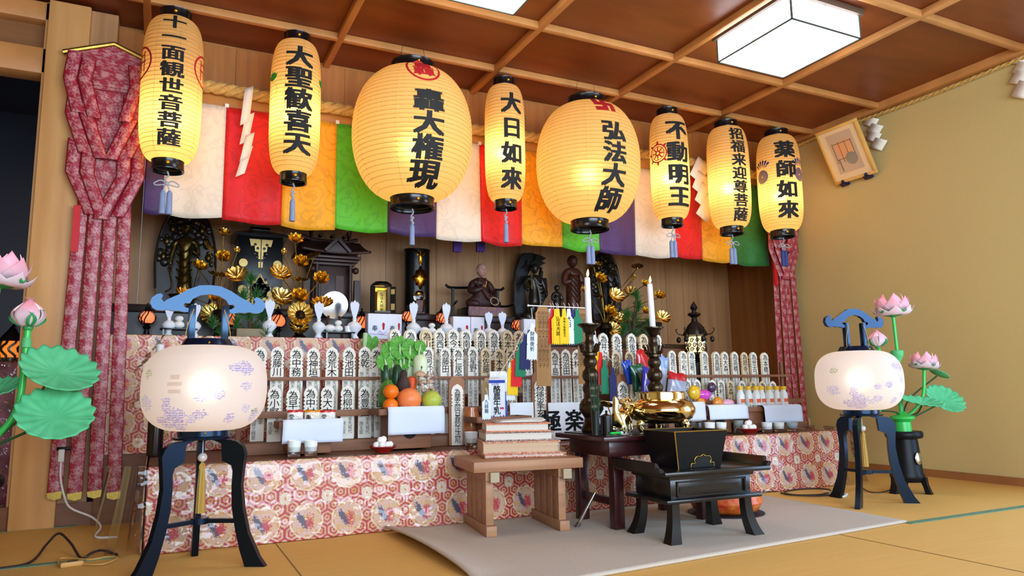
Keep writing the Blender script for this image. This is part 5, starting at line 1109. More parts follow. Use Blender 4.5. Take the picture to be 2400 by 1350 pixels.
veg('carrot', 'orange carrot standing right of the taro root', 'carrot', 965, 905, .04, 12, '#e0581e', rough=.5, prof=[(0, -3.2), (.3, -2.6), (.7, -1), (1, 1), (.9, 1.6), (.4, 1.9), (0, 1.9)], col2='#cf4a16')
veg('daikon', 'thick white radish standing upright at the back', 'radish', 985, 862, .06, 17.5, '#dfe6c8', rough=.4, col2='#c3d3a0', prof=[(0, -4.6), (.8, -4.4), (1, -2), (1, 0), (.95, 1.1), (.7, 1.6), (.3, 1.8), (0, 1.8)])
leafm = M('lettuce_leaf', '#3f8f2c', .5, col2='#6aab45', vs=(40, 40, 40)); ribm = M('leaf_rib', '#b9d0a0', .5)
p = at(950, 880, y0 + .07); t = thing('leaf_greens', 'bunch of curly green leaves behind the cucumbers and carrot', 'greens', (p.x, y0 + .075, zt)); rr = random.Random(5)
for k, (u, v, s_) in enumerate(((912, 822, 24), (935, 815, 30), (960, 818, 26), (900, 848, 22), (970, 835, 26), (945, 840, 28), (984, 812, 16))):
    c = at(u, v, y0 + .07 + rr.uniform(-.02, .03)) - Vector((p.x, y0 + .075, zt)); r = px(s_, u, v, y0); an = rr.uniform(-.5, .5)
    def fn(a, b_, c=c, r=r, an=an, k=k):
        th = 2 * PI * a; q = b_ * r; return (c.x + q * math.cos(th) * .9, c.y + .25 * q * math.sin(th + an) - .12 * r * b_ * math.sin(7 * th + k) - .2 * r * b_, c.z + q * math.sin(th) * .95 + .1 * r * b_ * b_ * math.sin(11 * th))
    o = MB().grid(fn, 48, 7).build('leaf', leafm, t, solid=.0015)
    MB().tube(bez([(c.x * .3, 0, .02), (c.x * .7, c.y * .6 - .004, c.z * .6), (c.x, c.y - .012, c.z + r * .3)], 6), [.007] * 7 + [.005] * 5 + [.0015], 6).build('rib', ribm, o)
p = at(1003, 885, y0 - .0); t = thing('mushroom_bag', 'clear plastic bag of mushrooms leaning on the white radish', 'bag', (p.x, y0 + .0, zt)); rz_ = zt
mshm = M('mushroom', '#cfa888', .6, var=.2); b = MB()
for k, (u, v, r) in enumerate(((990, 900, 11), (1008, 898, 11), (985, 880, 13), (1003, 884, 10), (996, 918, 9), (1012, 915, 9))):
    c = at(u, v, y0) - Vector((p.x, y0, zt)); q = px(r, u, v, y0); MB().lathe([(0, -q * 1.1), (q * .35, -q * 1.1), (q * .3, 0), (q, 0), (q * .95, q * .4), (q * .5, q * .75), (0, q * .85)], 20, T=TR(c, rx=-.3 + .2 * (k % 3))).build('mushroom', mshm, t)
h = at(1003, 858, y0).z - zt
def fn(a, c): th = 2 * PI * a; r = (.055 + .008 * math.sin(5 * th + 3 * c)) * (1 - .35 * c ** 3); return (r * math.cos(th), .5 * r * math.sin(th) , .0 + c * h + .006 * math.sin(7 * th))
MB().grid(fn, 40, 16).build('film', clear_sheet('bag_film', .08, 1, 30, .7), t)
# greens and roots left of the fruit, behind the slats
p = at(868, 800, 3.6); t = thing('leaf_greens', 'bunch of drooping green leaves behind the slats left of the white boxes', 'greens', (p.x, 3.75, .866))
for k, (u, v, s_) in enumerate(((860, 800, 15), (872, 812, 16), (866, 830, 14), (880, 800, 10))):
    c = at(u, v, 3.72) - Vector((p.x, 3.75, .866)); r = px(s_, u, v, 3.72)
    MB().grid(lambda a, b_: (c.x + b_ * r * math.cos(2 * PI * a) * .8, c.y + .1 * b_ * r * math.sin(6 * 2 * PI * a), c.z + b_ * r * math.sin(2 * PI * a) * 1.2), 36, 5).build('leaf', leafm, t, solid=.0015)
MB().tube([(-.03, 0, -.545), (-.03, 0, -.3), (0, -.02, -.1), (.005, -.03, .02)], .012, 8).build('stalk', ribm, t)
# milk carton
x1, y1, z1 = TL['c']; p = at(1172, 960, 3.2); zb = z1 + .001; zt_ = at(1172, 870, 3.2).z; w_ = px(19, 1172, 920, 3.2); hb = (at(1172, 892, 3.2).z - zb); ht = zt_ - zb
t = thing('milk_carton', 'white and blue gable-top milk carton behind the stacked books', 'milk carton', (p.x, 3.22, zb), -.58)
b = MB().box(-w_, w_, -w_, w_, 0, hb); b.add([(-w_, -w_, hb), (w_, -w_, hb), (w_, w_, hb), (-w_, w_, hb), (-w_, -.003, ht - .02), (w_, -.003, ht - .02), (w_, .003, ht - .02), (-w_, .003, ht - .02), (-w_, -.003, ht), (w_, -.003, ht), (w_, .003, ht), (-w_, .003, ht)], [(0, 1, 5, 4), (2, 3, 7, 6), (1, 2, 6, 5), (3, 0, 4, 7), (4, 5, 9, 8), (6, 7, 11, 10), (5, 6, 10, 9), (7, 4, 8, 11), (8, 9, 10, 11)], 0)
blu = M('carton_blue', '#1d43b0', .5); y_ = -w_ - .0006
b.box(-w_, w_, y_, y_ + .0004, hb - .012, hb, 1); b.add([(-w_, -w_ - .0008, hb), (w_, -w_ - .0008, hb), (w_ * 1.0, -w_ * .45, hb + (ht - .02 - hb) * .5), (-w_ * 1.0, -w_ * .45, hb + (ht - .02 - hb) * .5)], [(0, 1, 2, 3)], 1)
b.box(w_ + .0002, w_ + .0006, -w_, w_, 0, hb * .72, 1)
f = lambda a, c: (a, y_ - .0003, c)
b.text('酪農牛乳', 0, hb * .78, hb * .2, 2, .022, f, .95, vert=True, pitch=.9); b.text('EEPW', -w_ * .55, hb * .91, hb * .065, 1, .01, f, 1, pitch=.72)
b.box(w_ * .35, w_ * .85, y_ - .0003, y_, hb * .28, hb * .33, 3)
mt = [(-w_, 0), (w_, 0)] + [(w_ - 2 * w_ * i / 10, hb * (.06 + .07 * (i % 2) + .02 * math.sin(i))) for i in range(11)]
b.prism(mt, y_ - .0003, y_, 'y', 1); b.text('酪農牛乳', -w_ * .6, hb + .012, .012, 0, .01, lambda a, c: (a, -w_ * .86 - .002, c), 1, pitch=.95)
b.build('carton', [M('carton_white', '#e8ecf2', .5), blu, ink, M('carton_red', '#d2415a', .5)], t)
o = MB().box(-.03, .03, -.03, .03, 0, hb * .86, b=.002); o.add([(-.03, -.03, hb * .86), (.03, -.03, hb * .86), (.03, .03, hb * .86), (-.03, .03, hb * .86), (-.03, 0, hb * 1.08), (.03, 0, hb * 1.08)], [(0, 1, 5, 4), (2, 3, 4, 5), (1, 2, 5), (3, 0, 4)]); o.box(-.0305, .0305, -.0305, -.0301, .03, .07, 1)
p2 = at(1150, 960, 3.3); o = o.build('drink_carton', [M('carton_cream', '#d8c9a4', .5), blu], loc=(p2.x, 3.31, zb), rot=(0, 0, .3)); tag(o, 'small cream coloured carton half hidden behind the milk carton', 'carton')
# amber jar, cards and the big sign
p = at(1110, 1000, 3.3); t = thing('amber_jar', 'amber orange wrapped container between the tall brown tablet and the books', 'jar', (p.x, 3.33, TT)); w_ = px(20, 1110, 990, 3.3); h = at(1110, 955, 3.3).z - TT
MB().lathe([(0, 0), (w_ * .9, 0), (w_, .01), (w_, h * .75), (w_ * .8, h * .9), (w_ * .8, h), (0, h)], 28).build('body', M('amber', '#a8481a', .25, col2='#d08a50', vs=(30, 30, 30), spec=.6, coat=.6), t)
def card(u0, u1, vt, vb, Y, label, txt=None, th=.1, tw=1, pitch=1, zb=None, thick=.004):
    a = at(u0, vt, Y); c = at(u1, vt, Y); z0 = at(u0, vb, Y).z if zb is None else zb; w_ = (c.x - a.x) / 2; h = a.z - z0; b = MB().box(-w_, w_, 0, thick, 0, h, b=.001)
    if txt: b.text(txt, -w_ + th * .12, at(u0, 988, Y).z - z0, th, 1, .03, lambda x, z: (x, -.0008, z), tw, pitch=pitch)
    return tag(b.build('sign_board' if txt else 'card', [M('card_white', '#e9ebec', .7), ink], loc=((a.x + c.x) / 2, Y, z0), rot=(-.05, 0, 0)), label, 'sign' if txt else 'card')
card(1287, 1445, 944, 1022, 3.32, 'white board with two big black brush characters behind the candlestick', '極楽', .118, 1.0, 1.18, TT)
card(1197, 1252, 944, 1000, 3.34, 'blank white card standing right of the milk carton', None, zb=TT)
# candy bags and sweets
def bag(u, v, w_, h, Y, label, cols, rz=0, ry=0, txt=None):
    p = at(u, v, Y); a = px(w_, u, v, Y); c = px(h, u, v, Y); b = MB(); rr = random.Random(int(u + v)); ph = rr.uniform(0, 6)
    for s_ in (-1, 1):
        def fn(q, r, s_=s_):
            x = (q - .5) * 2; z = (r - .5) * 2; bul = max(0, 1 - x ** 4) * max(0, 1 - abs(z) ** 3.2); return (a * x, s_ * (.38 * a * bul ** .6 + .0012) + .05 * a * math.sin(4 * x + 5 * z + ph) * bul, c * z + .04 * c * math.sin(5 * x + ph) * (abs(z) > .8))
        b.grid(fn, 16, 20, 0)
    n = len(b.m); k = 16 * 20
    for i in range(n):
        row = (i % k) // 16
        b.m[i] = 1 if row > 14 else (2 if row > 8 and len(cols) > 2 else 0)
    if txt: b.text(txt, -a * .55, -c * .45, a * .7, 3, .02, lambda x, z: (x, -.5 * a, z), 1, pitch=.85)
    return tag(b.build('candy_bag', [M('bag_' + q, q, .22, spec=.7, coat=.5, var=.15, vs=(30, 30, 30)) for q in (cols + cols[-1:])[:3]] + [M('bag_text', '#eef0f5', .5)], loc=p, rot=(0, ry, rz)), label, 'candy bag')
bag(1507, 870, 20, 50, 3.37, 'red topped candy bag with a white peak mark, topmost of the heap', ['#c8101c', '#c8101c'], .2)
b = MB(); p = at(1507, 842, 3.34)
for s_ in (-1, 1): b.box(-.012, .012, -.001, .001, -.002, .002, T=TR((s_ * .01, 0, 0), ry=s_ * .75)); b.box(-.02, .02, -.001, .001, .005, .008, T=TR((s_ * .013, 0, .003), ry=s_ * .75))
bag(1474, 872, 13, 28, 3.34, 'blue foil candy bag at the left edge of the heap', ['#1d4bc0', '#1d4bc0'], 0, -.3)
bag(1497, 890, 22, 36, 3.30, 'dark green candy bag in the heap between the candlesticks', ['#0f4a2c', '#12603a', '#0d3a24'], .2, -.15)
bag(1520, 895, 20, 34, 3.22, 'violet candy bag with white writing left of the right candlestick', ['#35208f', '#2c2aa0', '#3a249c'], .1, .1, 'ゆず')
bag(1548, 890, 16, 56, 3.36, 'pale clear candy bag behind the right candlestick', ['#b9c4d8', '#8ea6d8'], 0, .2)
bag(1586, 910, 25, 36, 3.26, 'clear candy bag with a red band right of the right candlestick', ['#9aa2b6', '#c01f28'], -.1, .15, '飴')
sw = lambda n, l, u, v, r, col, sq=(1, .7, 1): tag(MB().ball((0, 0, 0), px(r, u, v, 3.3), 20, sq=sq).build(n, M(n + col, col, .3, coat=.5, spec=.6), loc=at(u, v, 3.3)), l, 'sweet')
sw('wrapped_sweet', 'yellow glossy packet right of the clear candy bag', 1627, 920, 17, '#e0b21c'); sw('wrapped_sweet', 'pink and violet wrapped packet above the orange ones', 1650, 925, 17, '#c93fb0', (1.2, .7, .7)); sw('wrapped_sweet', 'orange round cake in a clear wrapper, left of the dark label', 1642, 944, 13, '#d8861c'); sw('wrapped_sweet', 'orange round cake in a clear wrapper, right of the dark label', 1682, 944, 14, '#d8861c'); sw('wrapped_sweet', 'red jelly sweet on top of the orange cakes', 1655, 930, 8, '#c23a14', (.8, .6, 1.3)); sw('wrapped_sweet', 'pink wrapped sweet at the right end by the bottles', 1706, 945, 14, '#e2a3b4', (1.3, .7, .7)); sw('wrapped_sweet', 'dark purple round item behind the pink packet', 1668, 908, 12, '#3a2440')
x_, y_, z_ = TL['a']
for k, (u, c, c2, tx) in enumerate(((692, '#c9262e', '#e9e2d4', '愛'), (732, '#d98a1c', '#e8ddc8', '亀'), (768, '#c9262e', '#e9e2d4', '愛'))):
    o = bag(u, 972, 18, 11, 3.27, ('red and white snack packet, leftmost on the left stand', 'orange and white snack packet in the middle of the left stand', 'red and white snack packet, rightmost on the left stand')[k], [c2, c], 0, 0, tx); o.name = 'snack_packet'; o['category'] = 'snack'
# row of bottles
x_, y_, z_ = TL['f']
for k, u in enumerate((1737, 1756, 1774, 1786, 1805, 1822, 1838)):
    Y = 3.27 + .03 * (k % 2); p = at(u, 950, Y); r = px(9.5, u, 930, Y); h = at(u, 905, Y).z - z_ - .002
    t = thing('drink_bottle', 'white drink bottle with yellow cap, %s from the left in its row' % ORD[k], 'bottle', (p.x, Y, z_ + .002), .2, 'white drink bottles with yellow caps')
    MB().lathe([(0, 0), (r * .9, 0), (r, .005), (r, h * .58), (r * .9, h * .68), (r * .62, h * .78), (r * .6, h * .86), (0, h * .86)], 24).build('body', M('bottle_white', '#e4ebea', .3, coat=.4), t)
    MB().lathe([(0, h * .84), (r * .74, h * .84), (r * .74, h * .99), (r * .68, h), (0, h)], 20).build('cap', M('cap_yellow', '#e8b80e', .35), t)
    b = MB(); a0, a1 = -2.5, -.4
    for mi, (q0, q1) in enumerate(((.3, .46), (.05, .14), (.14, .28))): b.grid(lambda a, c: (r * 1.012 * math.cos(a0 + (a1 - a0) * a), r * 1.012 * math.sin(a0 + (a1 - a0) * a), h * (q0 + (q1 - q0) * c) + (.006 * math.sin(a * 17) if mi else 0)), 14, 2, mi)
    b.build('label', [M('lab_orange', '#e2602a', .5), M('lab_green', '#3d8a4a', .5), M('lab_leaf', '#c9b99a', .5, col2='#e6e6de', vs=(90, 90, 90))], t)
# hanging paper tags
def tag_outline(w_, h): return [(-w_ * .35, h), (w_ * .35, h), (w_ * .45, h * .86), (w_ * .45, h * .8), (w_, h * .7), (w_, h * .45), (w_ * .86, h * .43), (w_, h * .41), (w_, .0)] + [(w_ * (1 - i / 4), .008 * (i % 2)) for i in range(1, 8)] + [(-w_, 0), (-w_, h * .41), (-w_ * .86, h * .43), (-w_, h * .45), (-w_, h * .7), (-w_ * .45, h * .8), (-w_ * .45, h * .86)]
TC = {'yellow': '#f2c40c', 'red': '#d8161c', 'white': '#dfe7f6', 'green': '#157a52', 'navy': '#1e2258', 'brown': '#a9773e'}
strm = M('string_white', '#e8e6e0', .8)
def paper_tag(u, vt, vb, wpx, Y, c, label, txt='', holder=None, rz=0, ry=0):
    a = at(u, vt, Y); h = a.z - at(u, vb, Y).z; w_ = px(wpx, u, vt, Y) / 2; t = thing('paper_tag', label, 'paper tag', (a.x, Y, a.z), 0, 'cut paper tags on strings', rot=(0, ry, rz))
    b = MB().prism([(x, z - h) for x, z in tag_outline(w_, h)], 0, .0012)
    if txt: b.text(txt, 0, -h * .28, min(w_ * 1.1, h * .55 / len(txt)), 1, .01, lambda x, z: (x, -.0008, z), vert=True)
    b.build('paper', [M('tag_' + c, TC[c], .7), ink], t); MB().tube(bez([(0, 0, -.006), (.004, -.003, .012), (-.003, -.002, .03)], 4), .0012, 5).build('string', strm, t)
Yt = 3.18
pa = at(1238, 716, Yt); pb = at(1375, 722, Yt); t = thing('tag_rod', 'thin white rod holding the coloured paper tags and two brown slats', 'rod', pa)
MB().tube([(0, 0, 0), tuple(pb - pa)], .003, 8).ball((0, 0, 0), .006, 8).ball(tuple(pb - pa), .006, 8).build('rod', strm, t)
for u, c, s_, l, tx in ((1303, 'yellow', -.01, 'yellow paper tag half hidden behind the large brown slat', ''), (1290, 'white', .02, 'white paper tag at the left end of the rod', ''), (1296, 'red', .004, 'red paper tag left of the two yellow ones', ''), (1307, 'yellow', -.012, 'yellow paper tag with four characters, left of the yellow pair', '弘法大師'), (1322, 'yellow', -.016, 'yellow paper tag with many characters, right of the yellow pair', '南無大聖歓喜天'), (1333, 'white', -.006, 'white paper tag right of the yellow pair', '大日'), (1343, 'navy', .004, 'navy paper tag on the rod', ''), (1353, 'green', .0, 'green paper tag at the right end of the rod', '')): paper_tag(u, 724, 808, 25, Yt + s_, c, l, tx)
def brown_slat(u, vt, vb, wpx, Y, label):
    a = at(u, vt, Y); h = a.z - at(u, vb, Y).z; w_ = px(wpx, u, vt, Y) / 2; b = MB().prism([(-w_, 0), (w_, 0), (w_, h * .9), (w_ * .8, h * .93), (w_ * .5, h), (-w_ * .5, h), (-w_ * .8, h * .93), (-w_, h * .9)], 0, .003)
    for x in (-.5, 0, .5): b.text('光言律不空大日印摩尼芥子', x * w_, h * .9, h * .062, 1, 0, lambda p_, z: (p_, -.0008, z), 1, vert=True, pitch=.95)
    tag(b.build('prayer_board', [M('brown_slat', '#a97a42', .6, var=.15, vs=(30, 30, 4)), M('brown_ink', '#4a2c10', .7)], loc=(a.x, Y, a.z - h), rot=(0, 0, .05)), label, 'prayer board')
brown_slat(1272, 716, 905, 40, Yt + .004, 'long brown inscribed board hanging at the left end of the rod'); brown_slat(1364, 722, 900, 28, Yt + .035, 'long brown inscribed board hanging behind the left candlestick')
for k, (u, vt, vb, c, l, tx) in enumerate(((1248, 758, 845, 'white', 'white paper tag with writing, upper end of the slanting string', '財慈夜祈'), (1232, 782, 868, 'navy', 'navy paper tag on the slanting string', ''), (1221, 802, 885, 'green', 'green paper tag on the slanting string', ''), (1212, 822, 908, 'red', 'red paper tag on the slanting string', ''), (1203, 842, 928, 'yellow', 'yellow paper tag on the slanting string, partly hidden', ''), (1197, 850, 940, 'white', 'white paper tag with writing, lowest on the slanting string', '諸仏行歓'))): paper_tag(u, vt, vb, 27, Yt - .012 + .006 * k, c, l, tx, ry=.04)
a = at(1245, 722, Yt); PT = [a] + [at(u, v, Yt - .012 + .006 * k) + Vector((0, 0, .03)) for k, (u, v) in enumerate(((1248, 758), (1232, 782), (1221, 802), (1212, 822), (1203, 842), (1197, 850)))] + [at(1165, 885, Yt + .03)]; tag(MB().tube([tuple(q - a) for q in PT], .0015, 5).build('string', strm, loc=a), 'white slanting string tying the lower paper tags', 'string')
for k, (u, vt, vb, c, l) in enumerate(((1394, 785, 850, 'white', 'white paper tag behind the left candlestick'), (1398, 806, 885, 'yellow', 'yellow paper tag right of the left candlestick'), (1408, 825, 905, 'red', 'red paper tag right of the left candlestick'), (1416, 842, 925, 'green', 'green paper tag right of the left candlestick'), (1436, 860, 940, 'navy', 'dark navy paper tag, rightmost by the left candlestick'))): paper_tag(u, vt, vb, 20, 3.16 - .01 * k, c, l)
PT = [at(1376, 722, Yt + .01)] + [at(u, v, 3.16 - .01 * k) + Vector((0, 0, .03)) for k, (u, v) in enumerate(((1394, 785), (1398, 806), (1408, 825), (1416, 842), (1436, 860)))]; tag(MB().tube([tuple(q - PT[0]) for q in PT], .0015, 5).build('string', strm, loc=PT[0]), 'white string tying the tags right of the left candlestick', 'string')
paper_tag(1140, 925, 985, 22, 3.15, 'white', 'white paper tag with writing left of the milk carton', '九経難')

# ------------------------------------------------------------------ carpet
cp = M('carpet', '#c8baa8', .95, col2='#b6a896', vs=(220, 220, 220), bump=.6, bs=500); A_, B_, C_, D_ = (.87, 3.0), (.90, 1.95), (2.86, 2.085), (2.90, 2.98)
def fn(a, b_):
    l = (A_[0] + (B_[0] - A_[0]) * b_, A_[1] + (B_[1] - A_[1]) * b_); r = (D_[0] + (C_[0] - D_[0]) * b_, D_[1] + (C_[1] - D_[1]) * b_); x = l[0] + (r[0] - l[0]) * a; y = l[1] + (r[1] - l[1]) * a
    return (x, y, .006 + .035 * max(0, 1 - a / .09) ** 1.5 * math.sin(PI * min(1, .1 + b_ * 1.1)) ** .5)
tag(MB().grid(fn, 70, 40).build('carpet', cp, solid=.008), 'grey beige carpet with a curled left edge in front of the altar', 'carpet')
CZ = .0105
# ------------------------------------------------------------------ wooden bench with books
benchw = M('bench_wood', '#ae7f58', .5, col2='#966848', vs=(3, 40, 40)); t = thing('reading_bench', 'low natural wood bench carrying the stacked books', 'bench', (1.385, 2.80, CZ), -.13); BZ = .298 - CZ
MB().box(-.235, .235, -.165, .16, BZ - .042, BZ, b=.003).build('top', benchw, t)
for sx in (-.165, .145):
    MB().box(sx - .022, sx + .022, -.17, .17, 0, .04, b=.003).build('foot', benchw, t)
    MB().box(sx - .02, sx + .02, -.16, .16, BZ - .075, BZ - .042).build('cross_beam', benchw, t)
    for k in range(4): MB().box(sx - .016, sx + .016, -.145 + k * .075, -.145 + k * .075 + .065, .04, BZ - .075, b=.002).build('slat', benchw, t)
    MB().box(sx - .006, sx + .03, -.182, -.15, BZ - .08, BZ - .042).build('beam_end', M('beam_end', '#a89878', .6), t)
pagem = M('pages', '#cdb091', .8, col2='#bfa080', vs=(2, 2, 260)); pagew = M('pages_white', '#d8d2c6', .8, col2='#c9c2b4', vs=(2, 2, 260))
def cover_mat(n, a, b_):
    return M(n, a, .6, col2=b_, vs=(130, 130, 130))
z = .2992
def book(w_, d_, h, x, y, rz, pm, cm, label, dark=None):
    global z
    t = thing('sutra_book', label, 'book', (x, y, z), rz, 'sutra books stacked on the bench')
    MB().box(-w_, w_, -d_, d_, 0, .006, b=.001).build('cover', cm, t); MB().box(-w_ + .003, w_ - .012, -d_ + .003, d_ - .003, .006, h - .006).build('page_block', pm, t); MB().box(-w_, w_, -d_, d_, h - .006, h, b=.001).build('cover', cm, t)
    if dark: MB().box(w_ - .012, w_ - .004, -d_ + .004, d_ - .004, .006, h - .006, b=.002).build('title_band', dark, t)
    z += h + .0004
redc = cover_mat('cover_red', '#a8202c', '#d8b48c'); navc = cover_mat('cover_navy', '#2a2440', '#c8a890'); orc = cover_mat('cover_orange', '#c0603c', '#d89a70')
spine = M('spine_pattern', '#5a5048', .7, col2='#c0b4a0', vs=(90, 90, 90))
book(.175, .11, .016, 1.42, 2.83, -.26, pagew, redc, 'thin book with a red brocade cover at the bottom of the stack')
book(.165, .12, .05, 1.41, 2.84, -.30, pagem, redc, 'thick sutra book with pinkish pages, second from the bottom', spine)
book(.148, .11, .038, 1.405, 2.85, -.27, pagew, navc, 'sutra book with pale pages and dark cover edges, third from the bottom', spine)
book(.138, .11, .036, 1.40, 2.84, -.33, pagew, orc, 'sutra book with an orange brocade cover on top of the stack')
for k in range(3):
    o = MB().grid(lambda a, b_: ((a - .5) * .2, (b_ - .5) * .15, .002 + .012 * math.sin(PI * b_) * a * (k + 1) * .3 + .002 * k), 10, 8).build('loose_paper', M('loose_paper' + str(k), ('#d8dcea', '#d6cfae', '#e2e0da')[k], .8), loc=(1.395 + .012 * k, 2.82 + .012 * k, z + .001), rot=(0, 0, -.3 + .08 * k), solid=.0012)
    tag(o, ('pale bluish sheet, lowest of the loose papers on the books', 'yellowish curled sheet between the loose papers on the books', 'off-white curled sheet, uppermost on the stacked books')[k], 'paper')

# ------------------------------------------------------------------ maroon table with candlesticks, burner
maroon = M('maroon_wood', '#3c1618', .28, var=.25, vs=(3, 30, 30), spec=.5, coat=.2); t = thing('incense_table', 'dark maroon table carrying the candlesticks and brass incense burner', 'table', (1.94, 2.68, CZ)); MZ = .385 - CZ
MB().box(-.32, .32, -.2, .2, MZ - .02, MZ, b=.004).build('top', maroon, t); MB().box(-.27, .27, -.16, .16, MZ - .085, MZ - .02, b=.003).build('apron', maroon, t)
for sx in (-1, 1):
    for sy in (-1, 1): MB().box(sx * .225 - .024, sx * .225 + .024, sy * .135 - .022, sy * .135 + .022, 0, MZ - .085, b=.004).build('leg', maroon, t)
    MB().box(sx * .225 - .012, sx * .225 + .012, -.115, .115, .09, .12, b=.002).build('stretcher', maroon, t)
MB().box(-.29, .29, -.17, .17, MZ, MZ + .004, b=.001).build('top_mat', M('mat_black', '#0d0e10', .3), t)
TM = .3892
bronze = M('bronze', '#4a3c2c', .28, .85, var=.35, vs=(30, 30, 30)); wax = M('candle_wax', '#e6e8f2', .45, spec=.5); 
flame = M('flame', '#fff2c0', .5, emit='#ffb04a', es=9)
def candlestick(u, x, y, label, clabel):
    t = thing('candlestick', label, 'candlestick', (x, y, TM), 0, 'bronze candlesticks'); m_ = .00187; Z = lambda v: (1010 - v) * m_
    P = [(0, 1010), (23, 1010), (25, 1004), (24, 998), (19, 990), (17, 976), (22, 968), (29, 957), (28, 945), (22, 935), (16, 929), (15, 922), (19, 914), (20, 905), (15, 897), (13, 893), (18, 886), (20, 878), (18, 868), (13, 862), (12, 858), (16, 851), (17, 843), (14, 836), (12, 833), (18, 830), (18, 825), (12, 822), (11, 812), (10, 806), (12, 800), (10, 795), (9, 788), (11, 781), (9, 778), (14, 773), (17, 765), (28, 758), (28, 755), (17, 757), (0, 758)]
    b = MB().lathe([(r * m_, Z(v)) for r, v in P], 36); b.build('stem', bronze, t)
    for k in range(4):
        a = 2 * PI * k / 4 + .4; c, s_ = math.cos(a), math.sin(a); MB().tube(bez([(11 * m_ * c, 11 * m_ * s_, Z(822)), (22 * m_ * c, 22 * m_ * s_, Z(818)), (26 * m_ * c, 26 * m_ * s_, Z(806)), (31 * m_ * c, 31 * m_ * s_, Z(804))], 5), [.009] * 6 + [.007] * 5 + [.006] * 4 + [.004], 8).ball((29 * m_ * c, 29 * m_ * s_, Z(803)), .007, 8).build('ornament', bronze, t)
    MB().tube([(0, 0, Z(758)), (0, 0, Z(745))], .003, 8).build('spike', bronze, t)
    zc = TM + Z(757) ; cz = 1.077 - zc; c = thing('candle', clabel, 'candle', (x, y, zc), 0, 'lit white candles', rot=(0, -.035 if u > 1500 else -.01, 0))
    MB().lathe([(0, .001), (.0145, .001), (.0138, cz * .5), (.0130, cz - .004), (.011, cz), (.004, cz - .003), (0, cz - .004)], 24).build('wax', wax, c)
    MB().tube([(0, 0, cz - .005), (.001, 0, cz + .006), (.003, 0, cz + .010)], .0008, 5).build('wick', ink, c)
    MB().lathe([(0, .0), (.004, .004), (.0062, .011), (.0055, .019), (.003, .028), (0, .037)], 16, T=TR((.002, 0, cz + .003), ry=.14)).build('flame', flame, c)
    bulb('flame_light', (.002, -.0, cz + .05), .12, (1, .62, .25), .008, c)
candlestick(1387, 1.722, 2.73, 'beaded bronze candlestick at the left end of the maroon table', 'left lit white candle on its bronze candlestick'); candlestick(1545, 2.12, 2.79, 'beaded bronze candlestick standing behind the brass burner', 'right lit white candle, slightly leaning, behind the brass burner')
m_ = px(1, 1530, 960, 2.62); t = thing('incense_burner', 'large polished brass incense burner on the maroon table', 'incense burner', (1.99, 2.585, TM)); 
MB().lathe([(0, 20 * m_), (48 * m_, 20 * m_), (70 * m_, 30 * m_), (78 * m_, 44 * m_), (79 * m_, 52 * m_), (72 * m_, 66 * m_), (60 * m_, 72 * m_), (57 * m_, 75 * m_), (57 * m_, 88 * m_), (59 * m_, 90 * m_), (56 * m_, 91 * m_), (54 * m_, 86 * m_), (54 * m_, 78 * m_), (0, 76 * m_)], 48).build('bowl', brassm, t)
for k in range(3): a = 2 * PI * k / 3 - PI / 2 + .5; MB().tube(bez([(52 * m_ * math.cos(a), 52 * m_ * math.sin(a), 30 * m_), (60 * m_ * math.cos(a), 60 * m_ * math.sin(a), 14 * m_), (52 * m_ * math.cos(a), 52 * m_ * math.sin(a), 0.004)], 6), [.018] * 6 + [.014] * 6 + [.012], 10).ball((56 * m_ * math.cos(a), 56 * m_ * math.sin(a), 6 * m_), .013, 12).build('leg', brassm, t)
MB().lathe([(0, 77 * m_), (53 * m_, 77 * m_)], 36).build('ash', M('ash', '#b8b0a4', .95, var=.2, vs=(90, 90, 90)), t)
# brass lion, incense tube, pots and small things on the table
p = at(1452, 1000, 2.55); t = thing('brass_lion', 'small brass lion figure left of the burner', 'figurine', (at(1456, 1000, 2.56).x, 2.56, TM), .5); t.scale = (1.05, 1.05, 1.05); L_ = [(0, 0, .05, .028), (.035, 0, .07, .026), (.06, 0, .1, .024), (.07, 0, .125, .026)]
skin_body('body', [L_, [(0, 0, .05, .028), (-.035, 0, .055, .026), (-.05, 0, .085, .012), (-.04, 0, .13, .014), (-.05, 0, .15, .006)], [(.035, 0, .07, .026), (.04, .018, .035, .012), (.045, .02, .005, .012)], [(.035, 0, .07, .026), (.04, -.018, .035, .012), (.045, -.02, .005, .012)], [(-.035, 0, .055, .026), (-.03, .022, .03, .013), (-.02, .022, .005, .012)], [(-.035, 0, .055, .026), (-.03, -.022, .03, .013), (-.02, -.022, .005, .012)], [(.07, 0, .125, .026), (.095, 0, .118, .014)]], brassm, t)
b = MB()
for k in range(22): a = k * 2.4; b.ball((.055 + .016 * math.cos(a), .026 * math.sin(a), .105 + .03 * ((k * .618) % 1)), .009, 8)
b.build('mane', brassm, t)
t = thing('incense_tube', 'dark green tube of thin incense sticks in front of the left candlestick', 'incense holder', (at(1396, 1000, 2.545).x, 2.545, TM)); MB().lathe([(0, 0), (.016, 0), (.017, .06), (.02, .1), (.018, .1), (.015, .06), (0, .05)], 20).build('tube', M('tube_dark', '#0d1a1a', .25), t); rr = random.Random(2)
for k in range(16): a = rr.uniform(0, 6.28); q = rr.uniform(.2, 1); MB().tube([(.012 * q * math.cos(a), .012 * q * math.sin(a), .05), (.022 * q * math.cos(a), .022 * q * math.sin(a), .14 + .14 * rr.random())], .0011, 5).build('stick', M('incense_green', '#15503c', .7), t)
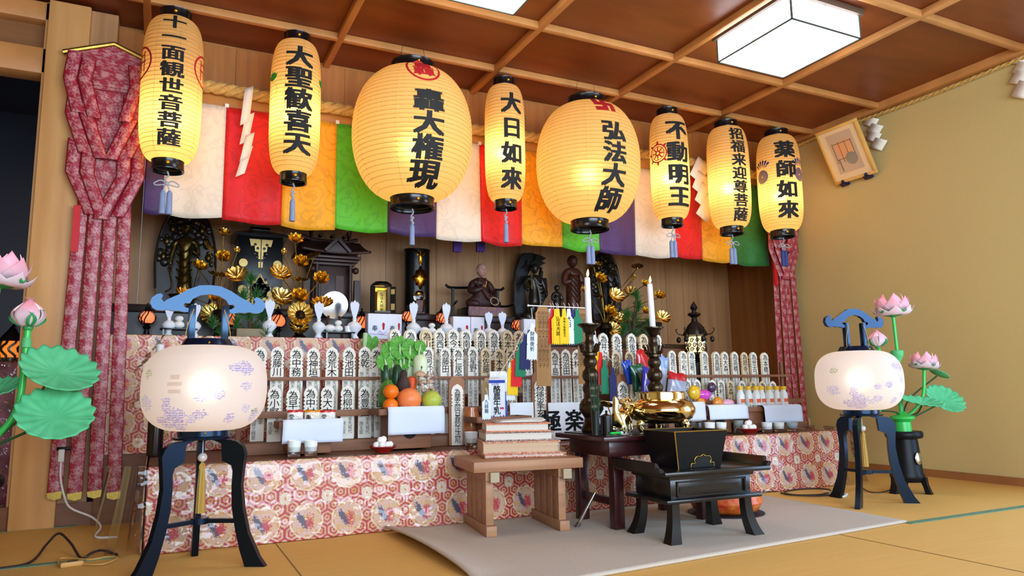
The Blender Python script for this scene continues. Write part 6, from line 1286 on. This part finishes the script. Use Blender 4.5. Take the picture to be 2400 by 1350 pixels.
t = thing('lidded_pot', 'small black lidded cylinder pot with a knob on the maroon table', 'pot', (at(1422, 1000, 2.56).x, 2.56, TM)); MB().lathe([(0, 0), (.026, 0), (.027, .07), (0, .07)], 28).build('body', lacq, t); MB().lathe([(.028, .07), (.028, .076), (.012, .082), (.004, .086), (.006, .096), (0, .1)], 28).build('lid', lacq, t)
t = thing('lidded_box', 'round black box with a ring handle behind the big black box', 'box', (2.17, 2.62, TM)); MB().lathe([(0, 0), (.062, 0), (.064, .02), (.064, .032), (.058, .038), (0, .04)], 40).build('body', lacq, t); MB().tube([(.014 * math.cos(a), 0, .048 + .012 * math.sin(a)) for a in [2 * PI * i / 16 for i in range(16)]], .002, 6, closed=True).build('ring', M('ring_steel', '#8a8a88', .3, 1), t)
t = thing('small_glass', 'small clear glass in front of the brass lion', 'glass', (at(1468, 1005, 2.505).x, 2.505, TM)); MB().lathe([(0, 0), (.018, 0), (.02, .04), (.018, .04), (.016, .005), (0, .005)], 20).build('bowl', glassm, t)
t = thing('lighter', 'green lighter lying at the front edge of the maroon table', 'lighter', (1.70, 2.512, TM + .0075), .1); MB().tube([(-.03, 0, 0), (.022, 0, 0)], .0075, 10, flat=.7).build('body', M('lighter_green', '#1fbf4a', .3, coat=.5), t); MB().tube([(.022, 0, 0), (.034, 0, 0)], .007, 10).build('cap', M('lighter_cap', '#c8d8c8', .4), t)
p = at(1440, 930, 2.62); t = thing('brass_leaf', 'brass lotus leaf dish on a stem beside the lion', 'ornament', (1.80, 2.70, TM)); MB().tube(bez([(0, 0, 0), (.01, 0, .05), (-.01, 0, .11)], 5), .003, 6).lathe([(0, 0), (.024, 0), (.024, .004), (0, .006)], 20).build('stem', brassm, t); MB().grid(lambda a, c: (-.01 + c * .034 * math.cos(2 * PI * a) - .012 * c, c * .03 * math.sin(2 * PI * a), .112 + .015 * c * math.cos(2 * PI * a + 2.6) + .01 * c * c), 28, 5).build('leaf', brassm, t, solid=.0015)
t = thing('chrome_rod', 'chrome bell striker rod leaning on the leg of the maroon table', 'rod', (1.60, 2.665, CZ + .008)); e = Vector((.072, -.025, .128)); MB().tube([(0, 0, 0), tuple(e)], .007, 12).build('rod', M('chrome', '#c8ccd4', .1, 1), t); MB().tube([tuple(-e * .1), tuple(e * .06)], .010, 12).build('tip', M('rod_tip', '#4a4038', .5), t)

# ------------------------------------------------------------------ low black desk with the black box
t = thing('sutra_desk', 'low black lacquer desk with curled edges and flared legs', 'desk', (1.925, 2.32, CZ), -.035); DZ = .272 - CZ
dm = M('desk_black', '#0d0c0d', .3, spec=.5, coat=.15)
MB().box(-.25, .25, -.17, .17, DZ - .018, DZ, b=.005).build('top', dm, t)
for s_ in (-1, 1):
    o = [(s_ * .235, 0), (s_ * .26, 0), (s_ * .268, .03), (s_ * .263, .036), (s_ * .253, .03), (s_ * .24, .004)]
    MB().prism([(x, z_ + DZ - .003) for x, z_ in o], -.13, .17).prism([(x, DZ - .003 + z_ * .5) for x, z_ in o], -.155, -.13).build('curled_edge', dm, t)
MB().box(-.2, .2, -.125, .125, DZ - .035, DZ - .018).build('moulding', dm, t)
MB().box(-.19, .19, -.115, .115, DZ - .105, DZ - .035, b=.002).build('body', dm, t)
b = MB()
for (x0, x1, z0, z1) in ((-.165, .165, DZ - .048, DZ - .042), (-.165, .165, DZ - .1, DZ - .094), (-.165, -.158, DZ - .1, DZ - .042), (.158, .165, DZ - .1, DZ - .042)): b.box(x0, x1, -.121, -.114, z0, z1)
b.box(-.15, .13, -.118, -.114, DZ - .082, DZ - .062); b.build('drawer_panel', dm, t)
MB().box(-.225, .225, -.14, .14, DZ - .12, DZ - .105, b=.004).build('lower_rim', dm, t)
for sx in (-1, 1):
    for sy in (-1, 1):
        V = []; F = []; n = 10
        for i in range(n + 1):
            q = i / n; k = q ** 2.4; cx = sx * (.172 + .024 * k); cy = sy * (.102 + .02 * k); a = .0165 + .008 * k; zz = (DZ - .12) * (1 - q)
            V += [(cx - a, cy - a, zz), (cx + a, cy - a, zz), (cx + a, cy + a, zz), (cx - a, cy + a, zz)]
        for i in range(n): F += [(4 * i + j, 4 * i + (j + 1) % 4, 4 * i + 4 + (j + 1) % 4, 4 * i + 4 + j) for j in range(4)]
        F += [(0, 1, 2, 3), (4 * n, 4 * n + 3, 4 * n + 2, 4 * n + 1)]; MB().add(V, F).build('leg', dm, t)
t = thing('lacquer_box', 'black open box with gold edges standing on the low black desk', 'box', (1.885, 2.305, .2726), -.035); b = MB(); h = .14; V = []
for z_, a, c in ((0, .1, .085), (h, .125, .105)): V += [(-a, -c, z_), (a, -c, z_), (a, c, z_), (-a, c, z_)]
for z_, a, c in ((.01, .092, .078), (h, .117, .097)): V += [(-a, -c, z_), (a, -c, z_), (a, c, z_), (-a, c, z_)]
b.add(V, [(3, 2, 1, 0), (0, 1, 5, 4), (1, 2, 6, 5), (2, 3, 7, 6), (3, 0, 4, 7), (4, 5, 13, 12), (5, 6, 14, 13), (6, 7, 15, 14), (7, 4, 12, 15), (8, 9, 10, 11), (9, 8, 12, 13), (10, 9, 13, 14), (11, 10, 14, 15), (8, 11, 15, 12)]); b.build('body', lacqs, t)
gl = M('gold_line', '#a8842c', .35, .8); e4 = [Vector(v) for v in V[:8]]
for k in (0,): MB().tube([tuple(e4[k] * 1.002), tuple(e4[k + 4] * 1.002)], .0022, 6).build('gold_edge', gl, t)
MB().tube([tuple(v) for v in e4[4:]], .0022, 6, closed=True).build('gold_edge', gl, t)
cl = [(-.055, .004), (-.052, .018), (-.035, .018), (-.04, .03), (-.03, .043), (-.012, .044), (0, .05), (.012, .044), (.03, .043), (.04, .03), (.035, .018), (.052, .018), (.055, .004)]
MB().tube([(x, -.0862 - .145 * z_, z_) for x, z_ in bez([(a + .012, c) for a, c in cl], 4)], .0016, 6).build('gold_outline', gl, t)
MB().prism([(x * .93 + .012, z_ * .93) for x, z_ in cl], -.001, 0, T=TR((0, -.0862, 0), rx=.14)).build('foot_arch', M('arch_black', '#030304', .5), t)
p = at(1510, 1060, 2.42); b = MB()
for k in range(9): b.ball((-.05 + .012 * k, .01 * math.sin(k * 2), .012 + .008 * math.sin(k * 1.7)), .017, 10, sq=(1, .9, .8))
b.tube(bez([(-.055, 0, .01), (-.075, 0, .03), (-.07, 0, .045), (-.06, .0, .048)], 5), .006, 6)
tag(b.build('cloth_bundle', M('pink_cloth', '#d8b8b0', .7, col2='#b87a80', vs=(60, 60, 60)), loc=(1.735, 2.40, .273), scale=(.6, .6, .6)), 'small crumpled pink and white cloth on the left of the black desk', 'cloth')
# cushion and wooden gong behind the desk
p = atz(1700, 1210, 0); t = thing('gong_cushion', 'round orange red brocade cushion on the carpet behind the black desk', 'cushion', (2.36, 2.62, CZ)); MB().lathe([(0, 0), (.1, .002), (.145, .02), (.165, .055), (.15, .09), (.1, .105), (0, .1)], 44, lobes=10, amp=.008).build('cushion', M('cushion_red', '#b82410', .4, col2='#d8802c', vs=(30, 30, 30), spec=.6), t)
MB().lathe([(0, 0), (.17, 0), (.17, .003), (0, .003)], 40).build('dark_pad', M('pad_dark', '#1a1820', .6), t)
t = thing('wooden_gong', 'round dark wooden gong on the orange red cushion', 'gong', (2.36, 2.62, CZ + .1), .4); MB().ball((0, 0, .075), .085, 28, sq=(1.25, 1, .9)).build('body', M('gong_wood', '#2c1712', .25, spec=.6), t); MB().ball((.11, -.03, .07), .03, 14).tube(bez([(.06, -.07, .1), (.11, -.05, .13), (.13, 0, .11)], 5), .012, 8).build('carved_handle', MATS['gong_wood'], t)
MB().box(-.09, .09, -.075, -.072, .055, .063, T=TR((0, -.012, 0))).build('slit', ink, t)

# ------------------------------------------------------------------ two floor lanterns
bonp = paper_lamp('silk_shade', '#f4e4d2', .55, attr=True); BASE = (.88, .79, .72)
sheen = tint(M('lacquer_sky_tint', '#0a1024', .22, spec=.9), (.35, .62, 1.0))  # black lacquer; the blue sky reflection is put into base and specular colour
legm = tint(M('leg_sky_tint', '#0b0c12', .3, spec=.55), (.35, .6, 1.0))  # black legs, with the sky's blue reflection painted in by specular tint
def flower_col(seed, off):
    rr = random.Random(seed); pts = []
    for k in range(20): pts.append((rr.uniform(-1.3, 1.3) + off, rr.uniform(.06, .42) if rr.random() < .8 else rr.uniform(.5, .75), rr.choice([(.36, .33, .72), (.40, .34, .70), (.5, .48, .78), (.30, .42, .12), (.16, .17, .08)]), rr.uniform(.05, .11), rr.random() * 6))
    def cf(th, q):
        base = BASE
        for a, c, col, s_, ph in pts:
            d = (th - a + PI) % (2 * PI) - PI; e = (q - c)
            if abs(d) < s_ * 2.4 and abs(e) < s_ * 1.1:
                ci, cj = math.floor(th / .034), math.floor(q / .026); hsh = math.sin(ci * 12.99 + cj * 78.23 + ph) * 43758.5; hx = hsh - math.floor(hsh); hy = (hsh * 7.3) - math.floor(hsh * 7.3)
                if (d / (s_ * 2)) ** 2 + (e / s_) ** 2 < .9 * (.4 + .6 * hx) and ((th / .034 - ci - .3 - .4 * hx) / .42) ** 2 + ((q / .026 - cj - .3 - .4 * hy) / .34) ** 2 < 1: return col
        d = (th - off + .55 + PI) % (2 * PI) - PI
        for zc, w_ in ((.46, .1), (.54, .12), (.62, .07)):
            if abs(q - zc) < .022 and abs(d) < w_: return (.72, .60, .5)
        return base
    return cf
def floor_lantern(label, x, y, rz, leg0, off, seed, power):
    t = thing('floor_lantern', label, 'floor lantern', (x, y, 0), 0, 'pair of floor lanterns'); z0, z1 = .455, .748; r = .205; cf = flower_col(seed, off); cr = .085
    def rad(q): s_ = abs(2 * q - 1); return cr + (r - cr) * max(0, 1 - s_ ** 2.7) ** (1 / 2.1)
    def fn(a, b_):
        q = .5 - .5 * math.cos(PI * b_); th = 2 * PI * a; rr = rad(q) * (1 + .0012 * math.cos(q * 2 * PI * 44)); return (rr * math.cos(th), rr * math.sin(th), z0 + (z1 - z0) * q)
    mb = MB().grid(fn, 420, 190, cf=lambda a, b_: cf(2 * PI * a, .5 - .5 * math.cos(PI * b_))); mb.build('shade', bonp, t, smooth=180)
    MB().lathe([(0, z1 - .004), (cr * 1.0, z1 - .004), (cr * 1.02, z1 + .002), (cr * .9, z1 + .02), (cr * .88, z1 + .024), (0, z1 + .024)], 40).build('top_ring', sheen, t)
    MB().lathe([(0, z0 - .03), (cr * 1.15, z0 - .03), (cr * 1.18, z0 - .022), (cr * 1.0, z0 - .018), (cr * 1.0, z0 + .002), (0, z0 + .002)], 40).build('bottom_ring', sheen, t)
    for q, zz in ((cr * 1.02, z1 + .008), (cr * 1.01, z0 - .008)): MB().ball((q * math.cos(-PI / 2 + rz), q * math.sin(-PI / 2 + rz), zz), .004, 8).build('gold_pin', stud, t)
    Tr = rotz(rz)
    for s_ in (-1, 1):
        MB().box(s_ * .055 - .012, s_ * .055 + .012, -.011, .011, z1 + .02, z1 + .145, T=Tr, b=.001).build('upright', sheen, t)
        MB().tube(bez([(s_ * .074, -.02, z1 + .005), (s_ * .07, -.014, z1 + .06), (s_ * .05, -.012, z1 + .13)], 5), .0013, 5, T=Tr).build('hanging_cord', M('cord_gold', '#c8a050', .5), t)
    zb = z1 + .118
    half = [(0, .10), (.035, .097), (.07, .082), (.1, .062), (.12, .052), (.138, .042), (.147, .033), (.155, .045), (.15, .056), (.157, .063), (.17, .06), (.185, .047), (.19, .03), (.182, .012), (.168, .004), (.15, .003), (.135, .007), (.12, .003), (.1, .004), (.08, .0), (.068, .002), (.066, .014), (.075, .016), (.085, .024), (.08, .032), (.064, .032), (.055, .048), (.03, .062), (0, .067)]
    MB().prism([(a, zb + c) for a, c in half] + [(-a, zb + c) for a, c in half[::-1][1:-1]], -.009, .009, T=Tr).build('cloud_handle', sheen, t)
    prof = [(.03, .425), (.12, .418), (.145, .40), (.155, .375), (.15, .33), (.145, .27), (.155, .19), (.175, .11), (.215, .03), (.238, 0), (.168, 0), (.148, .055), (.128, .13), (.115, .2), (.112, .27), (.114, .315), (.108, .335), (.09, .345), (.075, .35), (.07, .41)]
    for k in range(3): MB().prism(prof, -.0115, .0115, T=rotz(leg0 + k * 2 * PI / 3)).build('leg', legm, t)
    for k in range(3):
        a = leg0 + k * 2 * PI / 3; MB().box(0, .135, -.009, .009, .143, .157, T=rotz(a)).build('stretcher', legm, t)
    MB().lathe([(0, .14), (.03, .14), (.03, .16), (0, .16)], 24).build('stretcher_hub', sheen, t)
    MB().tube([(0, -.0, .43), (0, 0, .375)], .002, 6).ball((0, 0, .362), .016, 20).build('bead', M('tassel_bead', '#c8bcb4', .15, spec=.7), t)
    b = MB().lathe([(0, .35), (.004, .345), (.007, .335), (.009, .32), (.013, .25), (.015, .175), (0, .175)], 18, lobes=9, amp=.08); b.tube([(.008 * math.cos(a_), -.004, .33 + .012 * math.sin(a_)) for a_ in [2 * PI * i / 14 for i in range(14)]], .003, 6, closed=True); b.build('tassel', M('tassel_gold', '#b8923c', .6, var=.3, vs=(400, 400, 10)), t)
    bulb('bulb', (0, -.0, z0 + .15), power, (1, .93, .85), .03, t)
    return t
def leg_angle(cx, cy, fx, fy): return math.atan2(fy - cy, fx - cx)
floor_lantern('lit floor lantern with three curved legs at the left front of the altar', .150, 2.765, .0, leg_angle(.15, 2.765, .337, 2.66), -1.55, 4, .60)
floor_lantern('lit floor lantern with three curved legs at the right, before the lotus lamp', 3.185, 2.52, -.12, leg_angle(3.185, 2.52, 3.40, 2.375), -1.9, 4, .62)

# ------------------------------------------------------------------ lotus lamps
lgreen = M('lotus_green', '#2fb84c', .35, coat=.2); ldk = M('lotus_leaf', '#62c48c', .8, col2='#4cb277', vs=(20, 20, 20)); lsep = M('lotus_sepal', '#2f8a48', .6); wire_ = M('lotus_wire', '#1d4a26', .5)
def petal_mat():
    m = paper_lamp('lotus_petal', '#ffffff', .35, attr=True); return m
lpet = petal_mat()
def lotus(T, s_, bud, t, lit):
    f = bpy.data.objects.new('flower', None)
    b = MB(); rings = ((8, 1.15, .85), (7, .62, .98), (5, .25, 1.0)) if not bud else ((4, .16, 1.05), (3, .06, 1.08))
    for ri, (n, tl, ln) in enumerate(rings):
        for k in range(n):
            Tp = T @ rotz(2 * PI * (k + .5 * ri) / n) @ TR((0, .16 * s_, .0), rx=PI / 2 - tl)
            def fn(a, c, ri=ri): w_ = (.35 + .65 * math.sin(PI * min(1, c * .9 + .05))) * (1 - c ** 3.5) * .66; return Tp @ Vector(((a - .5) * w_ * s_ * 1.3, c * s_ * ln, (-.26 * s_ * math.sin(PI * c * .9) * (1.6 if bud else 1) + (.55 if bud else .1) * s_ * c * c + .24 * s_ * (a - .5) ** 2 * 2 * w_)))
            b.grid(fn, 8, 10, cf=(lambda a, c, ri=ri: (lambda q: (.95, .80 - .38 * q, .84 - .30 * q))(min(1, max(0, (c - .25) * 1.1)) if (ri > 0 or bud) else .1)))
    o = b.build('flower', lpet, t, smooth=180, solid=.001)
    b = MB()
    for k in range(3 if bud else 5):
        Tp = T @ rotz(2 * PI * k / (3 if bud else 5) + .3) @ TR((0, (.17 if bud else .05) * s_, -(.02 if bud else .16) * s_), rx=PI / 2 - (.3 if bud else 1.42)); petal(b, Tp, s_ * (.72 if bud else .85), s_ * (1.05 if bud else .95), -.22 if bud else .12)
    b.ball((0, 0, -.05 * s_), .17 * s_, 14, T=T, sq=(1, 1, .7)); b.build('sepal', lsep, o, solid=.001)
    if lit: l = bulb('bulb', T @ Vector((0, 0, .35 * s_)), lit, (1, .85, .85), .015, t)
def leafdisc(c, r, rx, ry, t, stem):
    T = TR(c, rx=rx, ry=ry)
    def fn(a, q): th = 2 * PI * a; k = 1 + .04 * math.cos(16 * th) * q; return T @ Vector((q * r * k * math.cos(th), q * r * k * math.sin(th), r * (.16 * q * q + .035 * math.cos(16 * th) * q * q - .05 * (1 - q))))
    o = MB().grid(fn, 96, 12).build('leaf', ldk, t, solid=.003); MB().tube(bez(stem, 6), .0045, 7).build('leaf_stalk', wire_, o)
def pot(t, s_=1):
    MB().lathe([(0, .06), (.075, .06), (.083, .075), (.087, .09), (.078, .11), (.066, .27), (.064, .285), (.088, .29), (.094, .3), (.094, .318), (.088, .326), (.05, .326), (0, .32)], 44).build('pot', lacqs, t)
    for k in range(3): a = 2 * PI * k / 3 + .9; V = [(.06, .085), (.092, .085), (.095, .05), (.108, .01), (.115, 0), (.085, 0), (.076, .04), (.068, .06)]; MB().prism(V, -.022, .022, T=rotz(a)).build('foot', lacqs, t)
    MB().lathe([(0, .322), (.042, .322), (.04, .375), (.06, .392), (.062, .405), (.03, .415), (.02, .43), (0, .43)], 32).build('collar', lgreen, t)
LP = Vector((3.66, 2.64, 0)); t = thing('lotus_lamp', 'pink artificial lotus lamp in a black footed pot right of the right floor lantern', 'lotus lamp', LP, 0, 'pair of lotus lamps'); pot(t)
tl = lambda u, v, dy=0: at(u, v, LP.y + dy) - LP
for (u, v, s_, bud, tilt, dy) in ((2093, 736, .118, False, -.05, 0), (2057, 812, .085, True, 0, .02), (2166, 862, .092, False, .12, -.03)):
    c = tl(u, v, dy); lotus(TR(c, ry=tilt), s_, bud, t, .35); MB().tube(bez([(.0, 0, .4), (c.x * .25 + .01, dy * .3, .4 + (c.z - .4) * .4), (c.x, dy, c.z - .05 * s_)] if u != 2166 else [(0, 0, .4), (c.x * .35, dy * .3, .42), (c.x * .8, dy, c.z - .16), (c.x, dy, c.z - .05 * s_)], 8), .0085, 10).build('stem', lgreen, t)
c = tl(2103, 830); MB().lathe([(0, -.05), (.012, -.045), (.03, -.01), (.034, .012), (.03, .02), (0, .022)], 24, T=TR(c)).tube([(c.x, 0, .4), (c.x, 0, c.z - .04)], .006, 8).build('seed_pod', M('pod_green', '#4fae68', .5), t)
leafdisc(tl(2213, 938, -.02), .105, .75, -.28, t, [(0, 0, .4), (.1, 0, .40), tuple(tl(2205, 945, -.02))]); leafdisc(tl(2160, 946, -.12), .105, .26, -.03, t, [(0, 0, .4), (.05, -.05, .42), tuple(tl(2160, 952, -.12))]); leafdisc(tl(2200, 878, .06), .055, .2, .5, t, [(0, 0, .4), (.08, 0, .5), tuple(tl(2195, 882, .06))])
leafdisc(tl(2040, 960, .05), .05, .3, .1, t, [(0, 0, .4), (-.06, 0, .43), tuple(tl(2045, 962, .05))])
MB().ball((0, 0, 0), .027, 24, sq=(1, .25, 1.2), T=TR((-.005, -.077, .185), rx=-.08)).build('oval_plaque', M('plaque_silver', '#c8d0cc', .15, 1), t)
LP = Vector((-.53, 2.89, 0)); t = thing('lotus_lamp', 'pink artificial lotus lamp cut by the left edge, in front of the post', 'lotus lamp', LP, 0, 'pair of lotus lamps'); pot(t)
for (u, v, s_, bud, tilt, dy) in ((-5, 665, .115, False, .1, 0), (66, 766, .09, True, 0, -.02)):
    c = tl(u, v, dy); lotus(TR(c, ry=tilt), s_, bud, t, .35); MB().tube(bez([(0, 0, .4), (c.x * .2, 0, .4 + (c.z - .4) * .35), (c.x, dy, c.z - .05 * s_)] if u < 0 else [(0, 0, .4), (c.x * .55, dy, .46), (c.x * .93, dy, .56), (c.x, dy, c.z - .05 * s_)], 8), .0105, 10).build('stem', lgreen, t)
c = tl(62, 800, -.02); MB().lathe([(.008, -.025), (.015, -.02), (.015, .0), (.012, .012), (0, .012)], 16, T=TR(c)).build('stem_joint', M('pod_green', '#4fae68', .5), t)
leafdisc(tl(138, 872, -.05), .118, .62, .36, t, [(0, 0, .4), (.12, -.03, .5), tuple(tl(120, 885, -.05))]); leafdisc(tl(128, 975, -.1), .112, .80, .22, t, [(0, 0, .4), (.1, -.05, .44), tuple(tl(125, 985, -.1))]); leafdisc(tl(-10, 915, .05), .08, .4, -.2, t, [(0, 0, .4), (.0, 0, .45), tuple(tl(-10, 925, .05))])

# ------------------------------------------------------------------ cords, socket, things beyond the post
cordb = M('cord_black', '#2a1a18', .5); cordw = M('cord_white', '#d8d4cc', .5); cordt = M('cord_tan', '#c8964e', .5)
def cord(label, P, r, m, z=None):
    W = [atz(u, v, zz) for u, v, zz in P]; o = W[0].copy(); return tag(MB().tube(bez([tuple(p - o) for p in W], 8), r, 7).build('extension_cord', m, loc=o), label, 'cord')
cord('dark brown cord arching over the tatami at the lower left', [(-20, 1335, .006), (70, 1318, .006), (110, 1275, .04), (138, 1250, .06), (165, 1272, .035), (190, 1308, .006), (215, 1296, .02), (240, 1290, .02), (275, 1300, .006)], .0045, cordb)
cord('tan cord looped around the inline switch on the tatami', [(150, 1328, .005), (137, 1322, .005), (140, 1310, .006), (165, 1308, .006), (210, 1311, .006), (255, 1305, .006), (275, 1308, .006), (240, 1322, .006), (190, 1322, .006)], .003, cordt)
p = atz(168, 1328, 0); t = thing('cord_switch', 'tan inline cord switch lying on the tatami at the lower left', 'switch', (p.x, p.y, 0), .15); MB().box(-.035, .035, -.013, .013, 0, .018, b=.006).build('body', cordt, t); MB().box(-.014, .016, -.005, .005, .0175, .0195, b=.001).build('rocker', lacqs, t)
Yc = 3.8; W = [at(143, 1080, Yc), at(142, 1120, Yc), at(150, 1160, Yc), at(165, 1190, Yc - .05), at(215, 1212, Yc - .1), Vector((-.19, 3.60, .03)), Vector((-.2, 3.5, .006)), Vector((-.12, 3.45, .006))]; o = W[0].copy()
tag(MB().tube(bez([tuple(q - o) for q in W], 8), .0045, 7).build('extension_cord', cordw, loc=o), 'white cord running from the plug at the post down to the floor', 'cord')
t = thing('power_plug', 'white plug at the foot of the post beside the banner', 'plug', o); MB().box(-.012, .012, -.012, .012, -.005, .05, b=.005).build('body', cordw, t)
MB().box(-.02, .035, .0, .015, .045, .06, b=.002).build('bracket', lacqs, t)
p = at(1890, 1000, 3.8); d = _ray(1890, 998); tt = XR / d[0]; t = thing('wall_socket', 'beige wall socket on the mustard wall by the right end of the altar', 'socket', (XR - .008, d[1] * tt, CAMZ + d[2] * tt)); MB().box(0, .008, -.036, .036, -.06, .06, b=.002).build('plate', M('socket_beige', '#c9b78c', .5), t)
for z_ in (-.025, .025): MB().box(-.002, .002, -.018, .018, z_ - .014, z_ + .014, b=.001).build('outlet', M('outlet_beige', '#d8caa4', .5), t)
cord('tangle of dark cord on the floor left of the right floor lantern', [(1830, 1155, .005), (1870, 1160, .005), (1930, 1158, .006), (1945, 1148, .01), (1900, 1145, .006), (1850, 1150, .006), (1840, 1158, .008), (1900, 1162, .006), (1955, 1160, .006)], .004, cordb)
cord('white plug cord by the left foot of the right floor lantern', [(1930, 1152, .008), (1950, 1155, .012), (1975, 1164, .008), (1985, 1158, .006)], .006, cordw)
cord('thin dark cord between the right floor lantern and the lotus pot', [(2015, 1140, .006), (2040, 1153, .006), (2075, 1152, .006), (2100, 1140, .006)], .003, cordb)
t = thing('side_altar', 'dim side altar under crinkled clear plastic seen beyond the post', 'altar', (-1.9, 4.2, 0)); MB().box(0, 1.35, 0, .5, 0, .75, b=.01).build('table', M('side_brocade', '#5a1418', .5, col2='#a8586a', vs=(12, 12, 12)), t)
MB().grid(lambda a, b_: (a * 1.4 - .02, -.03 - .04 * abs(math.sin(a * 17 + 2 * math.sin(b_ * 9))), .78 - b_ * .76), 60, 30).build('plastic_cover', clear_sheet('crinkled_film', .05, 1.0, 22, .8), t)
p = at(25, 830, 4.3); t = thing('altar_lamp', 'small amber scrollwork lamp in the dark room beyond the post', 'lamp', (p.x, 4.32, .755)); MB().lathe([(0, 0), (.05, 0), (.05, .015), (.02, .03), (.02, p.z - .80), (.05, p.z - .79), (0, p.z - .79)], 20).build('stand', lampblk, t); MB().lathe([(.04, p.z - .79), (.05, p.z - .74), (.04, p.z - .69)], 24).build('shade', M('amber_glow', '#ff9a40', .5, emit='#ff8a28', es=.5), t)
b = MB()
for k in range(9): b.tube([(.054 * math.cos(2 * PI * k / 9 + .3 * math.sin(q)), .054 * math.sin(2 * PI * k / 9 + .3 * math.sin(q)), p.z - .79 + .0125 * q) for q in range(9)], .006, 5)
b.lathe([(.06, p.z - .69), (.05, p.z - .67), (.02, p.z - .63), (0, p.z - .6)], 20); b.build('lattice', lampblk, t)
p = at(376, 805, 3.62); h = p.z - TZ; t = thing('sauce_bottle', 'dark bottle with a white cap just above the left floor lantern shade', 'bottle', (p.x, 3.62, TZ)); r = px(17, 376, 830, 3.62)
MB().lathe([(0, 0), (r, 0), (r * 1.02, .01), (r, h * .72), (r * .75, h * .82), (r * .4, h * .9), (r * .4, h * .95), (0, h * .95)], 24).build('body', M('bottle_dark', '#1c1010', .2, spec=.6), t); MB().lathe([(0, h * .9), (r * .52, h * .9), (r * .5, h * .99), (0, h)], 20).build('cap', M('cap_white', '#e4e6e6', .5), t)
